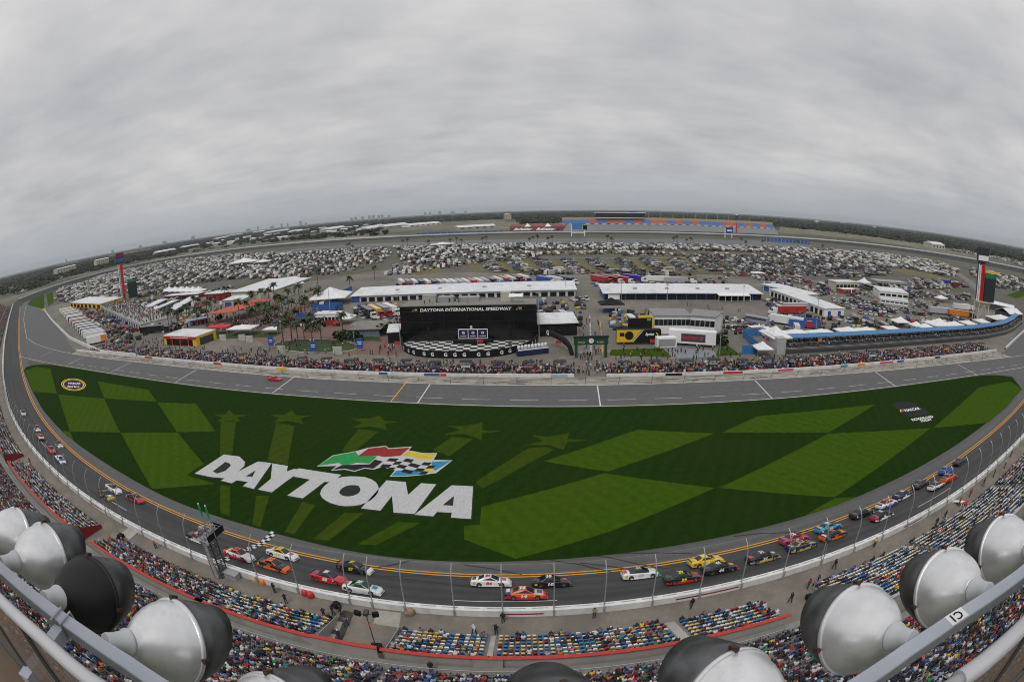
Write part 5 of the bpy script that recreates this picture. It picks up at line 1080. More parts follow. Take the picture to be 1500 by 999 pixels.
# ---- palms
PALMG = mat('palm_fronds', (.045, .065, .022), .8, .4, 1.5); TRUNK = mat('palm_trunk', (.13, .1, .07), .9, .25, 3)
def palm_mesh(seed, h):
    r_ = random.Random(seed); t = MB(); t.tube([(0, 0, 0), (.1, .05, h * .5), (r_.uniform(-.3, .3), .1, h)], [.28, .2, .17], 7); top = Vector((t.v[-1][0], t.v[-1][1], h)); c = MB()
    for k in range(24):
        a_ = k * 2.4; el = r_.uniform(-.5, 1.1); ln = r_.uniform(2.3, 3.2); d_ = Vector((math.cos(a_), math.sin(a_), 0)); pts = []
        for i in range(5): u = i / 4; pts.append(top + d_ * ln * u * math.cos(el * (1 - u * .5)) + Vector((0, 0, ln * (math.sin(el) * u - .62 * u * u))))
        q = Vector((-d_.y, d_.x, 0)); ws = [.15, .5, .6, .45, .05]
        for s_ in (-1, 1): strip(c, [p + q * s_ * w_ - Vector((0, 0, .3 * w_)) for p, w_ in zip(pts, ws)], pts)
    return t.mesh('palm_trunk', TRUNK, 40), c.mesh('palm_crown', PALMG)
PALMS = [palm_mesh(k, h) for k, h in enumerate((9.5, 11, 8))]
def palm(px, k, label, sc=1.0):
    e_ = empty('palm_tree', at(*px), k * 1.3, label, 'palm tree', 'palm trees in the infield'); t, c = PALMS[k % 3]
    for nm, m_ in (('trunk', t), ('crown', c)): o = bpy.data.objects.new(nm, m_); COL.objects.link(o); o.parent = e_; o.scale = (sc,) * 3
# ---- black glass victory lane building
a_, ang, L_ = frame((589, 500), (787, 498)); VB = empty('victory_lane_building', a_, ang, 'wide black glass building reading DAYTONA INTERNATIONAL SPEEDWAY with a chequered courtyard in front', 'building'); HB = 12.8
b = MB(); b.prism([(0, 0), (L_, 0), (L_, 12), (0, 12)], 0, HB); b.build('black_facade', mat('black_glass_cladding', (.006, .0065, .007), .22, .2, .3), VB)
for z in (3.3, 7.2, 10.9): part_box(VB, 'facade_band', (L_ / 2, -.04, z), (L_, .08, .14), mat('dark_joint', (.02, .02, .022), .4))
for k in range(1, 6): part_box(VB, 'mullion', (L_ * k / 6, -.05, 6.2), (.12, .1, 12.2), MATS['dark_joint'])
sh_ = MATS['white_paint']
b = MB(); put_text(b, 'DAYTONA INTERNATIONAL SPEEDWAY', (L_ * .155, -.12, 10.9), (L_ * .67, 0, 0), (0, 0, 1.2), 0, .035, .15); b.build('name_lettering', WHITE, VB)
for x in (.09, .85):
    b = MB(); w_ = 2.1
    for k, (m_, dx, dz) in enumerate(((0, 0, 0), (1, .6, .5), (2, 1.2, .3), (3, 1.35, -.1))): b.add([(L_ * x + dx, -.13 - k * .006, 11 + dz), (L_ * x + dx + .8, -.13 - k * .006, 11.1 + dz), (L_ * x + dx + 1.1, -.13 - k * .006, 11.7 + dz), (L_ * x + dx + .3, -.13 - k * .006, 11.6 + dz)], [(0, 1, 2, 3)], k)
    b.build('flag_emblem', [GREEN, RED, YELLOW, BLUE], VB)
b = MB(); b.box((L_ / 2, 6, HB + .1), (L_ - .5, 11.5, .2)); b.build('roof_deck', mat('roof_gravel', (.22, .21, .19), .9, .2, 1), VB)
b = MB()
for z in (.6, 1.1): b.tube([(0.1, .1, HB + z), (L_ - .1, .1, HB + z)], .05, 4); b.tube([(0.1, 11.9, HB + z), (L_ - .1, 11.9, HB + z)], .05, 4)
for k in range(31): b.tube([(.1 + k * (L_ - .2) / 30, .1, HB), (.1 + k * (L_ - .2) / 30, .1, HB + 1.1)], .04, 4)
b.build('roof_railing', GREY, VB)
for k, (x, w_, y, h) in enumerate(((.2, 5, 7, 3.0), (.77, 3.6, 8, 3.4), (.32, 6, 8.5, 2.0), (.5, 7, 9, 1.6))): part_box(VB, 'roof_cabin', (L_ * x, y, HB + .2 + h / 2), (w_, 3, h), (CONC, BEIGE, GREY, GREY)[k])
b = MB(); b.add([(L_ * .8, 1.5, HB + 2.6), (L_ * .9, 1.5, HB + 2.6), (L_ * .9, 5, HB + 3.2), (L_ * .8, 5, HB + 3.2)], [(0, 1, 2, 3)]); b.box((L_ * .85, 3, HB + 1.3), (.1, .1, 2.6)); b.build('roof_awning', WHITE, VB)
p_it = [];
for k in range(16): p_it.append((rs.randrange(4), VB.matrix_basis @ Vector((0, 0, 0)) if False else a_ + Matrix.Rotation(ang, 3, 'Z') @ Vector((L_ * rs.uniform(.15, .5), rs.uniform(2, 9), HB + .2)), rs.uniform(0, 6), (1, 1, 1), rnd_cols(rs)))
ROOFP = p_it
# chequered courtyard + curved wall of G panels
cw_px = [(588.5, 501), (588, 508), (590, 514), (598, 519), (610, 522.3), (630, 524.3), (660, 525), (700, 524.7), (730, 522.5), (752, 518.5), (770, 512.5), (783, 506.5), (788.5, 499.5)]
cw = smooth_line(resample(ats(cw_px, 0), 1.5), 6); wl = Vector(VB.location)
cy_o = empty('courtyard_wall', wl, 0, 'low curved black wall with a row of white G letters in front of the victory lane courtyard', 'wall')
q_ = normals2(cw); b = MB(); A_ = [p - wl for p in cw]; up2 = Vector((0, 0, 2.3)); strip(b, [p + n_ * 0 for p, n_ in zip(A_, q_)], [p + up2 for p in A_]); strip(b, [p + up2 for p in A_], [p + up2 - n_ * .5 for p, n_ in zip(A_, q_)]); strip(b, [p + up2 - n_ * .5 for p, n_ in zip(A_, q_)], [p - n_ * .5 for p, n_ in zip(A_, q_)]); b.build('curved_panel', BLACK, cy_o)
b = MB(); 
for k in range(2, 20):
    i = int(k * (len(cw) - 1) / 20); p = A_[i]; n_ = q_[i]; t = Vector((-n_.y, n_.x, 0)); put_text(b, 'G', p + n_ * .06 - t * .6 + Vector((0, 0, .55)), t * 1.15, (0, 0, 1.3), 0, .05); 
    b.build('letter', WHITE, cy_o); b = MB()
b = MB(); b.poly([Vector((p.x, p.y, .03)) for p in cw] + [a_ + Vector((0, 0, .03)) + Matrix.Rotation(ang, 3, 'Z') @ Vector((L_, -.5, 0)), a_ + Vector((0, 0, .03)) + Matrix.Rotation(ang, 3, 'Z') @ Vector((0, -.5, 0))][0:2]); 
CHK = mat('chequered_paving', (.55, .55, .55), .6, .08, .5); nt_, bs_ = nodes_of(CHK); g = nt_.nodes.new('ShaderNodeNewGeometry'); ckn = nt_.nodes.new('ShaderNodeTexChecker'); ckn.inputs['Scale'].default_value = .42; ckn.inputs['Color1'].default_value = (.62, .62, .6, 1); ckn.inputs['Color2'].default_value = (.015, .015, .015, 1); nt_.links.new(g.outputs['Position'], ckn.inputs['Vector']); nt_.links.new(ckn.outputs['Color'], bs_.inputs['Base Color'])
struct(b.build('courtyard_paving', CHK))
sa, sang, sl_ = frame((666, 503.5), (718, 503)); sg = empty('victory_stage', sa, sang, 'round black stage with three dark screens and white frame before the black building', 'stage')
b = MB(); b.prism([(sl_ / 2 + (sl_ / 2 + 1) * math.cos(t), 2 + 3.2 * math.sin(t)) for t in np.linspace(0, 2 * PI, 24, endpoint=False)], 0, 1.0); b.build('platform', BLACK, sg)
b = MB(); b.box((sl_ / 2, 2.5, 4.6), (sl_ * .82, .3, .3)); b.box((sl_ / 2, 2.5, 1.3), (sl_ * .82, .3, .3))
for k in range(4): b.box((sl_ * (.09 + k * .2733), 2.5, 2.95), (.25, .3, 3.6))
b.build('frame', WHITE, sg)
for k in range(3):
    cx_ = sl_ * (.2267 + k * .2733); sc_ = part_box(sg, 'screen', (cx_, 2.4, 2.95), (sl_ * .24, .15, 3.0), mat('navy_panel', (.012, .015, .06), .3)); b = MB(); put_text(b, 'G', (cx_ - .55, 2.3, 2.9), (1.1, 0, 0), (0, 0, .9), 0, .05); b.box((cx_, 2.3, 2.1), (2.2, .02, .25)); b.build('panel_lettering', WHITE, sg)
b = MB(); put_text(b, 'G', (sl_ / 2 - 1, 2.4, 4.9), (.9, 0, 0), (0, 0, 1.1), 0, .05); b.build('top_letter', WHITE, sg)
for x, px in ((-6, (629, 505)), (6, (747, 504))):
    b = MB(); b.tube([(0, 0, 0), (0, 0, 6.5)], .12, 6); b.box((0, 0, 5.8), (1.0, .8, 1.6)); b.box((0, 0, .1), (1.2, 1.2, .2)); tag(b.build('speaker_tower', BLACK, None, at(*px)), f'slim black speaker mast on the {"left" if x < 0 else "right"} of the chequered courtyard', 'speaker mast')
# ---- garages
g1, L1 = hall('garage_building', 'long white roofed garage with blue ends behind the black glass building', 'garage', (516, 443), (843, 433.5), 20, 4.3, mat('garage_wall_white', (.55, .57, .6), .6, .06, .5), ROOFW, 'mono', 2.2, .8, 26, BLACK, .72, .72)
part_box(g1, 'blue_end', (2.2, -.06, 1.6), (4.6, .12, 3.2), BLUE); part_box(g1, 'end_door', (-.06, 6, 1.7), (.12, 7, 3.0), WHITE)
g2, L2 = hall('garage_building', 'long white roofed garage with blue pillars and dark open bays on the right', 'garage', (885, 439.5), (1115, 439.5), 22, 4.3, BLUE, ROOFW, 'mono', 2.0, .8, 16, BLACK, .92, .84)
part_box(g2, 'end_door', (5, -.14, 1.6), (6, .1, 2.7), WHITE)
a2 = (g2, L2); b = MB(); b.add([(L2 * .69, -5, 3.1), (L2 * .9, -5, 3.1), (L2 * .9, 0, 3.8), (L2 * .69, 0, 3.8), (L2 * .69, -5, 2.8), (L2 * .9, -5, 2.8), (L2 * .9, 0, 3.5), (L2 * .69, 0, 3.5)], [(0, 1, 2, 3), (7, 6, 5, 4), (0, 4, 5, 1), (1, 5, 6, 2), (3, 7, 4, 0)]); b.build('awning', WHITE, g2)
for k in range(6): part_box(g2, 'awning_post', (L2 * (.69 + k * .042), -4.8, 1.4), (.2, .2, 2.8), WHITE)
for k in range(4):
    for g_, l_ in ((g1, L1), (g2, L2)): part_box(g_, 'roof_vent', (l_ * (.2 + .2 * k), 9, 4.5), (2, 1.2, 1.0), GREY)
g3, L3 = hall('garage_building', 'narrow white garage with dark doorways running diagonally on the right', 'garage', (1207, 464), (1236, 463.5), 58, 5, WHITE, ROOFW, 'flat', 0, .4, 2, BLUE, .3, .7)
# the diagonal garage: doors along its long left side
for k in range(13): part_box(g3, 'side_door', (-.05, 3 + k * 4.3, 1.5), (.1, 2.6, 2.7), BLACK)
hall('paddock_shed', 'white and blue team shed with orange edged awning on the right', 'building', (1118, 425), (1176, 441), 12, 4.5, WHITE, ROOFW, 'flat', 0, 1, 6, BLUE, .8, .8)
hall('paddock_shed', 'wide white office block with dark windows on the right paddock edge', 'building', (1288, 437), (1330, 441), 16, 6, WHITE, ROOFW, 'mono', 1, .3, windows=5)
hall('paddock_shed', 'long low white trailer office in front of the wide white office block', 'building', (1290, 444), (1330, 449), 5, 3.2, WHITE, ROOFW, 'flat', 0, .2, windows=6)
hall('paddock_shed', 'two storey pale office block behind a red hospitality unit', 'building', (1224, 427), (1256, 427), 9, 8, BEIGE, ROOFW, 'flat', 0, .3, windows=6)
hall('paddock_shed', 'long red hospitality unit before the pale office block', 'building', (1235, 430.5), (1258, 430.5), 5, 3.6, RED, WHITE, 'flat', 0, .3, 3, BLACK)
hall('paddock_shed', 'grey hospitality block with flat roof behind the wide white office', 'building', (1284, 421), (1328, 424), 12, 6, GREY, CONC, 'flat', 0, .3, windows=5)
# media centre with ribbon windows, screen, trailers
mc, Lm = hall('media_centre', 'white building with dark ribbon windows and grey roof behind the yellow black trailer', 'building', (958, 489), (1010, 489), 13, 9, WHITE, mat('grey_roof', (.23, .23, .235), .7, .1, .5), 'flat', 0, .5)
for k in range(8): part_box(mc, 'window', ((k + .5) * Lm / 8, -.05, 4.4), (Lm / 8 * .92, .12, 2.2), GLASS)
a_, ang, L_ = frame((1010, 489.5), (1046, 491)); mw = empty('media_centre_wing', a_, ang - .12, 'angled white wing of the ribbon windowed building', 'building'); b = MB(); b.prism([(.05, 0), (L_, 0), (L_ + 3, 11), (.6, 13)], 0, 7); b.build('wall', WHITE, mw); b = MB(); b.prism([(-.2, -.5), (L_ + .4, -.5), (L_ + 3.4, 11.4), (.4, 13.4)], 7.02, 7.35); b.build('roof', MATS['grey_roof'], mw)
for k in range(5): part_box(mw, 'window', ((k + .5) * L_ / 5, -.05, 4.4), (L_ / 5 * .9, .12, 2.2), GLASS)
vs = empty('video_screen', at(937, 490), .0, 'black outdoor video screen with yellow side frame and green corner sign', 'screen'); part_box(vs, 'panel', (0, 0, 3.6), (9.0, 1.2, 5.2), BLACK); part_box(vs, 'frame', (4.8, 0, 4.0), (.5, 1.3, 5.4), YELLOW); part_box(vs, 'header', (2, .1, 6.7), (5.5, 1.0, .8), YELLOW); part_box(vs, 'green_sign', (3.3, -.68, 5.7), (1.6, .1, .8), mat('green_sign_light', (.02, .5, .12), .5)); part_box(vs, 'stand', (0, .5, .7), (5, .8, 1.4), DARK)
def trailer_box(name, label, pa, pb, h, w_, m, texts, extra=None):
    a_, ang, L_ = frame(pa, pb); e_ = empty(name, a_, ang, label, 'trailer'); b = MB(); b.box((L_ / 2, w_ / 2, h / 2 + .9), (L_, w_, h)); b.build('box', m, e_)
    for x in (.78, .86): 
        b = MB(); b.lathe([(0, 0), (.5, 0), (.5, .4), (0, .4)], 10, 0, None, Matrix.Translation((L_ * x, .1, .5)) @ Matrix.Rotation(-PI / 2, 4, 'X')); b.build('wheel', RUBBER, e_)
    part_box(e_, 'undercarriage', (L_ * .5, w_ / 2, .6), (L_ * .8, w_ * .7, .6), DARK)
    for s_, x, z, wd, ht, m_, nm in texts: b = MB(); put_text(b, s_, (L_ * x, -.09, z), (L_ * wd, 0, 0), (0, 0, ht), 0, .04, .15); b.build(nm, m_, e_)
    return e_, L_
t_, L_ = trailer_box('show_trailer', 'show trailer, yellow front half and black rear half with white lettering', (903, 505), (968, 504.5), 4.2, 3, BLACK, [('Sprint', .64, 2.9, .2, 1.3, WHITE, 'lettering')])
b = MB(); b.prism([(0, 0), (L_ * .34, 0), (L_ * .56, 4.2), (0, 4.2)], -.06, 0); o = b.build('yellow_half', YELLOW, t_); o.rotation_euler = (PI / 2, 0, 0); o.location = (-.01, -.012, .92)
b = MB(); b.prism([(L_ * .355, 0), (L_ * .375, 0), (L_ * .60, 4.2), (L_ * .58, 4.2)], -.06, 0); o = b.build('white_stripe', WHITE, t_); o.rotation_euler = (PI / 2, 0, 0); o.location = (-.01, -.014, .92)
b = MB(); b.box((L_ * .12, -.1, 3.6), (1.6, .05, 1.2)); b.build('hatch', BLACK, t_)
b = MB(); b.lathe([(0, 0), (1.5, 0)], 20, 0, None, Matrix.Translation((L_ * .28, -.11, 3.2)) @ Matrix.Rotation(PI / 2, 4, 'X')); b.build('round_emblem', BLACK, t_)
b = MB(); b.add([(L_ * .87, -.1, 2.4), (L_ * .9, -.1, 2.4), (L_ * .94, -.1, 3.4), (L_ * .9, -.1, 4.3), (L_ * .87, -.1, 4.3), (L_ * .91, -.1, 3.4)], [(0, 1, 2, 5), (5, 2, 3, 4)]); b.build('yellow_chevron', YELLOW, t_)
t2, L_ = trailer_box('show_trailer', 'long white show trailer with a red lettered picture panel beside the lawn', (979, 505), (1048, 510), 4.4, 3.5, WHITE, [('DAYTONA 500', .31, 2.4, .42, 1.2, RED, 'lettering')])
part_box(t2, 'picture_panel', (L_ * .52, -.05, 3.0), (L_ * .5, .06, 2.6), mat('navy_picture_panel', (.05, .05, .09), .5, .5, 1.2)); part_box(t2, 'panel_border', (L_ * .52, -.02, 3.0), (L_ * .52, .05, 2.9), SKIN)
b = MB(); b.box((0, 0, 2.0), (7, 3, 3.4)); b.box((0, -1.55, 2.0), (6, .08, 2.4), 0, 1); b.box((0, 0, .2), (6, 2.5, .4), 0, 1); tag(b.build('display_board', [WHITE, GREY], None, at(975, 509)), 'grey and white printed display stand left of the long white show trailer', 'display stand')
b = MB(); b.poly(zset(ats([(895, 512), (970, 510), (985, 523), (893, 521)]), .02)); b.poly(zset(ats([(1056, 500), (1075, 512), (1084, 520), (1048, 522)]), .02)); struct(b.build('paddock_lawn', LAWN_L))
b = MB(); b.poly(zset(ats([(973, 508), (1045, 513), (1050, 522), (985, 525)]), .024)); struct(b.build('grey_show_floor', mat('grey_show_floor', (.2, .22, .24), .6, .08, .5)))
# green gate
a_, ang, L_ = frame((842, 524), (889, 523)); gt = empty('pit_gate', a_, ang, 'dark green gantry gate with round clock over the walk to the pits', 'gate')
for x in (.04, .96): part_box(gt, 'post', (L_ * x, 0, 2.2), (.8, 1.0, 4.4), DKGREEN)
part_box(gt, 'beam', (L_ / 2, 0, 5.4), (L_ + .6, 1.0, 2.4), DKGREEN); part_box(gt, 'cornice', (L_ / 2, 0, 6.72), (L_ + 1, 1.3, .22), BLACK)
b = MB(); b.lathe([(0, .03), (.8, .03), (.8, 0)], 20, 0, None, Matrix.Translation((L_ / 2, -.52, 5.5)) @ Matrix.Rotation(PI / 2, 4, 'X')); ck_ = b.build('clock', WHITE, gt); b = MB(); b.box((L_ / 2, -.58, 5.75), (.08, .02, .5)); b.box((L_ / 2 + .2, -.58, 5.5), (.4, .02, .08)); b.build('clock_hand', BLACK, ck_)
GOLD = mat('gold_lettering', (.5, .36, .06), .4, .05, 2)
for x in (.1, .68): b = MB(); put_text(b, 'ROLEX', (L_ * x, -.53, 4.7), (L_ * .22, 0, 0), (0, 0, .7), 0, .03); b.build('gold_lettering', GOLD, gt)
b = MB(); [ground_line(b, [at(866, 523).lerp(at(864, 462), k / 30), at(866, 523).lerp(at(864, 462), (k + .5) / 30)], .45, .02) for k in range(30)]
struct(b.build('gate_walk_stripe', LINEW)); b = MB(); ground_line(b, [at(883, 520), at(879, 470)], .2, .02); ground_line(b, [at(846, 470), at(847, 500)], .2, .02); struct(b.build('orange_paddock_line', LINEO))
# white canopies beside the black building, G arch
hall('hospitality_pavilion', 'white roofed black walled pavilion to the right of the black glass building', 'pavilion', (788, 493), (845, 491), 13, 6, BLACK, ROOFW, 'mono', 1.5, .6, windows=4)
hall('hospitality_pavilion', 'small white sloping awning over a black G doorway left of the black building', 'pavilion', (569, 503), (586, 502), 8, 5.2, BLACK, ROOFW, 'mono', 1.5, .3)
b = MB(); pa_, ang, L_ = frame((805, 507), (838, 520)); b.tube([(L_ * t, 0, 4.6 * math.sqrt(max(0, 1 - t ** 3))) for t in np.linspace(0, 1, 12)], [1.0] * 9 + [.8, .7, .7], 8); ga = b.build('inflatable_arch', BLACK, None, pa_, ang); tag(ga, 'black inflatable half arch with a white G beside the black building', 'arch'); b = MB(); put_text(b, 'G', (0, -1.2, 4.2), (1.6, 0, 0), (0, 0, 1.7), 0, .05); b.build('letter', WHITE, ga)
b = MB(); b.box((0, 0, 1.3), (10.5, 2, 2.2), 0, 0); b.box((0, -1.02, 2.1), (10.3, .1, .5), 0, 1); 
for k in range(9): b.lathe([(.5, 0), (.5, .8), (0, 1.1)], 8, 1, None, Matrix.Translation((-4.6 + k * 1.15, 0, 2.4)))
tag(b.build('drinks_display', [mat('navy_vinyl', (.015, .02, .07), .4), WHITE], None, at(780, 519), .3), 'dark blue display counter topped by white drums by the curved G wall', 'display counter')
# ---- haulers
k = 0
hcols = ['white', 'grey', 'white', 'black', 'white', 'black', 'silver', 'white', 'white', 'silver', 'white', 'red', 'white', 'silver', 'black', 'white', 'red', 'white', 'black', 'white']
for i, c in enumerate(hcols):
    t = i / (len(hcols) - 1); hauler((588 + 178 * t, 418 - 7 * t + 4 * math.sin(t * 3)), -PI / 2 + .35, c, rs.choice(['white', 'black', 'red', 'blue']), f'{c} hauler, {ORD(i + 1)} from left in the slanted row behind the long garage')
for i, (x, y, c, cc, lb) in enumerate(((797, 414, 'blue', 'white', 'blue and white hauler at the left of three parked behind the garage gap'), (812, 414, 'white', 'blue', 'white hauler in the middle of three behind the garage gap'), (828, 414, 'dark blue', 'white', 'dark blue hauler at the right of three behind the garage gap'), (878, 413, 'red', 'red', 'red hauler behind the left end of the blue pillared garage'), (893, 413, 'dark red', 'white', 'dark red hauler next to the red one behind the garage'), (908, 413, 'red', 'white', 'bright red hauler beside the purple one'))): hauler((x, y), -PI / 2 + .5, c, cc, lb)
hauler((925, 411), -PI / 2 + .6, 'purple', 'white', 'white topped purple hauler behind the blue pillared garage'); hauler((963, 413), -.25, 'white', 'white', 'long white hauler parked lengthwise behind the blue pillared garage'); hauler((990, 415), -.2, 'silver', 'white', 'shorter silver hauler parked end on to the long white one')
for i, (c, cc) in enumerate((('black', 'white'), ('yellow', 'red'), ('grey', 'red'), ('white', 'white'))): hauler((538 + i * 11, 462 - i * 1.5), -PI / 2 + .55, c, cc, f'{c} hauler with {cc} cab, {ORD(i + 1)} of four left of black glass building')
hauler((1160, 460), PI + .02, 'red', 'white', 'red hauler with a white cab right of the blue pillared garage'); hauler((1165, 455), PI + .02, 'silver', 'white', 'silver topped hauler parked behind the red one on the right'); hauler((1152, 476), -.75, 'white', 'red', 'plain white hauler parked diagonally near the blue fence on the right')
b = MB(); 
hauler((1130, 500), -PI / 2 - .1, 'white', 'white', 'white box truck beside the white pointed tent on the right'); hauler((1402, 420), .05, 'dark red', 'white', 'dark red hauler in the row left of the right scoring tower'); hauler((1385, 416), .05, 'purple', 'white', 'purple hauler at the end of the row left of the right scoring tower'); hauler((1404, 464), -.35, 'orange', 'black', 'orange sided hauler below the right scoring tower'); hauler((1408, 454), -.2, 'white', 'white', 'white hauler just left of the right scoring tower legs'); hauler((1375, 460), -.3, 'silver', 'white', 'silver hauler by the dirt car park left of the scoring tower')
LC = ['white', 'yellow', 'white', 'silver', 'white', 'grey', 'white', 'white', 'black', 'white', 'silver', 'red', 'white', 'black', 'white', 'grey']
LC = LC + ['white', 'black', 'white', 'dark blue', 'white', 'silver', 'white']
for i, c in enumerate(LC):
    t = i / (len(LC) - 1); hauler((97 + 42 * t, 457 + 38 * t), .33, c, rs.choice(['yellow', 'red', 'black', 'white']), f'{c} hauler, {ORD(i + 1)} from the far end of the slanted row by the left pit entry')
t3, L_ = trailer_box('show_trailer', 'white trailer with an orange tail at the near end of the left hauler row', (128, 507), (157, 501), 3.6, 2.6, WHITE, []); part_box(t3, 'orange_tail', (L_ * .86, -.03, 2.7), (L_ * .28, .1, 3.5), ORANGE)
hauler((223, 488), .12, 'black', 'black', 'black hauler at the near end of the left rooftop terrace')
# ---- left side buildings
lg, L_ = hall('garage_terrace', 'low white garage block with a crowded viewing roof in the left infield', 'garage', (148, 455), (207, 485), 24, 4.6, mat('pale_garage_wall', (.5, .5, .5), .7), CONC, 'flat', 0, .3, 22, mat('dark_blue_door', (.02, .03, .12), .5), .5, .75)
LGM = (lg.location.copy(), lg.rotation_euler.z, L_)
b = MB()
for z in (.6, 1.1): b.tube([(0, .1, 3.8 + z), (L_, .1, 3.8 + z)], .05, 4)
for i in range(24): b.tube([(L_ * i / 23, .1, 3.7), (L_ * i / 23, .1, 4.9)], .04, 4)
b.build('roof_railing', GREY, lg)
hall('paddock_shed', 'white roofed inspection shed with yellow fronted bays on the far left', 'building', (103, 449), (148, 452), 24, 5, YELLOW, ROOFW, 'mono', 1, .6, 8, BLACK, .6, .75)
hall('paddock_shed', 'thin white canopy reaching towards the left scoring tower', 'building', (150, 445), (173, 440), 8, 4.5, GREY, ROOFW, 'flat', 0, .5)
hs, L_ = hall('drive_through_canopy', 'white roofed red and yellow open canopy building near the left pit wall', 'canopy', (242, 505), (289, 507.5), 13, 5.4, RED, ROOFW, 'flat', 0, .3, 4, BLACK, .85, .62)
part_box(hs, 'yellow_end', (L_ - 1.3, -.08, 2.05), (2.6, .16, 4.05), YELLOW); part_box(hs, 'yellow_side', (L_ + .08, 6.5, 2.05), (.16, 13.1, 4.05), YELLOW); part_box(hs, 'side_opening', (L_ + .2, 6.5, 1.6), (.1, 9, 3.2), DARK); part_box(hs, 'yellow_pier', (.9, -.08, 2.05), (1.8, .16, 4.05), YELLOW); part_box(hs, 'red_fascia', (L_ / 2, -.3, 3.6), (L_, .3, 1.0), RED)
b = MB(); b.box((L_ * .5, -.48, 3.6), (L_ * .55, .04, .25)); b.build('fascia_stripe', WHITE, hs)
rc = empty('red_canopy', at(303, 475), .0, 'large orange red sloping canopy over a crowded fan area on the left', 'canopy'); a_, ang, L_ = frame((303, 475), (344, 473)); rc.rotation_euler = (0, 0, ang)
b = MB(); b.add([(0, 0, 5.2), (L_, 0, 5.8), (L_ + 14, 34, 7.5), (10, 30, 6.4)] + [(0, 0, 4.9), (L_, 0, 5.5), (L_ + 14, 34, 7.2), (10, 30, 6.1)], [(0, 1, 2, 3), (7, 6, 5, 4), (0, 4, 5, 1), (1, 5, 6, 2), (2, 6, 7, 3), (3, 7, 4, 0)]); b.build('roof', mat('orange_red_canvas', (.45, .085, .04), .7, .08, .6), rc)
for x, y in ((1, 1), (L_ - 1, 1), (L_ + 12, 32), (11, 28), (L_ / 2, 15)): part_box(rc, 'post', (x, y, 2.5), (.3, .3, 5), GREY)
hall('red_pavilion', 'long dark red bar front under the orange red canopy', 'building', (280, 478), (308, 473), 5, 3.6, mat('dark_red_wall', (.28, .02, .03), .6), mat('pale_blue_roof', (.2, .3, .42), .6), 'flat', 0, .6, 4, BLACK)
hall('red_pavilion', 'red walled pavilion with a white flat roof left of the palms', 'building', (302, 441), (328, 440), 12, 6.5, mat('red_wall_star', (.36, .025, .03), .6), ROOFW, 'flat', 0, 1.0, 3, mat('dark_red_door', (.12, .01, .01), .5))
hall('exhibition_hall', 'big pale exhibition hall with white roof panels behind the palms', 'hall', (340, 442), (402, 441), 42, 8.5, BEIGE, ROOFW, 'mono', 2.5, .8, 3, GREY)
hall('exhibition_hall', 'second white roofed hall with a stepped side wing right of the exhibition hall', 'hall', (404, 436), (446, 430), 36, 9, mat('pale_grey_wall', (.42, .42, .41), .8), ROOFW, 'mono', 2, .6, 4, GREY)
hall('entrance_canopy', 'white porch canopy with a blue panel before the exhibition hall', 'canopy', (328, 450), (356, 449), 12, 5.5, BEIGE, ROOFW, 'mono', 1, .6, 2, BLUE, .7, .7)
for i, (pa, pb, dp, lb) in enumerate((((211, 462), (246, 444), 8, 'long white sloping canopy left of the palms'), ((226, 462), (262, 446), 5, 'narrow white canopy beside the long sloping one'), ((258, 461), (291, 440), 7, 'slanting white awning at the edge of the left palms'), ((243, 440), (290, 437), 10, 'white and red low hall below the row of small pointed tents'))): hall('market_canopy', lb, 'canopy', pa, pb, dp, 4.2, (GREY, GREY, GREY, mat('dark_red_wall2', (.25, .03, .03), .6))[i], ROOFW, 'flat', 0, .6, 6, BLACK, .8, .7)
hall('low_office', 'low grey roofed blue walled office beside the grass island', 'building', (510, 494.5), (556, 493), 14, 4, mat('grey_blue_wall', (.16, .22, .28), .8), mat('weathered_flat_roof', (.2, .195, .18), .9, .2, .4), 'flat', 0, 1.2, windows=8, wmat=mat('slatted_pale_window', (.3, .35, .4), .6))
hd_, L_ = hall('hospitality_bus', 'white double deck hospitality unit with dark windows above a dark red base', 'building', (461, 477), (497, 476), 6, 6.5, WHITE, ROOFW, 'flat', 0, .2, windows=7); part_box(hd_, 'red_base', (L_ / 2, -.08, 1.2), (L_, .16, 2.4), MATS['dark_red_wall']); part_box(hd_, 'roof_hump', (L_ * .4, 3, 5.5), (4, 2, .8), WHITE)
a_, ang, L_ = frame((487, 443), (516, 428)); fe = empty('screen_fence', a_, ang, 'tall plain blue screen fence beside the white pointed marquee', 'fence'); part_box(fe, 'panel', (L_ / 2, 0, 2), (L_, .12, 4), mat('royal_blue_screen', (.03, .11, .34), .7)); 
for i in range(8): part_box(fe, 'post', (L_ * i / 7, .15, 2), (.12, .12, 4.1), GREY)
for i, (px, w_, d_, rz_) in enumerate((((450, 469), 10, 5, .1), ((480, 453), 16, 7, -.3), ((1178, 478), 14, 8, -.6))):
    e_ = empty('blue_enclosure', at(*px), rz_, ('small blue walled enclosure beside the double deck unit', 'blue tarpaulin covered stack behind the double deck unit', 'blue walled enclosure behind the white hauler on the right')[i], 'enclosure')
    for nm, c_, s_ in (('front', (0, -d_ / 2, 1.6), (w_, .15, 3.2)), ('back', (0, d_ / 2, 1.6), (w_, .15, 3.2)), ('side', (-w_ / 2, 0, 1.6), (.15, d_ - .2, 3.1)), ('side', (w_ / 2, 0, 1.6), (.15, d_ - .2, 3.1))): part_box(e_, nm, c_, s_, MATS['royal_blue_screen'])
bl = empty('screen_fence', at(1088, 493), 0, 'angled bright blue fence by the small white tent and orange truck', 'fence'); inv = -Vector(bl.location)
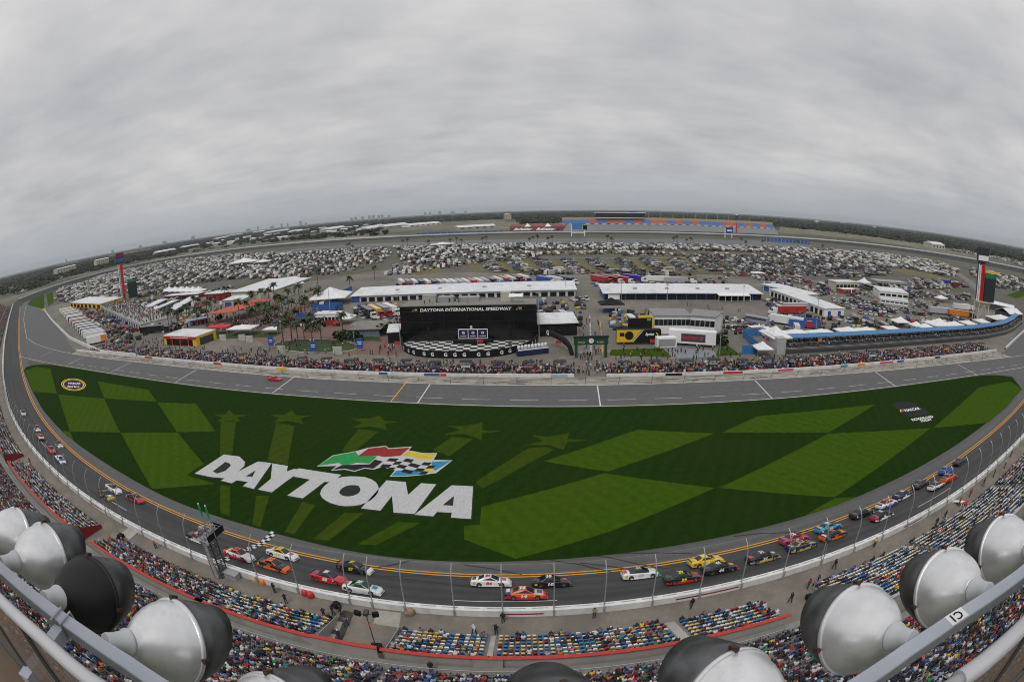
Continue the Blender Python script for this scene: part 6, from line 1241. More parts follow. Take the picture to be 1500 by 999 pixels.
for pa, pb in (((1088, 493), (1114, 492)), ((1088, 494), (1110, 514)), ((1086, 519), (1110, 518))):
    P0, P1 = at(*pa) + inv, at(*pb) + inv; b = MB(); b.bar(P0 + Vector((0, 0, 1.5)), P1 + Vector((0, 0, 1.5)), .15, 3.0); b.build('panel', mat('bright_blue_screen', (.03, .16, .4), .7), bl)
b = MB(); b.box((0, 0, 1.9), (5.5, 2.6, 2.6)); b.box((0, 0, 3.25), (5.6, 2.7, .15), 0, 1); b.box((3.6, 0, 1.3), (1.6, 2.2, 1.8), 0, 1, None, .9); b.box((0, 0, .4), (6.5, 2, .5), 0, 2); tag(b.build('box_truck', [ORANGE, WHITE, DARK], None, at(1106, 490), .1), 'orange box truck with white roof behind the angled blue fence', 'truck')
b = MB(); b.box((0, 0, 1.9), (11, 2.5, 2.7)); b.box((0, 0, 2.3), (10.2, 2.56, .8), 0, 1); b.box((0, 0, .4), (9, 2.3, .5), 0, 1); tag(b.build('coach', [mat('grey_coach', (.3, .32, .34), .4), DARK], None, at(1108, 474), -.9), 'grey coach parked above the orange box truck', 'coach')
tent((895, 457), 11, 9, 4.2, 6.6, BLACK, 'black pop up canopy alone on the paddock below the blue pillared garage', name='black_canopy'); 
b = MB(); b.box((0, 0, .9), (7, .1, 1.8)); tag(b.build('banner', BLUE, None, at(895, 457.5)), 'blue cloth panel under the black pop up canopy', 'banner')
TENTS = [((485, 444), 22, 22, 5, 11, 'large white marquee with pointed roof beside the blue screen fence', 0), ((507, 473), 8, 8, 3.2, 6, 'small white pointed tent near the low grey roofed office', 0), ((1134, 510), 8, 12, 6, 9.5, 'tall white house shaped tent left of the blue roofed grandstand', 0), ((1116, 520), 6, 6, 3.2, 5.6, 'small white pointed tent by the angled blue fence', 0), ((357, 490), 14, 8, 4, 5.5, 'white flat topped tent with blue banners below the orange red canopy', 0), ((400, 489), 8, 5, 3, 4, 'low white awning near the palm row', 0), ((1163, 500), 12, 8, 7.5, 10.5, 'white peaked tent at the left end behind the blue roof', 0), ((1202, 499), 12, 8, 7.5, 10.5, 'second white peaked tent behind the blue roof', 0), ((1241, 496), 11, 8, 7.5, 11, 'white peaked tent behind the blue roof near the silver boats', 0), ((1268, 496), 12, 8, 7.5, 11, 'white peaked tent behind the blue roof just left of its middle', 0), ((1305, 491), 8, 8, 7, 9, 'low white peaked tent behind the middle of the blue roof', 0), ((1341, 486), 6, 6, 7, 11, 'narrow tall white octagonal tent behind the blue roof', 0), ((1354, 489), 9, 7, 7.5, 11, 'white peaked tent right of the octagonal one', 0), ((1374, 485), 15, 10, 8, 14, 'tallest white twin peaked tent behind the blue roof', 0), ((1397, 485), 10, 8, 8, 11, 'white peaked tent right of the tallest one', 0), ((1417, 483), 10, 8, 8, 11, 'white peaked tent below the right scoring tower', 0), ((1437, 480), 10, 8, 8, 11, 'last single white peaked tent before the ribbed white marquee', 0), ((1464, 474), 24, 10, 8, 12, 'wide ribbed white marquee at the bend of the blue roof', 0), ((1318, 478), 9, 7, 3, 5.5, 'white pop up tent with blue walls above the blue roof', 0), ((1265, 420), 8, 8, 4, 8, 'white pointed tent near the pale office block', 0), ((1378, 442), 10, 7, 3.2, 5.5, 'white pop up tent in the dirt car park left of the scoring tower', 0), ((358, 389), 45, 22, 6, 12, 'large bright white marquee far back in the left camping field', 0), ((385, 388), 22, 16, 5, 8, 'lower white marquee beside the large one in the camping field', 0), ((648, 362), 32, 20, 5, 8, 'white roofed shelter by the lake shore palms', 0), ((224, 494 - 14), 5, 5, 2.8, 3.6, 'small pale umbrella tent near the left terrace end', 0), ((192, 420), 22, 14, 5, 7, 'white marquee just right of the left scoring tower', 0), ((1110, 405), 10, 7, 3.4, 4.5, 'flat white tent in the car park above the right shed', 0)]
for t in TENTS: k = .45 if t[3] >= 7 else .85; tent(t[0], t[1], t[2], t[3] * k, t[4] * k, CANVAS, t[5], .1 * math.sin(t[0][0]))
for i in range(6): tent((249 + i * 8.6, 432 + .2 * i), 11, 9, 4, 7.5, CANVAS, f'{ORD(i + 1)} from left of six small white pointed tents in a row, left infield', 0, group='row of small pointed tents')
tent((322, 488), 13, 6, 3.4, 4.4, mat('bright_red_canvas', (.5, .02, .025), .6), 'bright red arched awning left of the white flat topped tent', name='red_awning', group=None)
tent((1415, 432), 6, 5, 3, 4.4, BLUEF, 'blue pop up tent near the road to the right scoring tower', group=None) if False else None
hall('catering_tent', 'long white barrel roofed tent beside the right scoring tower', 'tent', (1450, 452), (1484, 460), 8, 5, DARK, CANVAS, 'gable', 2, .2); hall('catering_tent', 'white gable ended marquee at the right edge by the pit exit', 'tent', (1478, 470), (1497, 470), 14, 5.5, DARK, CANVAS, 'gable', 3, .2, windows=4)
# ---- grandstand with the blue roof
fr_px = [(1150, 519), (1250, 513), (1350, 505), (1440, 497), (1474, 490), (1486, 484), (1497, 474)]
rf = smooth_line(resample(ats(fr_px, 0), 3), 2); fn = normals2(rf); rg = empty('pit_grandstand', rf[0], 0, 'long covered stand with a bright blue roof and dark rows along the right pit lane', 'grandstand'); inv = -Vector(rg.location)
ofs = lambda d_, z_: [p + n_ * -d_ + Vector((0, 0, z_)) + inv for p, n_ in zip(rf, fn)]
b = MB(); prof = [(0, 1.1)]
for i in range(7): prof += [(i * 1.1, 1.1 + i * .34), (i * 1.1 + 1.1, 1.1 + i * .34)]
for (d0, z0), (d1, z1) in zip(prof, prof[1:]): strip(b, ofs(d0, z0), ofs(d1, z1), 0)
strip(b, ofs(0, 0), ofs(0, 1.1), 1); b.build('stepped_seating', [mat('dark_bleacher', (.06, .06, .062), .6, .2, .8), DARK], rg)
b = MB(); strip(b, ofs(3.0, 4.8), ofs(6.4, 5.4)); strip(b, ofs(3.0, 4.6), ofs(3.0, 4.8)); strip(b, ofs(6.4, 5.2), ofs(3.0, 4.6)); b.build('roof', mat('sky_blue_roof', (.045, .17, .36), .5, .07, .4), rg)
b = MB()
for z, d_ in ((1.7, -.05), (2.1, -.05), (2.9, 3.2)): 
    q = ofs(d_, z); b.tube(q[::2], .05, 4)
b.build('front_rail', GALV, rg)
for i in range(0, len(rf), 4): q = ofs(3.2, 0)[i]; q2 = ofs(6.2, 0)[i]; b = MB(); b.tube([q + Vector((0, 0, 1.1)), q + Vector((0, 0, 4.6))], .1, 5); b.build('column', DARK, rg); b = MB(); b.tube([q2, q2 + Vector((0, 0, 5.2))], .1, 5); b.build('column', DARK, rg)
b = MB(); P_ = [p + inv for p in (rf[0], rf[0] + Vector((-3.5, 0, 0)), rf[0] + Vector((-3.5, 10, 0)), rf[0] + Vector((0, 10, 0)))]; b.prism([(p.x, p.y) for p in P_], 0, 5.6); b.build('stair_tower', mat('pale_grey_metal_sheet', (.4, .4, .4), .6), rg)
STANDP = []
for i, p in enumerate(rf):
    for r_ in range(2, 7):
        for _ in range(2):
            if rs.random() < .75: STANDP.append((rs.randrange(4), p - fn[i] * (r_ * 1.1 + .3) + Vector((rs.uniform(-1.3, 1.3), 0, 1.1 + r_ * .34)), rs.uniform(-.4, .4) + PI, (1, 1, 1), rnd_cols(rs)))
# ---- scoring towers
def scoring_tower(base, h, label, fac, legs):
    e_ = empty('scoring_tower', base, fac, label, 'scoring tower'); s_ = h / 40
    if legs:
        b = MB()
        for x, y in ((-4, -2), (4, -2), (4, 3), (-4, 3), (-7, 0)): b.tube([(x * 1.0, y, 0), (x * .9, y, 11)], .35, 5)
        for x0, x1 in ((-4, 0), (4, 0)): b.bar((x0, -2, 0), (x1, -2, 10), .4)
        b.box((0, 0, 11), (10, 6, .5)); b.build('leg_frame', mat('cream_steel', (.5, .47, .38), .6), e_)
        part_box(e_, 'video_screen', (3.6, -.4, 18), (8, 2, 13.5), mat('dark_screen', (.02, .03, .035), .3)); part_box(e_, 'green_header', (3.6, -.5, 26), (8.2, 2.3, 2.6), mat('green_header', (.01, .15, .07), .5)); part_box(e_, 'yellow_beam', (5, -.5, 28.2), (11, 2, 1), YELLOW); z0 = 11
    else:
        part_box(e_, 'video_screen', (7, -.4, 8.5), (9.5, 2, 14), mat('dark_screen2', (.02, .035, .035), .3)); part_box(e_, 'green_header', (7, -.5, 16.4), (9.7, 2.3, 2), mat('green_header2', (.01, .15, .07), .5)); z0 = 1
    part_box(e_, 'column', (-3, 1, (z0 + h * .78) / 2 + 1), (5, 2, h * .78 - z0), mat('dark_tower_back', (.03, .03, .05), .6))
    part_box(e_, 'red_panel', (-1.9, -.1, (z0 + h * .78) / 2), (2.6, .4, h * .78 - z0), mat('red_score_panel', (.6, .02, .02), .5))
    part_box(e_, 'white_edge', (-5.2, -.1, (z0 + h * .78) / 2), (.6, .4, h * .78 - z0), WHITE)
    n = 20
    for k in range(n): z = z0 + 1 + k * (h * .78 - z0 - 2) / (n - 1); part_box(e_, 'position_number', (-4.0, -.12, z), (1.1, .3, .8), WHITE); part_box(e_, 'car_number', (-1.9, -.32, z), (1.2, .1, .7), mat('dark_red_digit', (.2, .005, .005), .5))
    part_box(e_, 'top_board', (-2.6, .4, h * .91), (8.2, 2.4, h * .19), mat('navy_top_board', (.02, .022, .04), .5)); part_box(e_, 'white_board', (-2.6, -.84, h * .865), (7.6, .1, h * .07), WHITE if legs else BLUE)
    part_box(e_, 'red_board', (-2.6, -.84, h * .955), (7.6, .1, h * .07), mat('dark_red_board', (.2, .02, .03), .5) if not legs else MATS['navy_top_board'])
    part_box(e_, 'neck', (-2.6, .8, h * .79), (4, 1.4, h * .05), GREY)
    return e_
scoring_tower(at(186, 440), 43, 'tall red number scoring tower with blue and red top board on the left', .75, False)
scoring_tower(at(1437, 470), 41, 'tall red number scoring tower on cream legs with black and white top board, right', -.5, True)
# ---- pit wall, pit carts, crews
pwv = [at_x(pwl, x) for x in XS2]; pw = empty('pit_wall', pwv[len(pwv) // 2], 0, 'long low white pit wall between pit boxes and crews', 'wall'); inv = -Vector(pw.location)
GAP = (at(847, 553).x, at(884, 552.5).x)
for seg_ in ([p for p in pwv if p.x < GAP[0]], [p for p in pwv if p.x > GAP[1]]):
    b = MB(); A_ = [p + inv for p in seg_]; up_ = Vector((0, 0, .85)); bk = Vector((0, .5, 0)); strip(b, A_, [p + up_ for p in A_]); strip(b, [p + up_ for p in A_], [p + up_ + bk for p in A_]); strip(b, [p + up_ + bk for p in A_], [p + bk for p in A_]); b.build('wall_section', WALLW, pw)
for (x0, x1, m_) in ((1319, 1342, mat('pink_banner', (.6, .08, .2), .5)), (164, 178, RED), (288, 302, RED), (555, 568, BLUE), (622, 645, BLUE), (646, 655, RED), (806, 830, mat('pale_blue_banner', (.3, .45, .6), .5)), (973, 998, BLACK), (1060, 1090, RED), (1146, 1171, mat('pink_banner', (.6, .08, .2), .5)), (1250, 1262, mat('teal_banner', (.03, .25, .3), .5)), (1280, 1292, ORANGE), (1350, 1362, BLUE), (1420, 1430, DKGREEN), (395, 412, YELLOW)):
    xa, xb = at(x0, 549).x, at(x1, 549).x; p0, p1 = at_x(pwl, xa) + inv, at_x(pwl, xb) + inv; b = MB(); b.add([p0 + Vector((0, -.03, .1)), p1 + Vector((0, -.03, .1)), p1 + Vector((0, -.03, .8)), p0 + Vector((0, -.03, .8))], [(0, 1, 2, 3)]); b.build('banner', m_, pw)
ew = empty('entry_wall', at(108, 514), 0, 'white concrete wall beside the pit entry on the left', 'wall'); inv = -Vector(ew.location); P_ = [p + inv for p in pxline([(64, 454), (72, 466), (108, 514), (146, 517.5), (200, 523.5)], 0, 6, 1)]; b = MB(); b.tube([p + Vector((0, 0, .0)) for p in P_], .05, 3); strip(b, P_, [p + Vector((0, 0, 1.6)) for p in P_]); strip(b, [p + Vector((0, 0, 1.6)) for p in P_], [p + Vector((.6, .5, 1.6)) for p in P_]); strip(b, [p + Vector((.6, .5, 1.6)) for p in P_], [p + Vector((.6, .5, 0)) for p in P_]); b.build('wall_section', WALLW, ew); part_box(ew, 'orange_end', (P_[2].x, P_[2].y, 1), (4, 4, 2.2), YELLOW)
xw = empty('exit_wall', at(1473, 514), 0, 'white wall curving up beside the pit exit on the right', 'wall'); inv = -Vector(xw.location); P_ = [p + inv for p in pxline([(1473, 513), (1486, 500), (1500, 487), (1510, 478)], 0, 4, 1)]; b = MB(); strip(b, P_, [p + Vector((0, 0, 1.3)) for p in P_]); strip(b, [p + Vector((0, 0, 1.3)) for p in P_], [p + Vector((0, .6, 1.3)) for p in P_]); strip(b, [p + Vector((0, .6, 1.3)) for p in P_], [p + Vector((0, .6, 0)) for p in P_]); b.build('wall_section', WALLW, xw)
ccol = ['black', 'blue', 'black', 'red', 'black', 'dark blue', 'white', 'black', 'red', 'grey', 'black', 'orange', 'black', 'green']
cart_meta = []
xs_c = [x for x in np.linspace(-196, 196, 44) if not (GAP[0] - 2 < x < GAP[1] + 2)]
bm1 = MB(); bm1.box((0, 0, .95), (2.6, 1.5, 1.5)); bm1.box((0, -.78, 1.0), (2.3, .06, 1.0), 0, 1); CARTB = bm1.mesh('cart_body', [TINTP, DARK]); bm2 = MB(); bm2.box((0, 0, 3.1), (3.4, 2.4, .16)); 
bm2.box((0, 1.2, 2.9), (3.4, .05, .5)); CARTC = bm2.mesh('cart_canopy', mat('black_canopy_cloth', (.018, .018, .02), .7, .2, 2)); bm3 = MB(); 
bm3.tube([(0, .6, 1.6), (0, .6, 3.05)], .06, 5)
CARTP = bm3.mesh('cart_posts', GALV)
for i, x in enumerate(xs_c):
    p = at_x(pwl, x) + Vector((0, 4.2 + rs.uniform(-.6, 1.2), 0)); c = ccol[i % 14]; e_ = empty('pit_cart', p, rs.uniform(-.1, .1), f'{c} pit cart under a black canopy, {ORD(i + 1)} from the left along the pit wall', 'pit cart', 'pit carts along the wall')
    for nm, m_ in (('body', CARTB), ('canopy', CARTC), ('mast', CARTP)): o = bpy.data.objects.new(nm, m_); COL.objects.link(o); o.parent = e_; o.color = (*CN[c], 1)
crew = []
for x in np.arange(-206, 200, .45):
    for _ in range(4):
        if GAP[0] - .5 < x < GAP[1] + .5 and rs.random() < .75: continue
        if rs.random() < .8:
            dy = rs.uniform(.9, 8.2 if x < 90 else 11) if rs.random() < .88 else rs.uniform(8, 13)
            p = at_x(pwl, x) + Vector((rs.uniform(-.2, .2), dy, 0)); cs = rnd_cols(rs); 
            if 1250 < proj(p)[0] < 1400 and rs.random() < .12: cs[2] = (.5, .1, .02)
            crew.append((rs.randrange(4), p, rs.uniform(0, 6.28), (1, 1, 1), cs))
def people_in(px_poly, n, z=0):
    out = []; xs = [p[0] for p in px_poly]; ys = [p[1] for p in px_poly]; t = 0
    while len(out) < n and t < n * 30:
        t += 1; q = (rs.uniform(min(xs), max(xs)), rs.uniform(min(ys), max(ys)))
        if inpoly(q, px_poly): out.append((rs.randrange(4), at(*q, z), rs.uniform(0, 6.28), (1, 1, 1), rnd_cols(rs)))
    return out
def inpoly(q, P):
    c = False; n = len(P); j = n - 1
    for i in range(n):
        if (P[i][1] > q[1]) != (P[j][1] > q[1]) and q[0] < (P[j][0] - P[i][0]) * (q[1] - P[i][1]) / (P[j][1] - P[i][1]) + P[i][0]: c = not c
        j = i
    return c
crew += people_in([(150, 480), (240, 500), (240, 512), (150, 512)], 90) + people_in([(300, 476), (440, 462), (440, 480), (300, 488)], 260) + people_in([(400, 500), (590, 505), (590, 525), (400, 518)], 60) + people_in([(850, 470), (880, 470), (880, 545), (850, 545)], 40) + people_in([(300, 452), (470, 440), (480, 460), (300, 470)], 200) + people_in([(230, 510), (400, 512), (400, 525), (230, 522)], 60) + people_in([(1000, 440), (1110, 450), (1060, 470), (900, 465)], 16) + people_in([(905, 508), (1090, 512), (1090, 528), (900, 528)], 60)
for t_, p, rz_, sc, cs in [(rs.randrange(4), LGM[0] + Matrix.Rotation(LGM[1], 3, 'Z') @ Vector((rs.uniform(0, LGM[2]), rs.uniform(.5, 23), 3.85)), rs.uniform(0, 6), (1, 1, 1), rnd_cols(rs)) for _ in range(800)]: crew.append((t_, p, rz_, sc, cs))
eq = []
EQT = [mb_template(MB().box((0, 0, .5), (1, 1, 1))), mb_template(MB().lathe([(0, 0), (.5, 0), (.5, 1), (0, 1)], 8))]
for _ in range(1500):
    x = rs.uniform(-200, 196)
    if GAP[0] - 1 < x < GAP[1] + 1: continue
    w_ = rs.uniform(.4, 1.4); eq.append((rs.random() < .4, at_x(pwl, x) + Vector((0, rs.uniform(.8, 10), 0)), rs.uniform(0, 3), (w_, rs.uniform(.4, 1.0), rs.uniform(.4, 1.5)), [rs.choices([(.015, .015, .016), (.4, .03, .03), (.5, .5, .5), (.03, .07, .25), (.1, .1, .1), (.55, .15, .02), (.5, .36, .03)], [40, 12, 14, 10, 16, 4, 3])[0]]))
o = scatter('pit_equipment', EQT, eq, [TINTA]); tag(o, 'tool boxes, tyres and carts crowding the ground behind the pit wall', 'equipment', kind='stuff')
o = scatter('crew_crowd', STAND_T, crew + ROOFP, [CROWDM], smooth=True); tag(o, 'crowd of crews and guests standing along the pit lane and paddock', 'crowd', kind='stuff')
o = scatter('stand_crowd', SIT_T, STANDP, [CROWDM], smooth=True); tag(o, 'spectators seated under the blue roof of the pit stand', 'crowd', kind='stuff')
# fan plaza: brick paving, grass island, show car, signs, palms
b = MB(); b.poly(zset(ats([(300, 466), (400, 455), (470, 440), (500, 470), (588, 495), (588, 520), (480, 519), (400, 512), (370, 495), (300, 490)]), .012)); struct(b.build('plaza_paving', mat('brick_paving', (.17, .1, .08), .85, .15, .6, coords='POS', dirt=.2)))
b = MB(); b.poly(zset(ats(ell(463, 507, 61, 9.5, .02)), .03)); b.poly(zset(ats([(490, 490), (556, 494), (560, 500), (500, 498)]), .03)); b.poly(zset(ats([(300, 490), (360, 484), (415, 487), (400, 494), (310, 497)]), .03)); struct(b.build('plaza_grass', mat('plaza_lawn', (.03, .055, .012), .9, .2, .5, coords='POS')))
b = MB(); P_ = ats(ell(463, 507, 62.5, 10.2, .02), 0); P2 = ats(ell(463, 507, 61, 9.5, .02), 0); n = len(P_)
for i in range(n): j = (i + 1) % n; b.add([P_[i] + Vector((0, 0, .15)), P_[j] + Vector((0, 0, .15)), P2[j] + Vector((0, 0, .15)), P2[i] + Vector((0, 0, .15)), P_[i], P_[j]], [(0, 1, 2, 3), (4, 5, 1, 0)])
struct(b.build('island_kerb', CONC))
for i, (px, s_) in enumerate((((398, 511), 1), ((460, 519.5), 1), ((528, 515.5), 1))):
    e_ = empty('banner_sign', at(*px), 0, ('blue banner sign left of the grass island', 'blue banner sign at the front of the grass island', 'blue banner sign right of the grass island')[i], 'sign'); part_box(e_, 'pole', (0, .1, 2.4), (.2, .2, 4.8), GREY); part_box(e_, 'panel', (0, 0, 3.1), (2.4, .15, 3.6), BLUE); b = MB(); b.box((0, -.09, 3.5), (1.6, .02, .3)); b.box((0, -.09, 2.9), (1.4, .02, .25)); b.build('white_bars', WHITE, e_)
for i, px in enumerate(((327, 499), (355, 499), (366, 501), (413, 517), (495, 519))): b = MB(); b.box((0, 0, 1.3), (3.4, .5, 2.6), 0, 0, None, .97); b.box((0, 0, 2.66), (3.5, .6, .1)); tag(b.build('notice_board', mat('pale_board', (.45, .44, .4), .7), None, at(*px)), ('pale blank board at the left end of the plaza edge', 'pale blank board beside the white flat topped tent', 'pale narrow board right of the flat topped tent', 'pale blank board at the left foot of the grass island', 'pale blank board at the right foot of the grass island')[i], 'board')
LP_ = 0
PAL = [(384, 452), (396, 455), (392, 481), (406, 484), (449, 476), (466, 448), (453, 424), (466, 420), (513, 425), (549, 409), (428, 501), (437, 503), (447, 504), (458, 503), (471, 503), (503, 495), (410, 470), (391, 470), (363, 470), (352, 476), (372, 480), (415, 465), (423, 455), (330, 440), (402, 442), (440, 452), (416, 506), (430, 470), (370, 462), (380, 468), (290, 478), (262, 488), (275, 470), (252, 478), (249, 490), (310, 455), (286, 458), (306, 478)]
LM = ['beside the long exhibition hall', 'near the orange red canopy', 'behind the grass island', 'by the white marquee', 'at the brick plaza', 'near the left terrace end', 'in the left market']
for i, px in enumerate(PAL):
    wx = px[0]; where = LM[5] if wx < 262 else LM[6] if wx < 320 else LM[1] if wx < 375 and px[1] > 455 else LM[0] if px[1] < 458 and wx < 450 else LM[3] if px[1] < 450 else LM[2] if px[1] > 490 else LM[4]
    palm(px, i, f'palm tree {where}, ' + ('tallest' if i % 3 == 1 else 'medium tall' if i % 3 == 0 else 'short') + f' crown, {ORD(i + 1)} palm counted across the plaza', rs.uniform(1.0, 1.2))
# light poles
POLES = [((790, 505), 18), ((587, 507), 18), ((977, 459), 13), ((1088, 460), 13), ((829, 432), 16), ((910, 440), 10), ((1054, 520), 14), ((416, 518), 12), ((520, 510), 12), ((485, 470), 16), ((1195, 487), 14), ((1440, 395), 14), ((380, 400), 14), ((1240, 402), 12), ((1267, 405), 13)]
for i, (px, h) in enumerate(POLES):
    e_ = empty('light_pole', at(*px), .3 * i, f'slim grey light pole ' + ('at the right corner of the black glass building', 'at the left corner of the black glass building', 'below the middle of the blue pillared garage', 'below the right end of the blue pillared garage', 'at the garage gap', 'before the left bays of the blue pillared garage', 'right of the long white show trailer', 'at the left side of the grass island', 'beside the right blue banner sign', 'through the white marquee', 'behind the left end of the blue roof', 'by the lake road on the right', 'in the left camping field', 'at the car park above the right shed', 'in the car park behind the pale office')[i], 'light pole')
    b = MB(); b.tube([(0, 0, 0), (0, 0, h)], [.16, .09], 6); b.build('pole', GALV, e_); b = MB(); b.box((0, 0, h), (1.8, .5, .35)); b.build('lamp_head', GREY, e_)
# flag strings, flags on the fences
for i, (px, m_) in enumerate((((700, 515), RED), ((814, 517), RED), ((580, 517), RED), ((952, 515), RED), ((1120, 512), RED), ((1197, 512), ORANGE))):
    b = MB(); b.tube([(0, 0, 0), (0, 0, 4.2)], .06, 4); V = [(0 + .35 * k, .12 * math.sin(k * 1.3), z) for z in (3.0, 4.1) for k in range(6)]; b.add(V, [(k, k + 1, k + 7, k + 6) for k in range(5)], 1); tag(b.build('flag_pole', [GREY, m_], None, at(*px)), ('red flag on a pole by the curved G wall', 'red flag between the pavilion and the green gate', 'red flag left of the curved G wall', 'red flag on the paddock lawn', 'red flag by the tall house shaped tent', 'orange flag at the left end of the pit stand')[i], 'flag')

# round trees and hedges among the infield buildings
HEDGE = [(560, 490), (568, 488), (576, 487), (583, 486), (523, 500), (497, 498), (505, 499), (1052, 503), (1057, 505), (262, 484), (300, 461), (345, 482), (390, 474), (420, 476), (432, 462), (458, 486), (322, 470), (270, 458)]
LEAFI = [mat('infield_leaves_%d' % i, c, .9, .4, .8, spec=.1) for i, c in enumerate(((.018, .04, .01), (.03, .05, .014), (.012, .028, .008)))]
def bush(px, i, label):
    r_ = random.Random(i); V = []; F_ = []; Z_ = []; R_ = r_.uniform(2.2, 3.4)
    for k in range(90):
        a_ = r_.uniform(0, 6.28); q_ = math.sqrt(r_.random()); z = r_.uniform(.1, 1) * (1.1 - q_ * .6); c = Vector((q_ * R_ * math.cos(a_), q_ * R_ * math.sin(a_), z * R_ * 1.35 + .5)); n_ = Vector((r_.uniform(-1, 1), r_.uniform(-1, 1), r_.uniform(0, 1.2))).normalized(); t = n_.orthogonal().normalized(); u = n_.cross(t); o = len(V); s_ = r_.uniform(.35, .8)
        V += [c + t * s_, c + u * s_ * .8, c - t * s_, c - u * s_ * .8]; F_.append((o, o + 1, o + 2, o + 3)); Z_.append(k % 3)
    e_ = empty('broadleaf_tree', at(*px), 0, label, 'tree', 'small trees in the infield'); me = bpy.data.meshes.new('crown'); me.from_pydata([v[:] for v in V], [], F_)
    for m_ in LEAFI: me.materials.append(m_)
    me.polygons.foreach_set('material_index', Z_); o = bpy.data.objects.new('crown', me); COL.objects.link(o); o.parent = e_; b = MB(); b.tube([(0, 0, 0), (.1, 0, R_ * .9)], [.18, .1], 6); b.build('trunk', TRUNK, e_)
for i, px in enumerate(HEDGE): bush(px, i, f'small leafy tree ' + ('beside the low grey roofed office' if 490 < px[0] < 590 else 'by the long white show trailer' if px[0] > 1000 else 'among the left plaza palms') + f', {ORD(i + 1)} bush')
# ================================================================== car parks, camping fields, lake
def zone_mb(parts):
    b = MB()
    for c, d, z, tp in parts: b.box(c, d, 0, z, None, tp)
    return b
CAR_P = {'car': [((0, 0, .62), (4.5, 1.8, .62), 0, .96), ((-.2, 0, 1.17), (2.5, 1.66, .5), 1, .8), ((-.2, 0, 1.435), (1.85, 1.28, .05), 0, 1), ((1.35, 0, .28), (.7, 1.84, .5), 2, 1), ((-1.35, 0, .28), (.7, 1.84, .5), 2, 1)],
         'suv': [((0, 0, .75), (4.9, 1.95, .8), 0, .97), ((-.35, 0, 1.45), (3.4, 1.8, .6), 1, .88), ((-.35, 0, 1.77), (2.9, 1.5, .06), 0, 1), ((1.5, 0, .34), (.8, 2.0, .6), 2, 1), ((-1.5, 0, .34), (.8, 2.0, .6), 2, 1)],
         'pickup': [((0, 0, .8), (5.6, 2.0, .7), 0, .98), ((.5, 0, 1.45), (2.1, 1.8, .6), 1, .85), ((.5, 0, 1.77), (1.7, 1.5, .06), 0, 1), ((-1.6, 0, 1.17), (2.0, 1.6, .04), 1, 1), ((1.8, 0, .36), (.85, 2.04, .7), 2, 1), ((-1.7, 0, .36), (.85, 2.04, .7), 2, 1)]}
RV_P = {'motorhome': [((0, 0, 1.95), (9.5, 2.5, 2.7), 0, .98), ((4.7, 0, 2.2), (.15, 2.2, 1.2), 1, 1), ((.3, 0, 2.3), (7.5, 2.54, .6), 1, 1), ((0, 0, 1.35), (9.3, 2.55, .3), 3, 1), ((1, 0, 3.4), (1.0, .9, .3), 3, 1), ((-2.4, 0, 3.4), (1.0, .9, .3), 3, 1), ((0, 0, .4), (8, 2.3, .6), 2, 1)],
        'camper': [((0, 0, 1.7), (7, 2.4, 2.4), 0, .95), ((.5, 0, 1.9), (3, 2.44, .6), 1, 1), ((0, 0, 1.1), (6.9, 2.45, .25), 3, 1), ((-.5, 0, 3.0), (.9, .9, .3), 3, 1), ((0, 0, .35), (5, 2.2, .5), 2, 1), ((4.2, 0, .5), (1.6, .2, .12), 2, 1)]}
def tmp_of(P): b = zone_mb(P); v = np.array(b.v); return (v, [tuple(f) for f in b.f], np.array(b.m), np.zeros(len(b.f), int))
VK = ['car', 'suv', 'pickup', 'motorhome', 'camper']; VT = [tmp_of(CAR_P.get(k) or RV_P[k]) for k in VK]
VCOL = [('white', (.66, .66, .66), 24), ('silver', (.34, .35, .36), 17), ('black', (.012, .012, .014), 26), ('grey', (.09, .09, .095), 20), ('red', (.35, .02, .02), 7), ('blue', (.03, .08, .28), 6), ('tan', (.35, .3, .22), 4), ('dark green', (.02, .06, .035), 2)]
RCOL = [('white', (.7, .7, .69), 42), ('cream', (.5, .47, .4), 10), ('silver', (.34, .35, .36), 10), ('tan', (.25, .21, .16), 7), ('brown', (.07, .05, .04), 10), ('black', (.02, .02, .022), 21)]
veh = []     # (kind, colour name, colour, pos, heading, lot, row, col)
def lot(name, poly, ang, row, colw, p=.9, rv=0.0, jit=.25, cols=None, hang=None):
    G_ = [at(*q) for q in poly]; c, s_ = math.cos(ang), math.sin(ang); uv = [(g.x * c + g.y * s_, -g.x * s_ + g.y * c) for g in G_]
    u0, u1 = min(a for a, _ in uv), max(a for a, _ in uv); v0, v1 = min(a for _, a in uv), max(a for _, a in uv)
    ri = 0; v = v0
    while v < v1:
        u = u0; ci = 0
        if row < 9.6 and ri % 3 == 2 and p > .6: v += row * .8; ri += 1; continue
        while u < u1:
            x, y = u * c - v * s_, u * s_ + v * c
            if inpoly((u, v), uv) and rs.random() < p:
                k = rs.choices([3, 4], [5, 5])[0] if rs.random() < rv else rs.choices([0, 1, 2], [4, 4, 3])[0]
                cn, cc, _ = rs.choices(RCOL, [q[2] for q in RCOL])[0] if k > 2 else rs.choices(cols or VCOL, [q[2] for q in (cols or VCOL)])[0]
                hd = (ang + PI / 2 if hang is None else hang) + (PI if rs.random() < .4 else 0) + rs.gauss(0, .04 if not rv else .12)
                kk = .85 + .25 * rs.random() if k > 2 else 1
                veh.append((k, cn, (lambda t: [q * t for q in cc])(.7 + .45 * rs.random()), Vector((x + rs.gauss(0, jit), y + rs.gauss(0, jit), 0)), hd, name, ri, ci, kk)); 
            u += colw * (1.0 if not rv else rs.uniform(.85, 1.5)); ci += 1
        v += row; ri += 1
lot('cars behind the right end of the blue garage', [(1000, 407), (1062, 407), (1066, 416), (1000, 417)], -.05, 7, 3.0, .75, .1, .3)
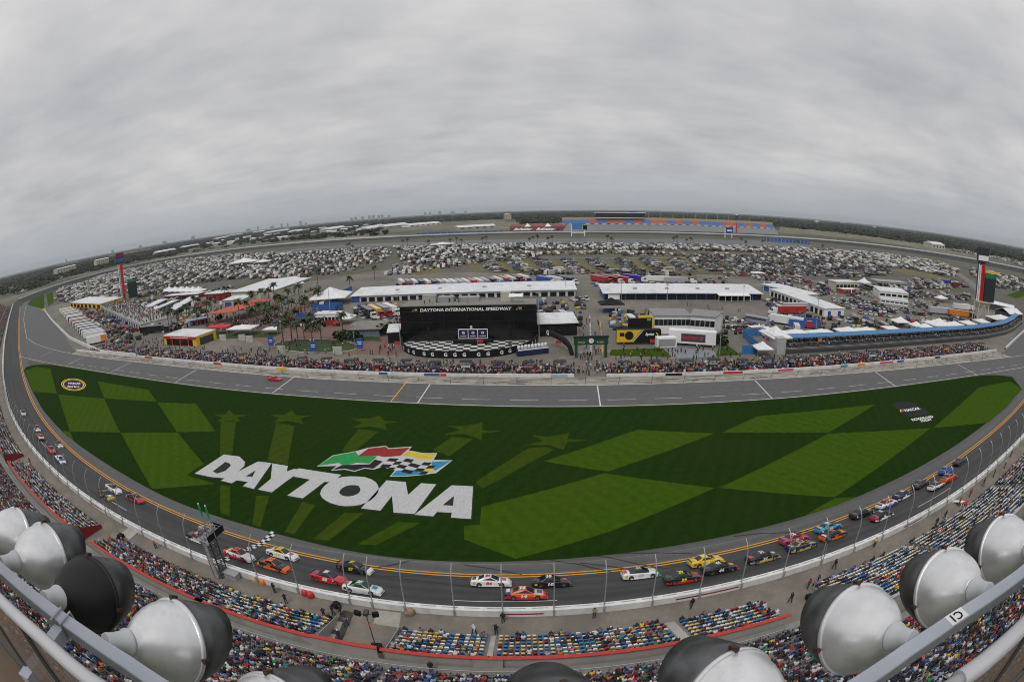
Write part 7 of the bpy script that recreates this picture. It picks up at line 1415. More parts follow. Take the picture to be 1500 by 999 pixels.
lot('yard behind the pale office block', [(1200, 412), (1330, 424), (1335, 430), (1262, 424), (1262, 433), (1230, 428), (1200, 424)], -.25, 8, 3.4, .8, .25, .4)
lot('yard right of the wide white office', [(1330, 440), (1352, 440), (1360, 452), (1338, 454)], -.4, 7, 3.0, .7, .1, .3)
lot('yard around the red hauler', [(1118, 446), (1180, 444), (1186, 452), (1125, 452)], -.1, 7, 3.6, .6, .2, .4)
lot('lane beside the white diagonal garage', [(1222, 466), (1170, 484), (1150, 490), (1140, 484), (1190, 470)], -.4, 8, 3.4, .5, .2, .4)
lot('yard left of the black glass building', [(520, 462), (586, 452), (586, 486), (560, 478), (530, 474)], .3, 9, 3.4, .4, .15, .4)
lot('gap beside the long garage', [(838, 436), (862, 434), (858, 446), (838, 446)], .1, 6, 3.2, .5, 0, .3)
lot('yard behind the video screen', [(900, 468), (956, 466), (956, 478), (905, 484)], 0, 7, 3.4, .55, .1, .4)
lot('left camping field', [(130, 412), (165, 396), (240, 384), (330, 374), (420, 371), (560, 364), (575, 372), (560, 384), (500, 402), (440, 408), (330, 410), (250, 422), (200, 428), (130, 432), (86, 436), (84, 425)], .25, 11, 3.8, .76, .45, 1.0)
lot('strip below the left banking', [(90, 430), (140, 428), (178, 432), (170, 440), (100, 444), (78, 440)], .2, 8, 3.2, .7, .25, .5)
lot('camping row along the lake', [(575, 363), (640, 361), (780, 358), (950, 359), (1120, 363), (1120, 371), (950, 368), (780, 367), (600, 371)], .0, 12, 3.9, .92, .75, .8)
lot('camping rows left of the centre road', [(580, 372), (690, 368), (790, 369), (790, 377), (720, 384), (640, 394), (585, 404), (560, 404), (590, 388)], .1, 10, 3.6, .85, .4, .7)
# columns of parked cars with dry grass between them
for i in range(12):
    x0 = 690 + i * 40; lot(f'slanted parking column {i + 1} behind the garages', [(x0 + 8, 379), (x0 + 26, 379), (x0 + 52, 399), (x0 + 30, 399)], .0, 5.6, 2.9, .93, .03, .25, hang=.15)
lot('row of vehicles along the middle road', [(760, 371), (1000, 372), (1000, 376), (760, 375)], 0, 9, 3.6, .85, .5, .5)
lot('row right behind the haulers', [(770, 400), (1010, 401), (1015, 405), (770, 404)], 0, 7, 3.1, .85, .45, .4)
lot('right middle car field', [(1000, 373), (1180, 376), (1290, 388), (1310, 402), (1230, 408), (1120, 402), (1020, 392)], -.2, 8, 3.0, .9, .12, .4)
lot('right camping field', [(1125, 364), (1200, 365), (1290, 372), (1380, 386), (1405, 398), (1395, 408), (1340, 396), (1250, 386), (1130, 374)], -.25, 10, 3.7, .9, .55, .8)
lot('far right field below the banking', [(1420, 392), (1500, 412), (1500, 428), (1470, 424), (1446, 418), (1420, 402)], -.4, 9, 3.5, .9, .35, .6)
lot('far right field behind the road', [(1330, 410), (1400, 412), (1420, 422), (1340, 425)], -.3, 7, 3.0, .8, .2, .4)
lot('paddock lot below the white offices', [(1215, 436), (1262, 438), (1300, 452), (1318, 462), (1290, 466), (1244, 456), (1218, 445)], -.5, 7.0, 2.8, .9, .0, .2)
lot('dirt lot below the white offices', [(1275, 443), (1330, 450), (1360, 466), (1385, 476), (1340, 472), (1300, 455)], -.5, 9, 2.9, .75, .0, .3)
lot('dirt lot left of the right scoring tower', [(1330, 432), (1365, 436), (1400, 462), (1418, 478), (1380, 470), (1345, 452)], -.45, 12, 2.9, .55, .0, .4)
lot('row behind the white offices', [(1330, 428), (1420, 436), (1425, 442), (1340, 435)], -.25, 6, 3.1, .85, .05, .3)
lot('row behind the orange edged shed', [(1060, 398), (1130, 402), (1180, 410), (1190, 416), (1110, 408), (1060, 404)], -.2, 6.5, 3.0, .85, .1, .3, cols=[('red', (.35, .03, .03), 30), ('white', (.7, .7, .7), 30), ('pink', (.5, .1, .2), 12), ('silver', (.4, .4, .4), 20)])
lot('rows in front of the blue fence right', [(1222, 468), (1262, 470), (1300, 481), (1290, 487), (1240, 480)], -.3, 7, 2.9, .85, .15, .3)
lot('lot beside the angled white wing', [(1040, 476), (1100, 474), (1110, 482), (1060, 490)], -.2, 8, 3.2, .6, .05, .3)
lot('lot behind the left tents', [(195, 426), (300, 424), (302, 433), (250, 430), (200, 436)], .2, 8, 3.4, .8, .3, .4)
lot('lane behind the right paddock shed', [(1178, 420), (1215, 424), (1225, 434), (1195, 430)], -.3, 7, 3.1, .8, .2, .3)
lot('cars beside the left hauler row', [(112, 450), (150, 460), (190, 494), (166, 506), (150, 482)], .33, 6, 3.2, .5, 0, .5, cols=[('red', (.4, .02, .02), 30), ('black', (.015, .015, .017), 40), ('yellow', (.6, .45, .05), 12), ('white', (.6, .6, .6), 10)])
lot('yard behind the left terrace', [(182, 440), (240, 436), (300, 450), (262, 466), (230, 470)], .3, 9, 4.2, .55, .35, .6)
lot('yard left of the exhibition hall', [(300, 425), (340, 420), (345, 436), (305, 438)], .2, 8, 3.6, .8, .2, .4)
lot('cars along the low terrace doors', [(140, 457), (148, 457), (200, 487), (192, 489)], -.5, 4, 3.2, .8, 0, .2, cols=[('red', (.4, .02, .02), 30), ('blue', (.03, .08, .3), 30), ('black', (.015, .015, .017), 30)])
lot('yard behind the black glass building', [(788, 462), (850, 462), (850, 470), (800, 472)], .1, 6, 3.4, .5, .1, .3)
lot('yard beside the long garage end', [(440, 440), (500, 447), (520, 455), (470, 460)], .2, 8, 4, .4, .2, .5)
lot('cars beside the black glass building', [(806, 476), (846, 476), (846, 482), (806, 482)], 0, 6, 3.2, .7, 0, .3, cols=[('black', (.015, .015, .017), 10), ('grey', (.1, .1, .1), 10)])
lot('small lot beside the grandstand legs', [(1432, 468), (1462, 466), (1464, 472), (1436, 474)], -.2, 6, 3, .7, 0, .3)
lot('parking outside the far left banking', [(2, 428), (22, 415), (60, 402), (130, 389), (150, 388), (110, 402), (60, 418), (26, 432)], .6, 9, 3.4, .8, .15, .6)
lot('parking outside the far right banking', [(1395, 362), (1500, 384), (1500, 390), (1440, 376), (1395, 368)], -.4, 12, 3.6, .6, .3, .8)
print('vehicles', len(veh))
CARMESH = {}
for k in VK:
    P = CAR_P.get(k) or RV_P[k]; b0 = MB(); b1 = MB(); 
    for c, d, z, tp in P:
        if z == 1: b1.box(c, d, 0, 0, None, tp)
        else: b0.box(c, d, 0, {0: 0, 2: 1, 3: 2}[z], None, tp)
    CARMESH[k] = (b0.mesh(k + '_body', [TINTP, RUBBER, BEIGE]), b1.mesh(k + '_windows', GLASS))
def vis(p): q = proj(p); return 2 < q[0] < 1498 and q[1] < 995
items = []; cnt = {'car': 0, 'rv': 0}
for i in sorted(range(len(veh)), key=lambda i: (veh[i][3] - CAMV).length):
    k, cn, cc, p, hd, nm, ri, ci, kk = veh[i]; cl = 'rv' if k > 2 else 'car'
    if vis(p) and cnt[cl] < (270 if cl == 'car' else 200):
        cnt[cl] += 1; b0, b1 = CARMESH[VK[k]]
        o = bpy.data.objects.new('camper_van' if k > 2 else 'parked_car', b0); COL.objects.link(o); o.location = p; o.rotation_euler = (0, 0, hd); o.scale = (kk, 1, 1); o.color = (*cc, 1)
        w_ = bpy.data.objects.new('window', b1); COL.objects.link(w_); w_.parent = o
        tag(o, f'{cn} {("car", "SUV", "pickup truck", "motorhome", "camper trailer")[k]}, {nm}, row {ri + 1} place {ci + 1}', ('car', 'car', 'pickup', 'motorhome', 'camper')[k], 'parked cars in the infield' if k < 3 else 'motorhomes and campers in the infield')
    else: items.append((k, p, hd, (kk, 1, 1), [cc, (.012, .015, .018), (.015, .015, .015), (.42, .38, .3)]))
o = scatter('distant_vehicles', VT, items, [TINTC]); tag(o, 'mass of distant cars and campers filling the infield car parks', 'vehicles', kind='stuff')
# small awnings, coloured tents and clutter between the campers: one mass too small to count
aw = MB(); aw.box((0, 0, 2.4), (3, 3, .12)); aw.box((0, 0, 1.2), (.1, .1, 2.4), 0, 0); awt = mb_template(aw); items = []
for k, cn, cc, p, hd, nm, ri, ci, kk in veh:
    if k > 2 and rs.random() < .55: items.append((0, p + Vector((rs.uniform(-4, 4), rs.uniform(2.6, 4), rs.uniform(-.6, .2))), hd, (1, 1, 1), [rs.choice([(.6, .6, .6), (.03, .08, .25), (.35, .04, .03), (.03, .03, .03), (.05, .15, .08), (.5, .5, .48), (.02, .02, .03)])]))
o = scatter('camp_awnings', [awt], items, [TINTA]); tag(o, 'small awnings and shade cloths between the campers', 'awnings', kind='stuff')
cl_ = []
CLP = [([(520, 448), (586, 446), (588, 470), (520, 466)], 60), ([(790, 440), (860, 440), (850, 478), (790, 470)], 70), ([(890, 458), (960, 458), (955, 488), (895, 488)], 80), ([(1040, 470), (1110, 466), (1120, 486), (1060, 492)], 70), ([(1115, 440), (1190, 436), (1190, 470), (1130, 480)], 90), ([(1190, 462), (1300, 470), (1440, 470), (1440, 480), (1300, 488), (1190, 492)], 150), ([(580, 418), (840, 412), (840, 418), (580, 426)], 160), ([(860, 416), (1010, 416), (1010, 420), (860, 420)], 60), ([(1110, 408), (1200, 416), (1230, 432), (1180, 436), (1120, 424)], 120), ([(1220, 412), (1420, 430), (1420, 440), (1240, 436)], 150), ([(190, 440), (300, 440), (300, 475), (240, 490)], 200), ([(300, 430), (480, 418), (500, 440), (320, 462)], 160), ([(380, 460), (500, 470), (500, 480), (400, 478)], 70), ([(100, 440), (180, 440), (240, 490), (170, 508)], 120)]
for P, n in CLP:
    for t_, p, rz_, sc, cs in people_in(P, n): cl_.append((rs.random() < .25, p, rz_, (rs.uniform(.8, 3.2), rs.uniform(.6, 1.8), rs.uniform(.5, 2.2)), [rs.choices([(.02, .02, .022), (.5, .5, .5), (.4, .03, .03), (.03, .08, .28), (.12, .12, .12), (.3, .26, .2), (.5, .36, .03)], [34, 22, 9, 13, 16, 8, 3])[0]]))
o = scatter('paddock_clutter', EQT, cl_, [TINTA]); tag(o, 'crates, carts, generators and barrels strewn between paddock vehicles', 'equipment', kind='stuff')
# dry grass strips and roads among the parking
b = MB()
for i in range(13):
    x0 = 672 + i * 40; b.poly(zset(ats([(x0 + 4, 379.5), (x0 + 18, 379.5), (x0 + 42, 398), (x0 + 24, 398)]), .01))
for P in ([(690, 373.5), (1010, 375), (1010, 377.5), (690, 376)], [(600, 396), (640, 392), (655, 398), (610, 404)], [(800, 366.5), (1080, 368), (1080, 370), (800, 368.5)], [(1290, 382), (1330, 386), (1400, 404), (1390, 412), (1320, 400)], [(1345, 388), (1385, 392), (1400, 398), (1360, 398)], [(1140, 372), (1220, 376), (1220, 380), (1150, 377)]): b.poly(zset(ats(P), .008))
struct(b.build('dry_grass_strips', OLIVE))
ROADM = mat('service_road', (.16, .155, .15), .9, .12, .2, coords='POS')
b = MB()
for P, w_ in (([(590, 410), (560, 398), (600, 388), (640, 380), (690, 370)], 9), ([(690, 377.5), (850, 377.8), (1010, 378.5), (1200, 384), (1320, 398)], 8), ([(1440, 430), (1420, 412), (1402, 400)], 12), ([(1020, 403), (1200, 412), (1330, 424), (1440, 440)], 10), ([(205, 430), (250, 408), (330, 395), (400, 391)], 18)): ground_line(b, smooth_line(resample(ats(P), 8), 8), w_, .012 + w_ * .0003)
struct(b.build('infield_road', ROADM))
# lake
LAKE = [(396, 370.5), (470, 364.5), (569, 361), (680, 358), (780, 356), (949, 357.5), (1060, 358.5), (1184, 362.4), (1192, 359.5), (1160, 355), (1060, 351.5), (949, 350), (860, 349), (780, 350), (700, 352), (623, 354.5), (520, 358.5), (440, 364)]
b = MB(); b.poly(zset(ats(LAKE), .03)); wt = mat('lake_water', (.085, .09, .098), .45, .1, .02, spec=.25); nt_, bs_ = nodes_of(wt); bm_ = nt_.nodes.new('ShaderNodeBump'); ns = nt_.nodes.new('ShaderNodeTexNoise'); ns.inputs['Scale'].default_value = .6; bm_.inputs['Strength'].default_value = .25; g = nt_.nodes.new('ShaderNodeNewGeometry'); nt_.links.new(g.outputs['Position'], ns.inputs['Vector']); nt_.links.new(ns.outputs['Fac'], bm_.inputs['Height']); nt_.links.new(bm_.outputs['Normal'], bs_.inputs['Normal']); struct(b.build('lake', wt))
for i, (x, y) in enumerate(((509, 369), (513, 369), (517, 369), (590, 363), (597, 362.5), (628, 362), (660, 362), (669, 361.5), (676, 361), (707, 360), (713, 360), (776, 359), (781, 359), (787, 359), (803, 358), (809, 358), (890, 359), (896, 359), (987, 360), (992, 360), (1006, 361), (1012, 361), (1085, 363), (1092, 363), (1117, 364), (1168, 366), (1205, 368))): palm((x, y), i, f'palm on the lake shore, {ORD(i + 1)} from the left along the water', 1.15)
# ------------------------------------------------------------------ far track wall, backstretch stands
fwv = [p + Vector((0, 0, 0)) for p in ib]; fw_ = empty('track_wall', fwv[0], 0, 'long white wall along the far side of the track beyond the infield', 'wall'); inv = -Vector(fw_.location); A_ = [p + inv for p in fwv]
b = MB(); strip(b, A_, [p + Vector((0, 0, 2.1)) for p in A_]); strip(b, [p + Vector((0, 0, 2.1)) for p in A_], [p + Vector((q.x * .6, q.y * .6, 2.1)) for p, q in zip(A_, nrm)]); strip(b, [p + Vector((q.x * .6, q.y * .6, 2.1)) for p, q in zip(A_, nrm)], [p + Vector((q.x * .6, q.y * .6, -1)) for p, q in zip(A_, nrm)]); b.build('wall_section', WALLW, fw_)
def far_hall(pa, pb, z=0): a_, ang, L_ = frame(pa, pb, z); return a_, ang, L_
a_, ang, L_ = frame((826, 340), (1142, 346)); gs = empty('backstretch_grandstand', a_, ang, 'long far grandstand with red and blue upper seats over a grey lower tier', 'grandstand')
def slope(e_, nm, x0, x1, y0, z0, y1, z1, m, back=True): b = MB(); b.add([(x0, y0, z0), (x1, y0, z0), (x1, y1, z1), (x0, y1, z1), (x0, y1, 0), (x1, y1, 0), (x0, y0, 0), (x1, y0, 0)], [(0, 1, 2, 3), (3, 2, 5, 4), (6, 7, 1, 0), (0, 3, 4, 6), (1, 7, 5, 2)]); return b.build(nm, m, e_)
slope(gs, 'lower_tier', 0, L_, 2, 2, 24, 14, mat('grey_seat_tier', (.19, .2, .21), .8, .12, .3)); 
ncol = 26; pat = 'BBBRBRRBRBRRBRBRBBBRRBRBRBRRBB'
for k in range(ncol): slope(gs, 'upper_seats', L_ * k / ncol, L_ * (k + 1) / ncol, 24.5, 16.2, 36, 23.5, mat('red_seat_block', (.34, .09, .07), .7) if pat[k] == 'R' else mat('blue_seat_block', (.05, .13, .36), .7))
part_box(gs, 'tier_band', (L_ / 2, 24.2, 15.2), (L_, .6, 2.2), mat('white_black_band', (.55, .55, .5), .7)); part_box(gs, 'back_wall', (L_ / 2, 37, 14.5), (L_, 2, 29), mat('sand_back_wall', (.42, .33, .19), .8))
for k in range(28): part_box(gs, 'band_opening', (L_ * (k + .5) / 28, 23.85, 15.2), (L_ / 28 * .45, .2, 1.2), BLACK)
part_box(gs, 'front_wall', (L_ / 2, 1.5, 1.2), (L_, .6, 2.4), mat('dark_front_wall', (.05, .06, .1), .7)); x0, x1 = L_ * .145, L_ * .36
part_box(gs, 'press_box', ((x0 + x1) / 2, 36, 33), (x1 - x0, 10, 10), mat('dark_press_glass', (.02, .02, .024), .2)); part_box(gs, 'press_roof', ((x0 + x1) / 2, 36, 38.6), (x1 - x0 + 4, 12, 1.2), WHITE); part_box(gs, 'press_base', ((x0 + x1) / 2, 36, 27.6), (x1 - x0, 11, 1.2), WHITE); part_box(gs, 'roof_cabin', (x0 + (x1 - x0) * .75, 36, 40.2), (20, 6, 3), BLUE)
for k in range(10): b = MB(); b.tube([(L_ * (.38 + .055 * k), 38, 20), (L_ * (.38 + .055 * k), 38, 42)], .5, 5); b.box((L_ * (.38 + .055 * k), 38, 42), (5, 1.5, 2)); b.build('light_mast', GREY, gs)
a_, ang, L_ = frame((747, 341), (814, 340.5)); bs2 = empty('sponsor_grandstand', a_, ang, 'dark red far grandstand with white script lettering left of the long stand', 'grandstand'); slope(bs2, 'lettered_tier', 0, L_, 2, 1, 22, 10, mat('dark_red_tier', (.11, .018, .02), .7, .2, .2)); slope(bs2, 'upper_tier', -10, L_ + 12, 26, 11, 36, 15.5, mat('faded_red_tier', (.2, .07, .06), .7, .2, .2)); part_box(bs2, 'back_wall', (L_ / 2, 37, 7.8), (L_ + 22, 1.5, 15.6), mat('pale_back_wall', (.4, .33, .28), .8))
b = MB(); d_ = Vector((0, 20, 9)).normalized()
put_text(b, 'Budweiser', (L_ * .06, 6, 3.5), (L_ * .4, 0, 0), d_ * 12, 0, .02, .25); o = b.build('script_lettering', WHITE, bs2); o.location = (0, -.3, .5); b = MB(); put_text(b, 'Budweiser', (L_ * .56, 6, 3.5), (L_ * .4, 0, 0), d_ * 12, 0, .02, .25); o = b.build('script_lettering', WHITE, bs2); o.location = (0, -.3, .5)
for x in (.25, .7): b = MB(); b.add([(L_ * x, 24, 11), (L_ * x + 14, 24, 11.2), (L_ * x + 4, 30, 18)], [(0, 1, 2)]); b.box((L_ * x + 5, 25, 10.4), (12, .6, 1)); b.build('white_sail', WHITE, bs2)
for (pa, pb, lb, h) in (((612, 345.5), (736, 342), 'low blue banner fence along the far left of the back straight', 5), ((1120, 353), (1186, 358.5), 'low blue banner fence at the right end of the lake', 5), ((478, 351), (600, 347), 'pale low barrier with parked trucks along the far left back straight', 3)):
    a_, ang, L_ = frame(pa, pb); e_ = empty('banner_fence', a_, ang, lb, 'fence'); part_box(e_, 'panel', (L_ / 2, 0, h / 2 + .5), (L_, 1.5, h), mat('blue_banner_cloth', (.03, .1, .33), .7, .3, .1) if 'blue' in lb else BEIGE)
    for k in range(12): part_box(e_, 'post', (L_ * (k + .5) / 12, -.8, h / 2 + .5), (1.2, .3, h + .8), GREY)
e_ = empty('gantry_sign', at(846, 346.5), 0, 'white sign gantry with a blue board in front of the far grandstand', 'sign'); 
for x in (-10, 12): part_box(e_, 'leg', (x, 0, 10), (1.6, 1.6, 20), WHITE)
part_box(e_, 'blue_board', (-1, 0, 17), (18, 1.2, 11), mat('light_blue_board', (.06, .2, .45), .6)); part_box(e_, 'dark_screen', (13, -.2, 15), (7, 1.2, 8), BLACK); part_box(e_, 'brace', (1, 0, 6), (22, .8, 1), WHITE)
e_ = empty('gantry_sign', at(1067, 348.5), 0, 'white framed blue and white sign beside the far red scoring mast', 'sign')
for x in (-7, 7): part_box(e_, 'leg', (x, 0, 8), (1.2, 1.2, 16), WHITE)
part_box(e_, 'board', (2, 0, 14), (14, 1.2, 10), mat('dark_blue_board', (.03, .05, .2), .6)); part_box(e_, 'white_band', (2, -.7, 13), (10, .3, 3), WHITE)
e_ = empty('scoring_tower', at(1079, 347), 0, 'distant scoring mast with red strip in front of the far grandstand', 'scoring tower'); part_box(e_, 'column', (0, 0, 16), (3.5, 3, 32), GREY); part_box(e_, 'red_strip', (-1, -1.7, 15), (2, .4, 22), RED); part_box(e_, 'top_board', (0, 0, 37), (6, 4, 8), mat('dark_top_board', (.06, .06, .07), .6)); part_box(e_, 'white_cap', (0, 0, 42), (4, 3, 2), WHITE)
# ------------------------------------------------------------------ woods, airport, town beyond
LEAF = [mat('woodland_leaves_%d' % i, c, .95, .4, .06, coords='POS', spec=.1) for i, c in enumerate(((.028, .036, .018), (.04, .045, .022), (.02, .028, .016), (.055, .05, .03)))]
def clump_template(seed, n=26):
    """an uneven crown: many tilted leaf patches spread through a lumpy volume"""
    r_ = random.Random(seed); V = []; F_ = []; Z_ = []
    for k in range(n):
        a_ = r_.uniform(0, 2 * PI); rr_ = math.sqrt(r_.random()) * .5; z = .25 + .75 * r_.random() * (1 - rr_ * .9); c = Vector((rr_ * math.cos(a_), rr_ * math.sin(a_), z)); s_ = r_.uniform(.14, .3)
        nrm_ = (c - Vector((0, 0, .35))).normalized() + Vector((r_.uniform(-.5, .5), r_.uniform(-.5, .5), r_.uniform(0, .6))); nrm_.normalize(); t = nrm_.orthogonal().normalized(); u = nrm_.cross(t); o = len(V); m_ = r_.choice((5, 6))
        V.append(c + nrm_ * s_ * .35)
        for i in range(m_): q = 2 * PI * i / m_; V.append(c + (t * math.cos(q) + u * math.sin(q)) * s_ * r_.uniform(.7, 1.2))
        for i in range(m_): F_.append((o, o + 1 + i, o + 1 + (i + 1) % m_)); Z_.append(k % 3)
    return (np.array([v[:] for v in V]), F_, np.array(Z_), np.zeros(len(F_), int))
CLT = [clump_template(i, 9) for i in range(5)]; TRT = [clump_template(20 + i, 34) for i in range(4)]
WOODM = mat('woodland_mixed_leaves', (1, 1, 1), .95, .25, .05, src='attr', coords='POS', spec=.1)
GRN = [[(.02, .03, .014), (.032, .042, .018), (.045, .05, .022)], [(.018, .026, .016), (.026, .036, .02), (.034, .044, .026)], [(.035, .04, .02), (.05, .048, .026), (.03, .034, .018)]]
def dirp(px, D):
    r_ = ray(px, 340); h = math.hypot(r_[0], r_[1]); return Vector((r_[0] / h * D, r_[1] / h * D, 0))
items = []
def openland(px, D):
    """airfield, back straight and built-up clearings where no woods stand"""
    if D < 1180 and 560 < px < 1230: return True
    if 560 < px < 760 and D < 2700: return True
    if 760 <= px < 1130 and D < 1700: return True
    if 1130 <= px < 1520 and D < 1650 + (1500 - px) * 1.2: return True
    if 250 < px < 560 and D < 2300: return rs.random() < .75
    return False
FWD = [(p.x, p.y) for p in fwv]
def min_out(P): return min((P.x - x) ** 2 + (P.y - y) ** 2 for x, y in FWD[::6])
n_ = 0
for _ in range(16000):
    px = rs.uniform(-40, 1540); D = 900 * (10 ** rs.random())
    if openland(px, D): continue
    p = dirp(px, D)
    if D < 1700:
        q = proj(p)
        yb = np.interp(q[0], [0, 54, 95, 173, 243, 351, 400, 542, 780, 960, 1160, 1289, 1397, 1500], [436, 423, 408, 390, 374, 360, 356, 347, 335, 335, 341, 348, 362, 384])
        if q[1] > yb - 1: continue
    s_ = (14 + D * .006) * rs.uniform(.7, 1.4); zz_ = rs.uniform(8, 13) * (1 + .15 * (D > 4000)); items.append((rs.randrange(5), p - Vector((0, 0, 1)), rs.uniform(0, 6), (s_, s_, zz_), rs.choice(GRN)))
o = scatter('woods', CLT, items, [WOODM]); tag(o, 'dark woodland stretching to the horizon behind the track', 'woods', kind='stuff')
b = MB()
for D0_, D1_, x0, x1 in ((2750, 24000, -60, 760), (1800, 24000, 740, 1150), (2000, 24000, 1130, 1560)):
    n = 30; A_ = [dirp(x0 + (x1 - x0) * i / n, D0_) for i in range(n + 1)]; B_ = [dirp(x0 + (x1 - x0) * i / n, D1_) for i in range(n + 1)]; strip(b, zset(A_, -.05 + x0 * 1e-5), zset(B_, -.05 + x0 * 1e-5))
struct(b.build('forest_floor', mat('forest_floor', (.03, .036, .02), .95, .35, .01, coords='POS')))
TREES = [(30, 405), (70, 398), (95, 396), (125, 391), (140, 389), (158, 387), (175, 383), (195, 379), (215, 376), (240, 371), (262, 367), (275, 366), (290, 363), (310, 360), (322, 360), (345, 357), (382, 354), (395, 353.5), (405, 353), (415, 352.5), (428, 352), (440, 351), (452, 350.5), (463, 350), (475, 349), (520, 346), (530, 345.5), (545, 345), (565, 343.5), (20, 410), (45, 403), (110, 393), (225, 372), (250, 370), (300, 361), (370, 355)]
for i, px in enumerate(TREES):
    p = at(*px); sc = rs.uniform(.8, 1.3) * (1 if px[0] > 200 else 1.3); e_ = empty('broadleaf_tree', p, rs.uniform(0, 6), f'dark bushy tree outside the banking, {ORD(i + 1)} of the ragged line behind the far left track', 'tree', 'trees outside the far left banking')
    v_, f_, z_, _m = TRT[i % 4]; me = bpy.data.meshes.new('crown'); me.from_pydata([(x * 15 * sc, y * 15 * sc, z * 13 * sc) for x, y, z in v_], [], f_); 
    for q in range(3): me.materials.append(LEAF[(q + i) % 4])
    me.polygons.foreach_set('material_index', [int(q) for q in z_]); o = bpy.data.objects.new('crown', me); COL.objects.link(o); o.parent = e_
    b = MB(); b.tube([(0, 0, 0), (.2, 0, 4 * sc), (0, .3, 8 * sc)], [.5, .4, .2], 6); b.tube([(.1, 0, 3 * sc), (2.5 * sc, 1, 7 * sc)], [.25, .1], 5); b.tube([(.1, 0, 3.5 * sc), (-2.5 * sc, -1, 7.5 * sc)], [.25, .1], 5); b.build('trunk', TRUNK, e_)
# hotels and sheds on the left, airfield buildings
FARB = [((84, 404), (112, 396), 16, 22, BEIGE, 'pale four storey hotel behind the far left banking', 7, 4), ((142, 391), (160, 387), 18, 24, mat('cream_hotel', (.55, .48, .34), .8), 'cream hotel block left of the left scoring tower', 6, 5), ((85, 392), (115, 385), 20, 14, mat('terracotta_wall', (.42, .26, .17), .8), 'terracotta roofed hotel row behind the pale hotel', 8, 2), ((8, 408), (26, 401), 14, 12, mat('terracotta_wall', (.42, .26, .17), .8), 'terracotta low block at the extreme left', 5, 2), ((158, 377), (220, 367), 20, 12, mat('terracotta_wall', (.42, .26, .17), .8), 'long terracotta apartment row above the left track', 12, 2), ((230, 373), (258, 368), 40, 8, mat('grey_shed', (.35, .36, .36), .7), 'grey shed beyond the left banking', 4, 1), ((268, 365), (292, 361), 30, 9, WHITE, 'white store beyond the left banking', 4, 1), ((318, 352), (335, 348), 40, 12, WHITE, 'white pointed warehouse among the trees, left', 3, 1), ((336, 347), (356, 344), 40, 14, CANVAS, 'bright white warehouse in the distance, left of centre', 3, 1), ((372, 342), (388, 340), 40, 14, BEIGE, 'pale tall warehouse among distant sheds', 3, 2), ((395, 343), (425, 338), 50, 11, WHITE, 'wide white warehouse left of the airfield', 5, 1), ((428, 341), (445, 339), 40, 9, BEIGE, 'beige shed right of the wide white warehouse', 3, 1), ((484, 340), (508, 336), 50, 12, mat('grey_shed', (.35, .36, .36), .7), 'grey hangar near the airfield', 3, 1), ((540, 338), (566, 334), 50, 8, WHITE, 'white hangar beside the dark mound', 3, 1), ((566, 335), (600, 331), 50, 8, BEIGE, 'beige domed hangar at the airfield edge', 3, 1), ((600, 333), (646, 329), 40, 7, WHITE, 'long bright white hangar on the airfield', 6, 1), ((738, 322), (744, 322), 20, 26, TAN, 'airport control building far out on the airfield', 2, 3), ((672, 337), (726, 334), 30, 6, mat('sand_shed', (.45, .4, .3), .8), 'sandy low building behind the blue banner fence', 5, 1), ((1366, 364), (1384, 366), 40, 12, BEIGE, 'pale house at the edge of the right hand woods', 4, 1), ((1196, 326), (1200, 326), 30, 14, WHITE, 'small white shed at the airfield edge, right of the stand', 2, 1), ((1232, 327), (1238, 327.5), 30, 16, WHITE, 'white house before the right woods', 2, 1), ((1278, 334), (1282, 334.5), 20, 16, CANVAS, 'tiny bright house before the right woods', 1, 1), ((1500, 372), (1510, 374), 30, 12, BEIGE, 'pale building at the far right edge', 2, 1)]
for pa, pb, dp, h, m_, lb, nw, st in FARB:
    a_, ang, L_ = frame(pa, pb); e_ = empty('distant_building', a_, ang, lb, 'building'); b = MB(); b.prism([(0, 0), (L_, 0), (L_, dp), (0, dp)], 0, h); b.build('wall', m_, e_)
    b = MB(); o_ = 1; P_ = [(-o_, -o_, h + .02), (L_ + o_, -o_, h + .02), (L_ + o_, dp / 2, h + dp * .16), (-o_, dp / 2, h + dp * .16), (L_ + o_, dp + o_, h + .02), (-o_, dp + o_, h + .02)]; b.add(P_, [(0, 1, 2, 3), (3, 2, 4, 5), (0, 3, 5), (1, 4, 2)]); b.build('roof', mat('terracotta_roof', (.3, .14, .08), .8) if 'terracotta' in lb else ROOFW, e_)
    for s2 in range(st):
        for k in range(nw): part_box(e_, 'window', ((k + .5) * L_ / nw, -.1, h * (s2 + .5) / st), (L_ / nw * .45, .25, h / st * .45), mat('far_window', (.06, .065, .07), .3))
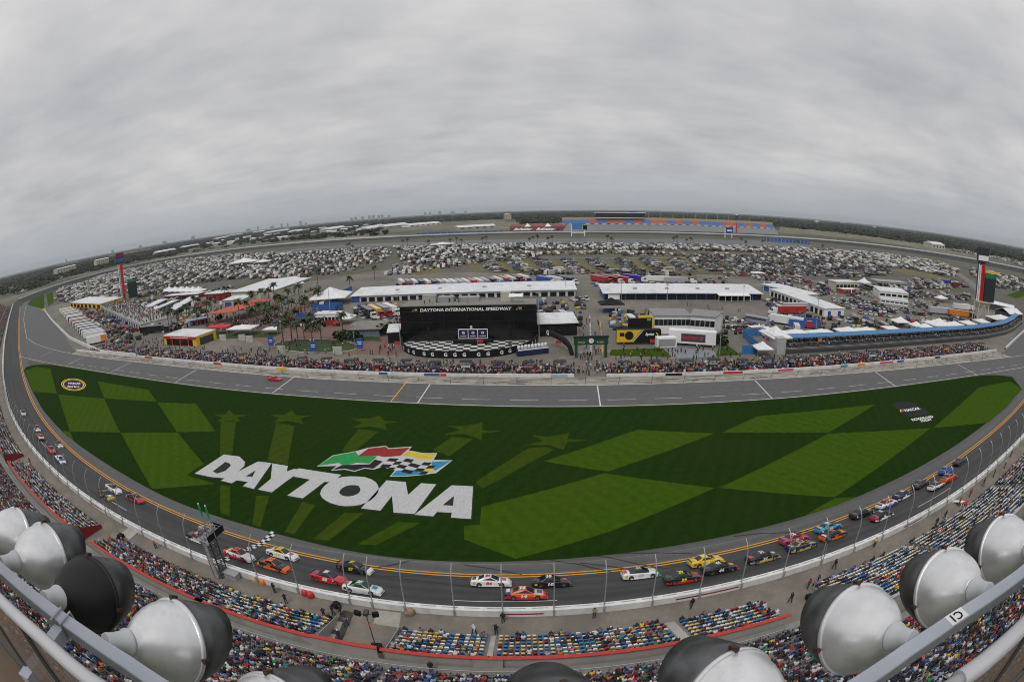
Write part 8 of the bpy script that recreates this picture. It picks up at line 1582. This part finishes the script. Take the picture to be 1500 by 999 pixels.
for i in range(24):
    px = 300 + i * 11 + rs.uniform(-3, 3); yh = np.interp(px, [300, 400, 500, 600], [346, 333, 323, 315]); D = rs.uniform(1700, 3600); p = dirp(px, D); L_ = rs.uniform(16, 48); dp = rs.uniform(20, 40); h = rs.uniform(6, 11); cn_, m_ = rs.choice((('white', WHITE), ('grey', mat('grey_shed', (.35, .36, .36), .7)), ('beige', BEIGE), ('white', CANVAS)))
    e_ = empty('distant_building', p, math.atan2(p.y, p.x) - PI / 2 + rs.uniform(-.3, .3), f'small {cn_} shed in the distance left of the airfield, {ORD(i + 1)} from left', 'building', 'distant sheds'); b = MB(); b.prism([(0, 0), (L_, 0), (L_, dp), (0, dp)], 0, h); b.build('wall', m_, e_); b = MB(); b.add([(-1, -1, h + .02), (L_ + 1, -1, h + .02), (L_ + 1, dp / 2, h + 3), (-1, dp / 2, h + 3), (L_ + 1, dp + 1, h + .02), (-1, dp + 1, h + .02)], [(0, 1, 2, 3), (3, 2, 4, 5), (0, 3, 5), (1, 4, 2)]); b.build('roof', ROOFW, e_)
# towers on the skyline
SKY = [(364, 339.5, 9, 5), (378, 335, 3, 9), (399, 333.5, 8, 4), (413, 331, 4, 9), (422, 330, 3, 7), (441, 327.5, 5, 11), (449, 327, 5, 4), (516, 321, 6, 5), (522, 320.5, 5, 7), (532, 319.5, 6, 6), (542, 319, 5, 8), (548, 318.5, 6, 8), (556, 317.5, 5, 7), (561, 317, 5, 8), (571, 316.5, 6, 4), (624, 313.5, 5, 5), (631, 313, 5, 5), (645, 312, 6, 7), (664, 311, 8, 4), (683, 310.5, 4, 4), (240, 354, 8, 4), (204, 361, 7, 4), (282, 346.5, 8, 5), (163, 369, 6, 3), (94, 384, 3, 6)]
for i, (px, py, w_, h_) in enumerate(SKY):
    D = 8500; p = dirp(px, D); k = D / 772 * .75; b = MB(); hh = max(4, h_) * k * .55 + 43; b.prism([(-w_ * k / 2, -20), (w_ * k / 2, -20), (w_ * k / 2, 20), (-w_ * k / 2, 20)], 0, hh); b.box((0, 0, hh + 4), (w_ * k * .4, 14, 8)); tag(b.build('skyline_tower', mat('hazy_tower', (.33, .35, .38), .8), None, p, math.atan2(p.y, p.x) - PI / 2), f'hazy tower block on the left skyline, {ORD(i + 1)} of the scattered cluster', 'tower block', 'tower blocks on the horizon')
# airfield: sandy grounds and runways
b = MB()
for P in ([(600, 331), (760, 325), (826, 326), (826, 333), (740, 335), (640, 336)], [(1140, 330), (1260, 336), (1400, 358), (1500, 382), (1500, 388), (1380, 368), (1200, 345), (1145, 342)]): b.poly(zset(ats(P), -.02))
struct(b.build('airfield_ground', two_tone('airfield_sand_and_grass', (.2, .17, .12), (.11, .105, .06), .006, .42, .58)))
b = MB()
for P, w_ in (([(560, 333), (700, 325), (826, 322)], 40), ([(600, 336), (740, 330), (826, 329)], 25), ([(1150, 336), (1280, 345), (1400, 364)], 20)): ground_line(b, smooth_line(resample(ats(P), 60), 4), w_, .02)
struct(b.build('runway', mat('runway_concrete', (.26, .25, .23), .9, .1, .05, coords='POS')))

# ------------------------------------------------------------------ the air
me = bpy.data.meshes.new('haze'); X = 23000; me.from_pydata([(x, y + 400, z) for z in (-1.3, 150) for x, y in ((-X, -X), (X, -X), (X, X), (-X, X))], [], [(0, 3, 2, 1), (4, 5, 6, 7), (0, 1, 5, 4), (1, 2, 6, 5), (2, 3, 7, 6), (3, 0, 4, 7)])
hm = bpy.data.materials.new('haze_air'); hm.use_nodes = True; hn = hm.node_tree; hn.nodes.clear(); pv_ = hn.nodes.new('ShaderNodeVolumePrincipled'); pv_.inputs['Color'].default_value = (.8, .86, .92, 1); pv_.inputs['Density'].default_value = 4.5e-5; pv_.inputs['Anisotropy'].default_value = .2; ho = hn.nodes.new('ShaderNodeOutputMaterial'); hn.links.new(pv_.outputs[0], ho.inputs['Volume'])
me.materials.append(hm); o = bpy.data.objects.new('haze', me); COL.objects.link(o); tag(o, 'thin pale haze over the far woods and airfield', 'haze', kind='stuff')
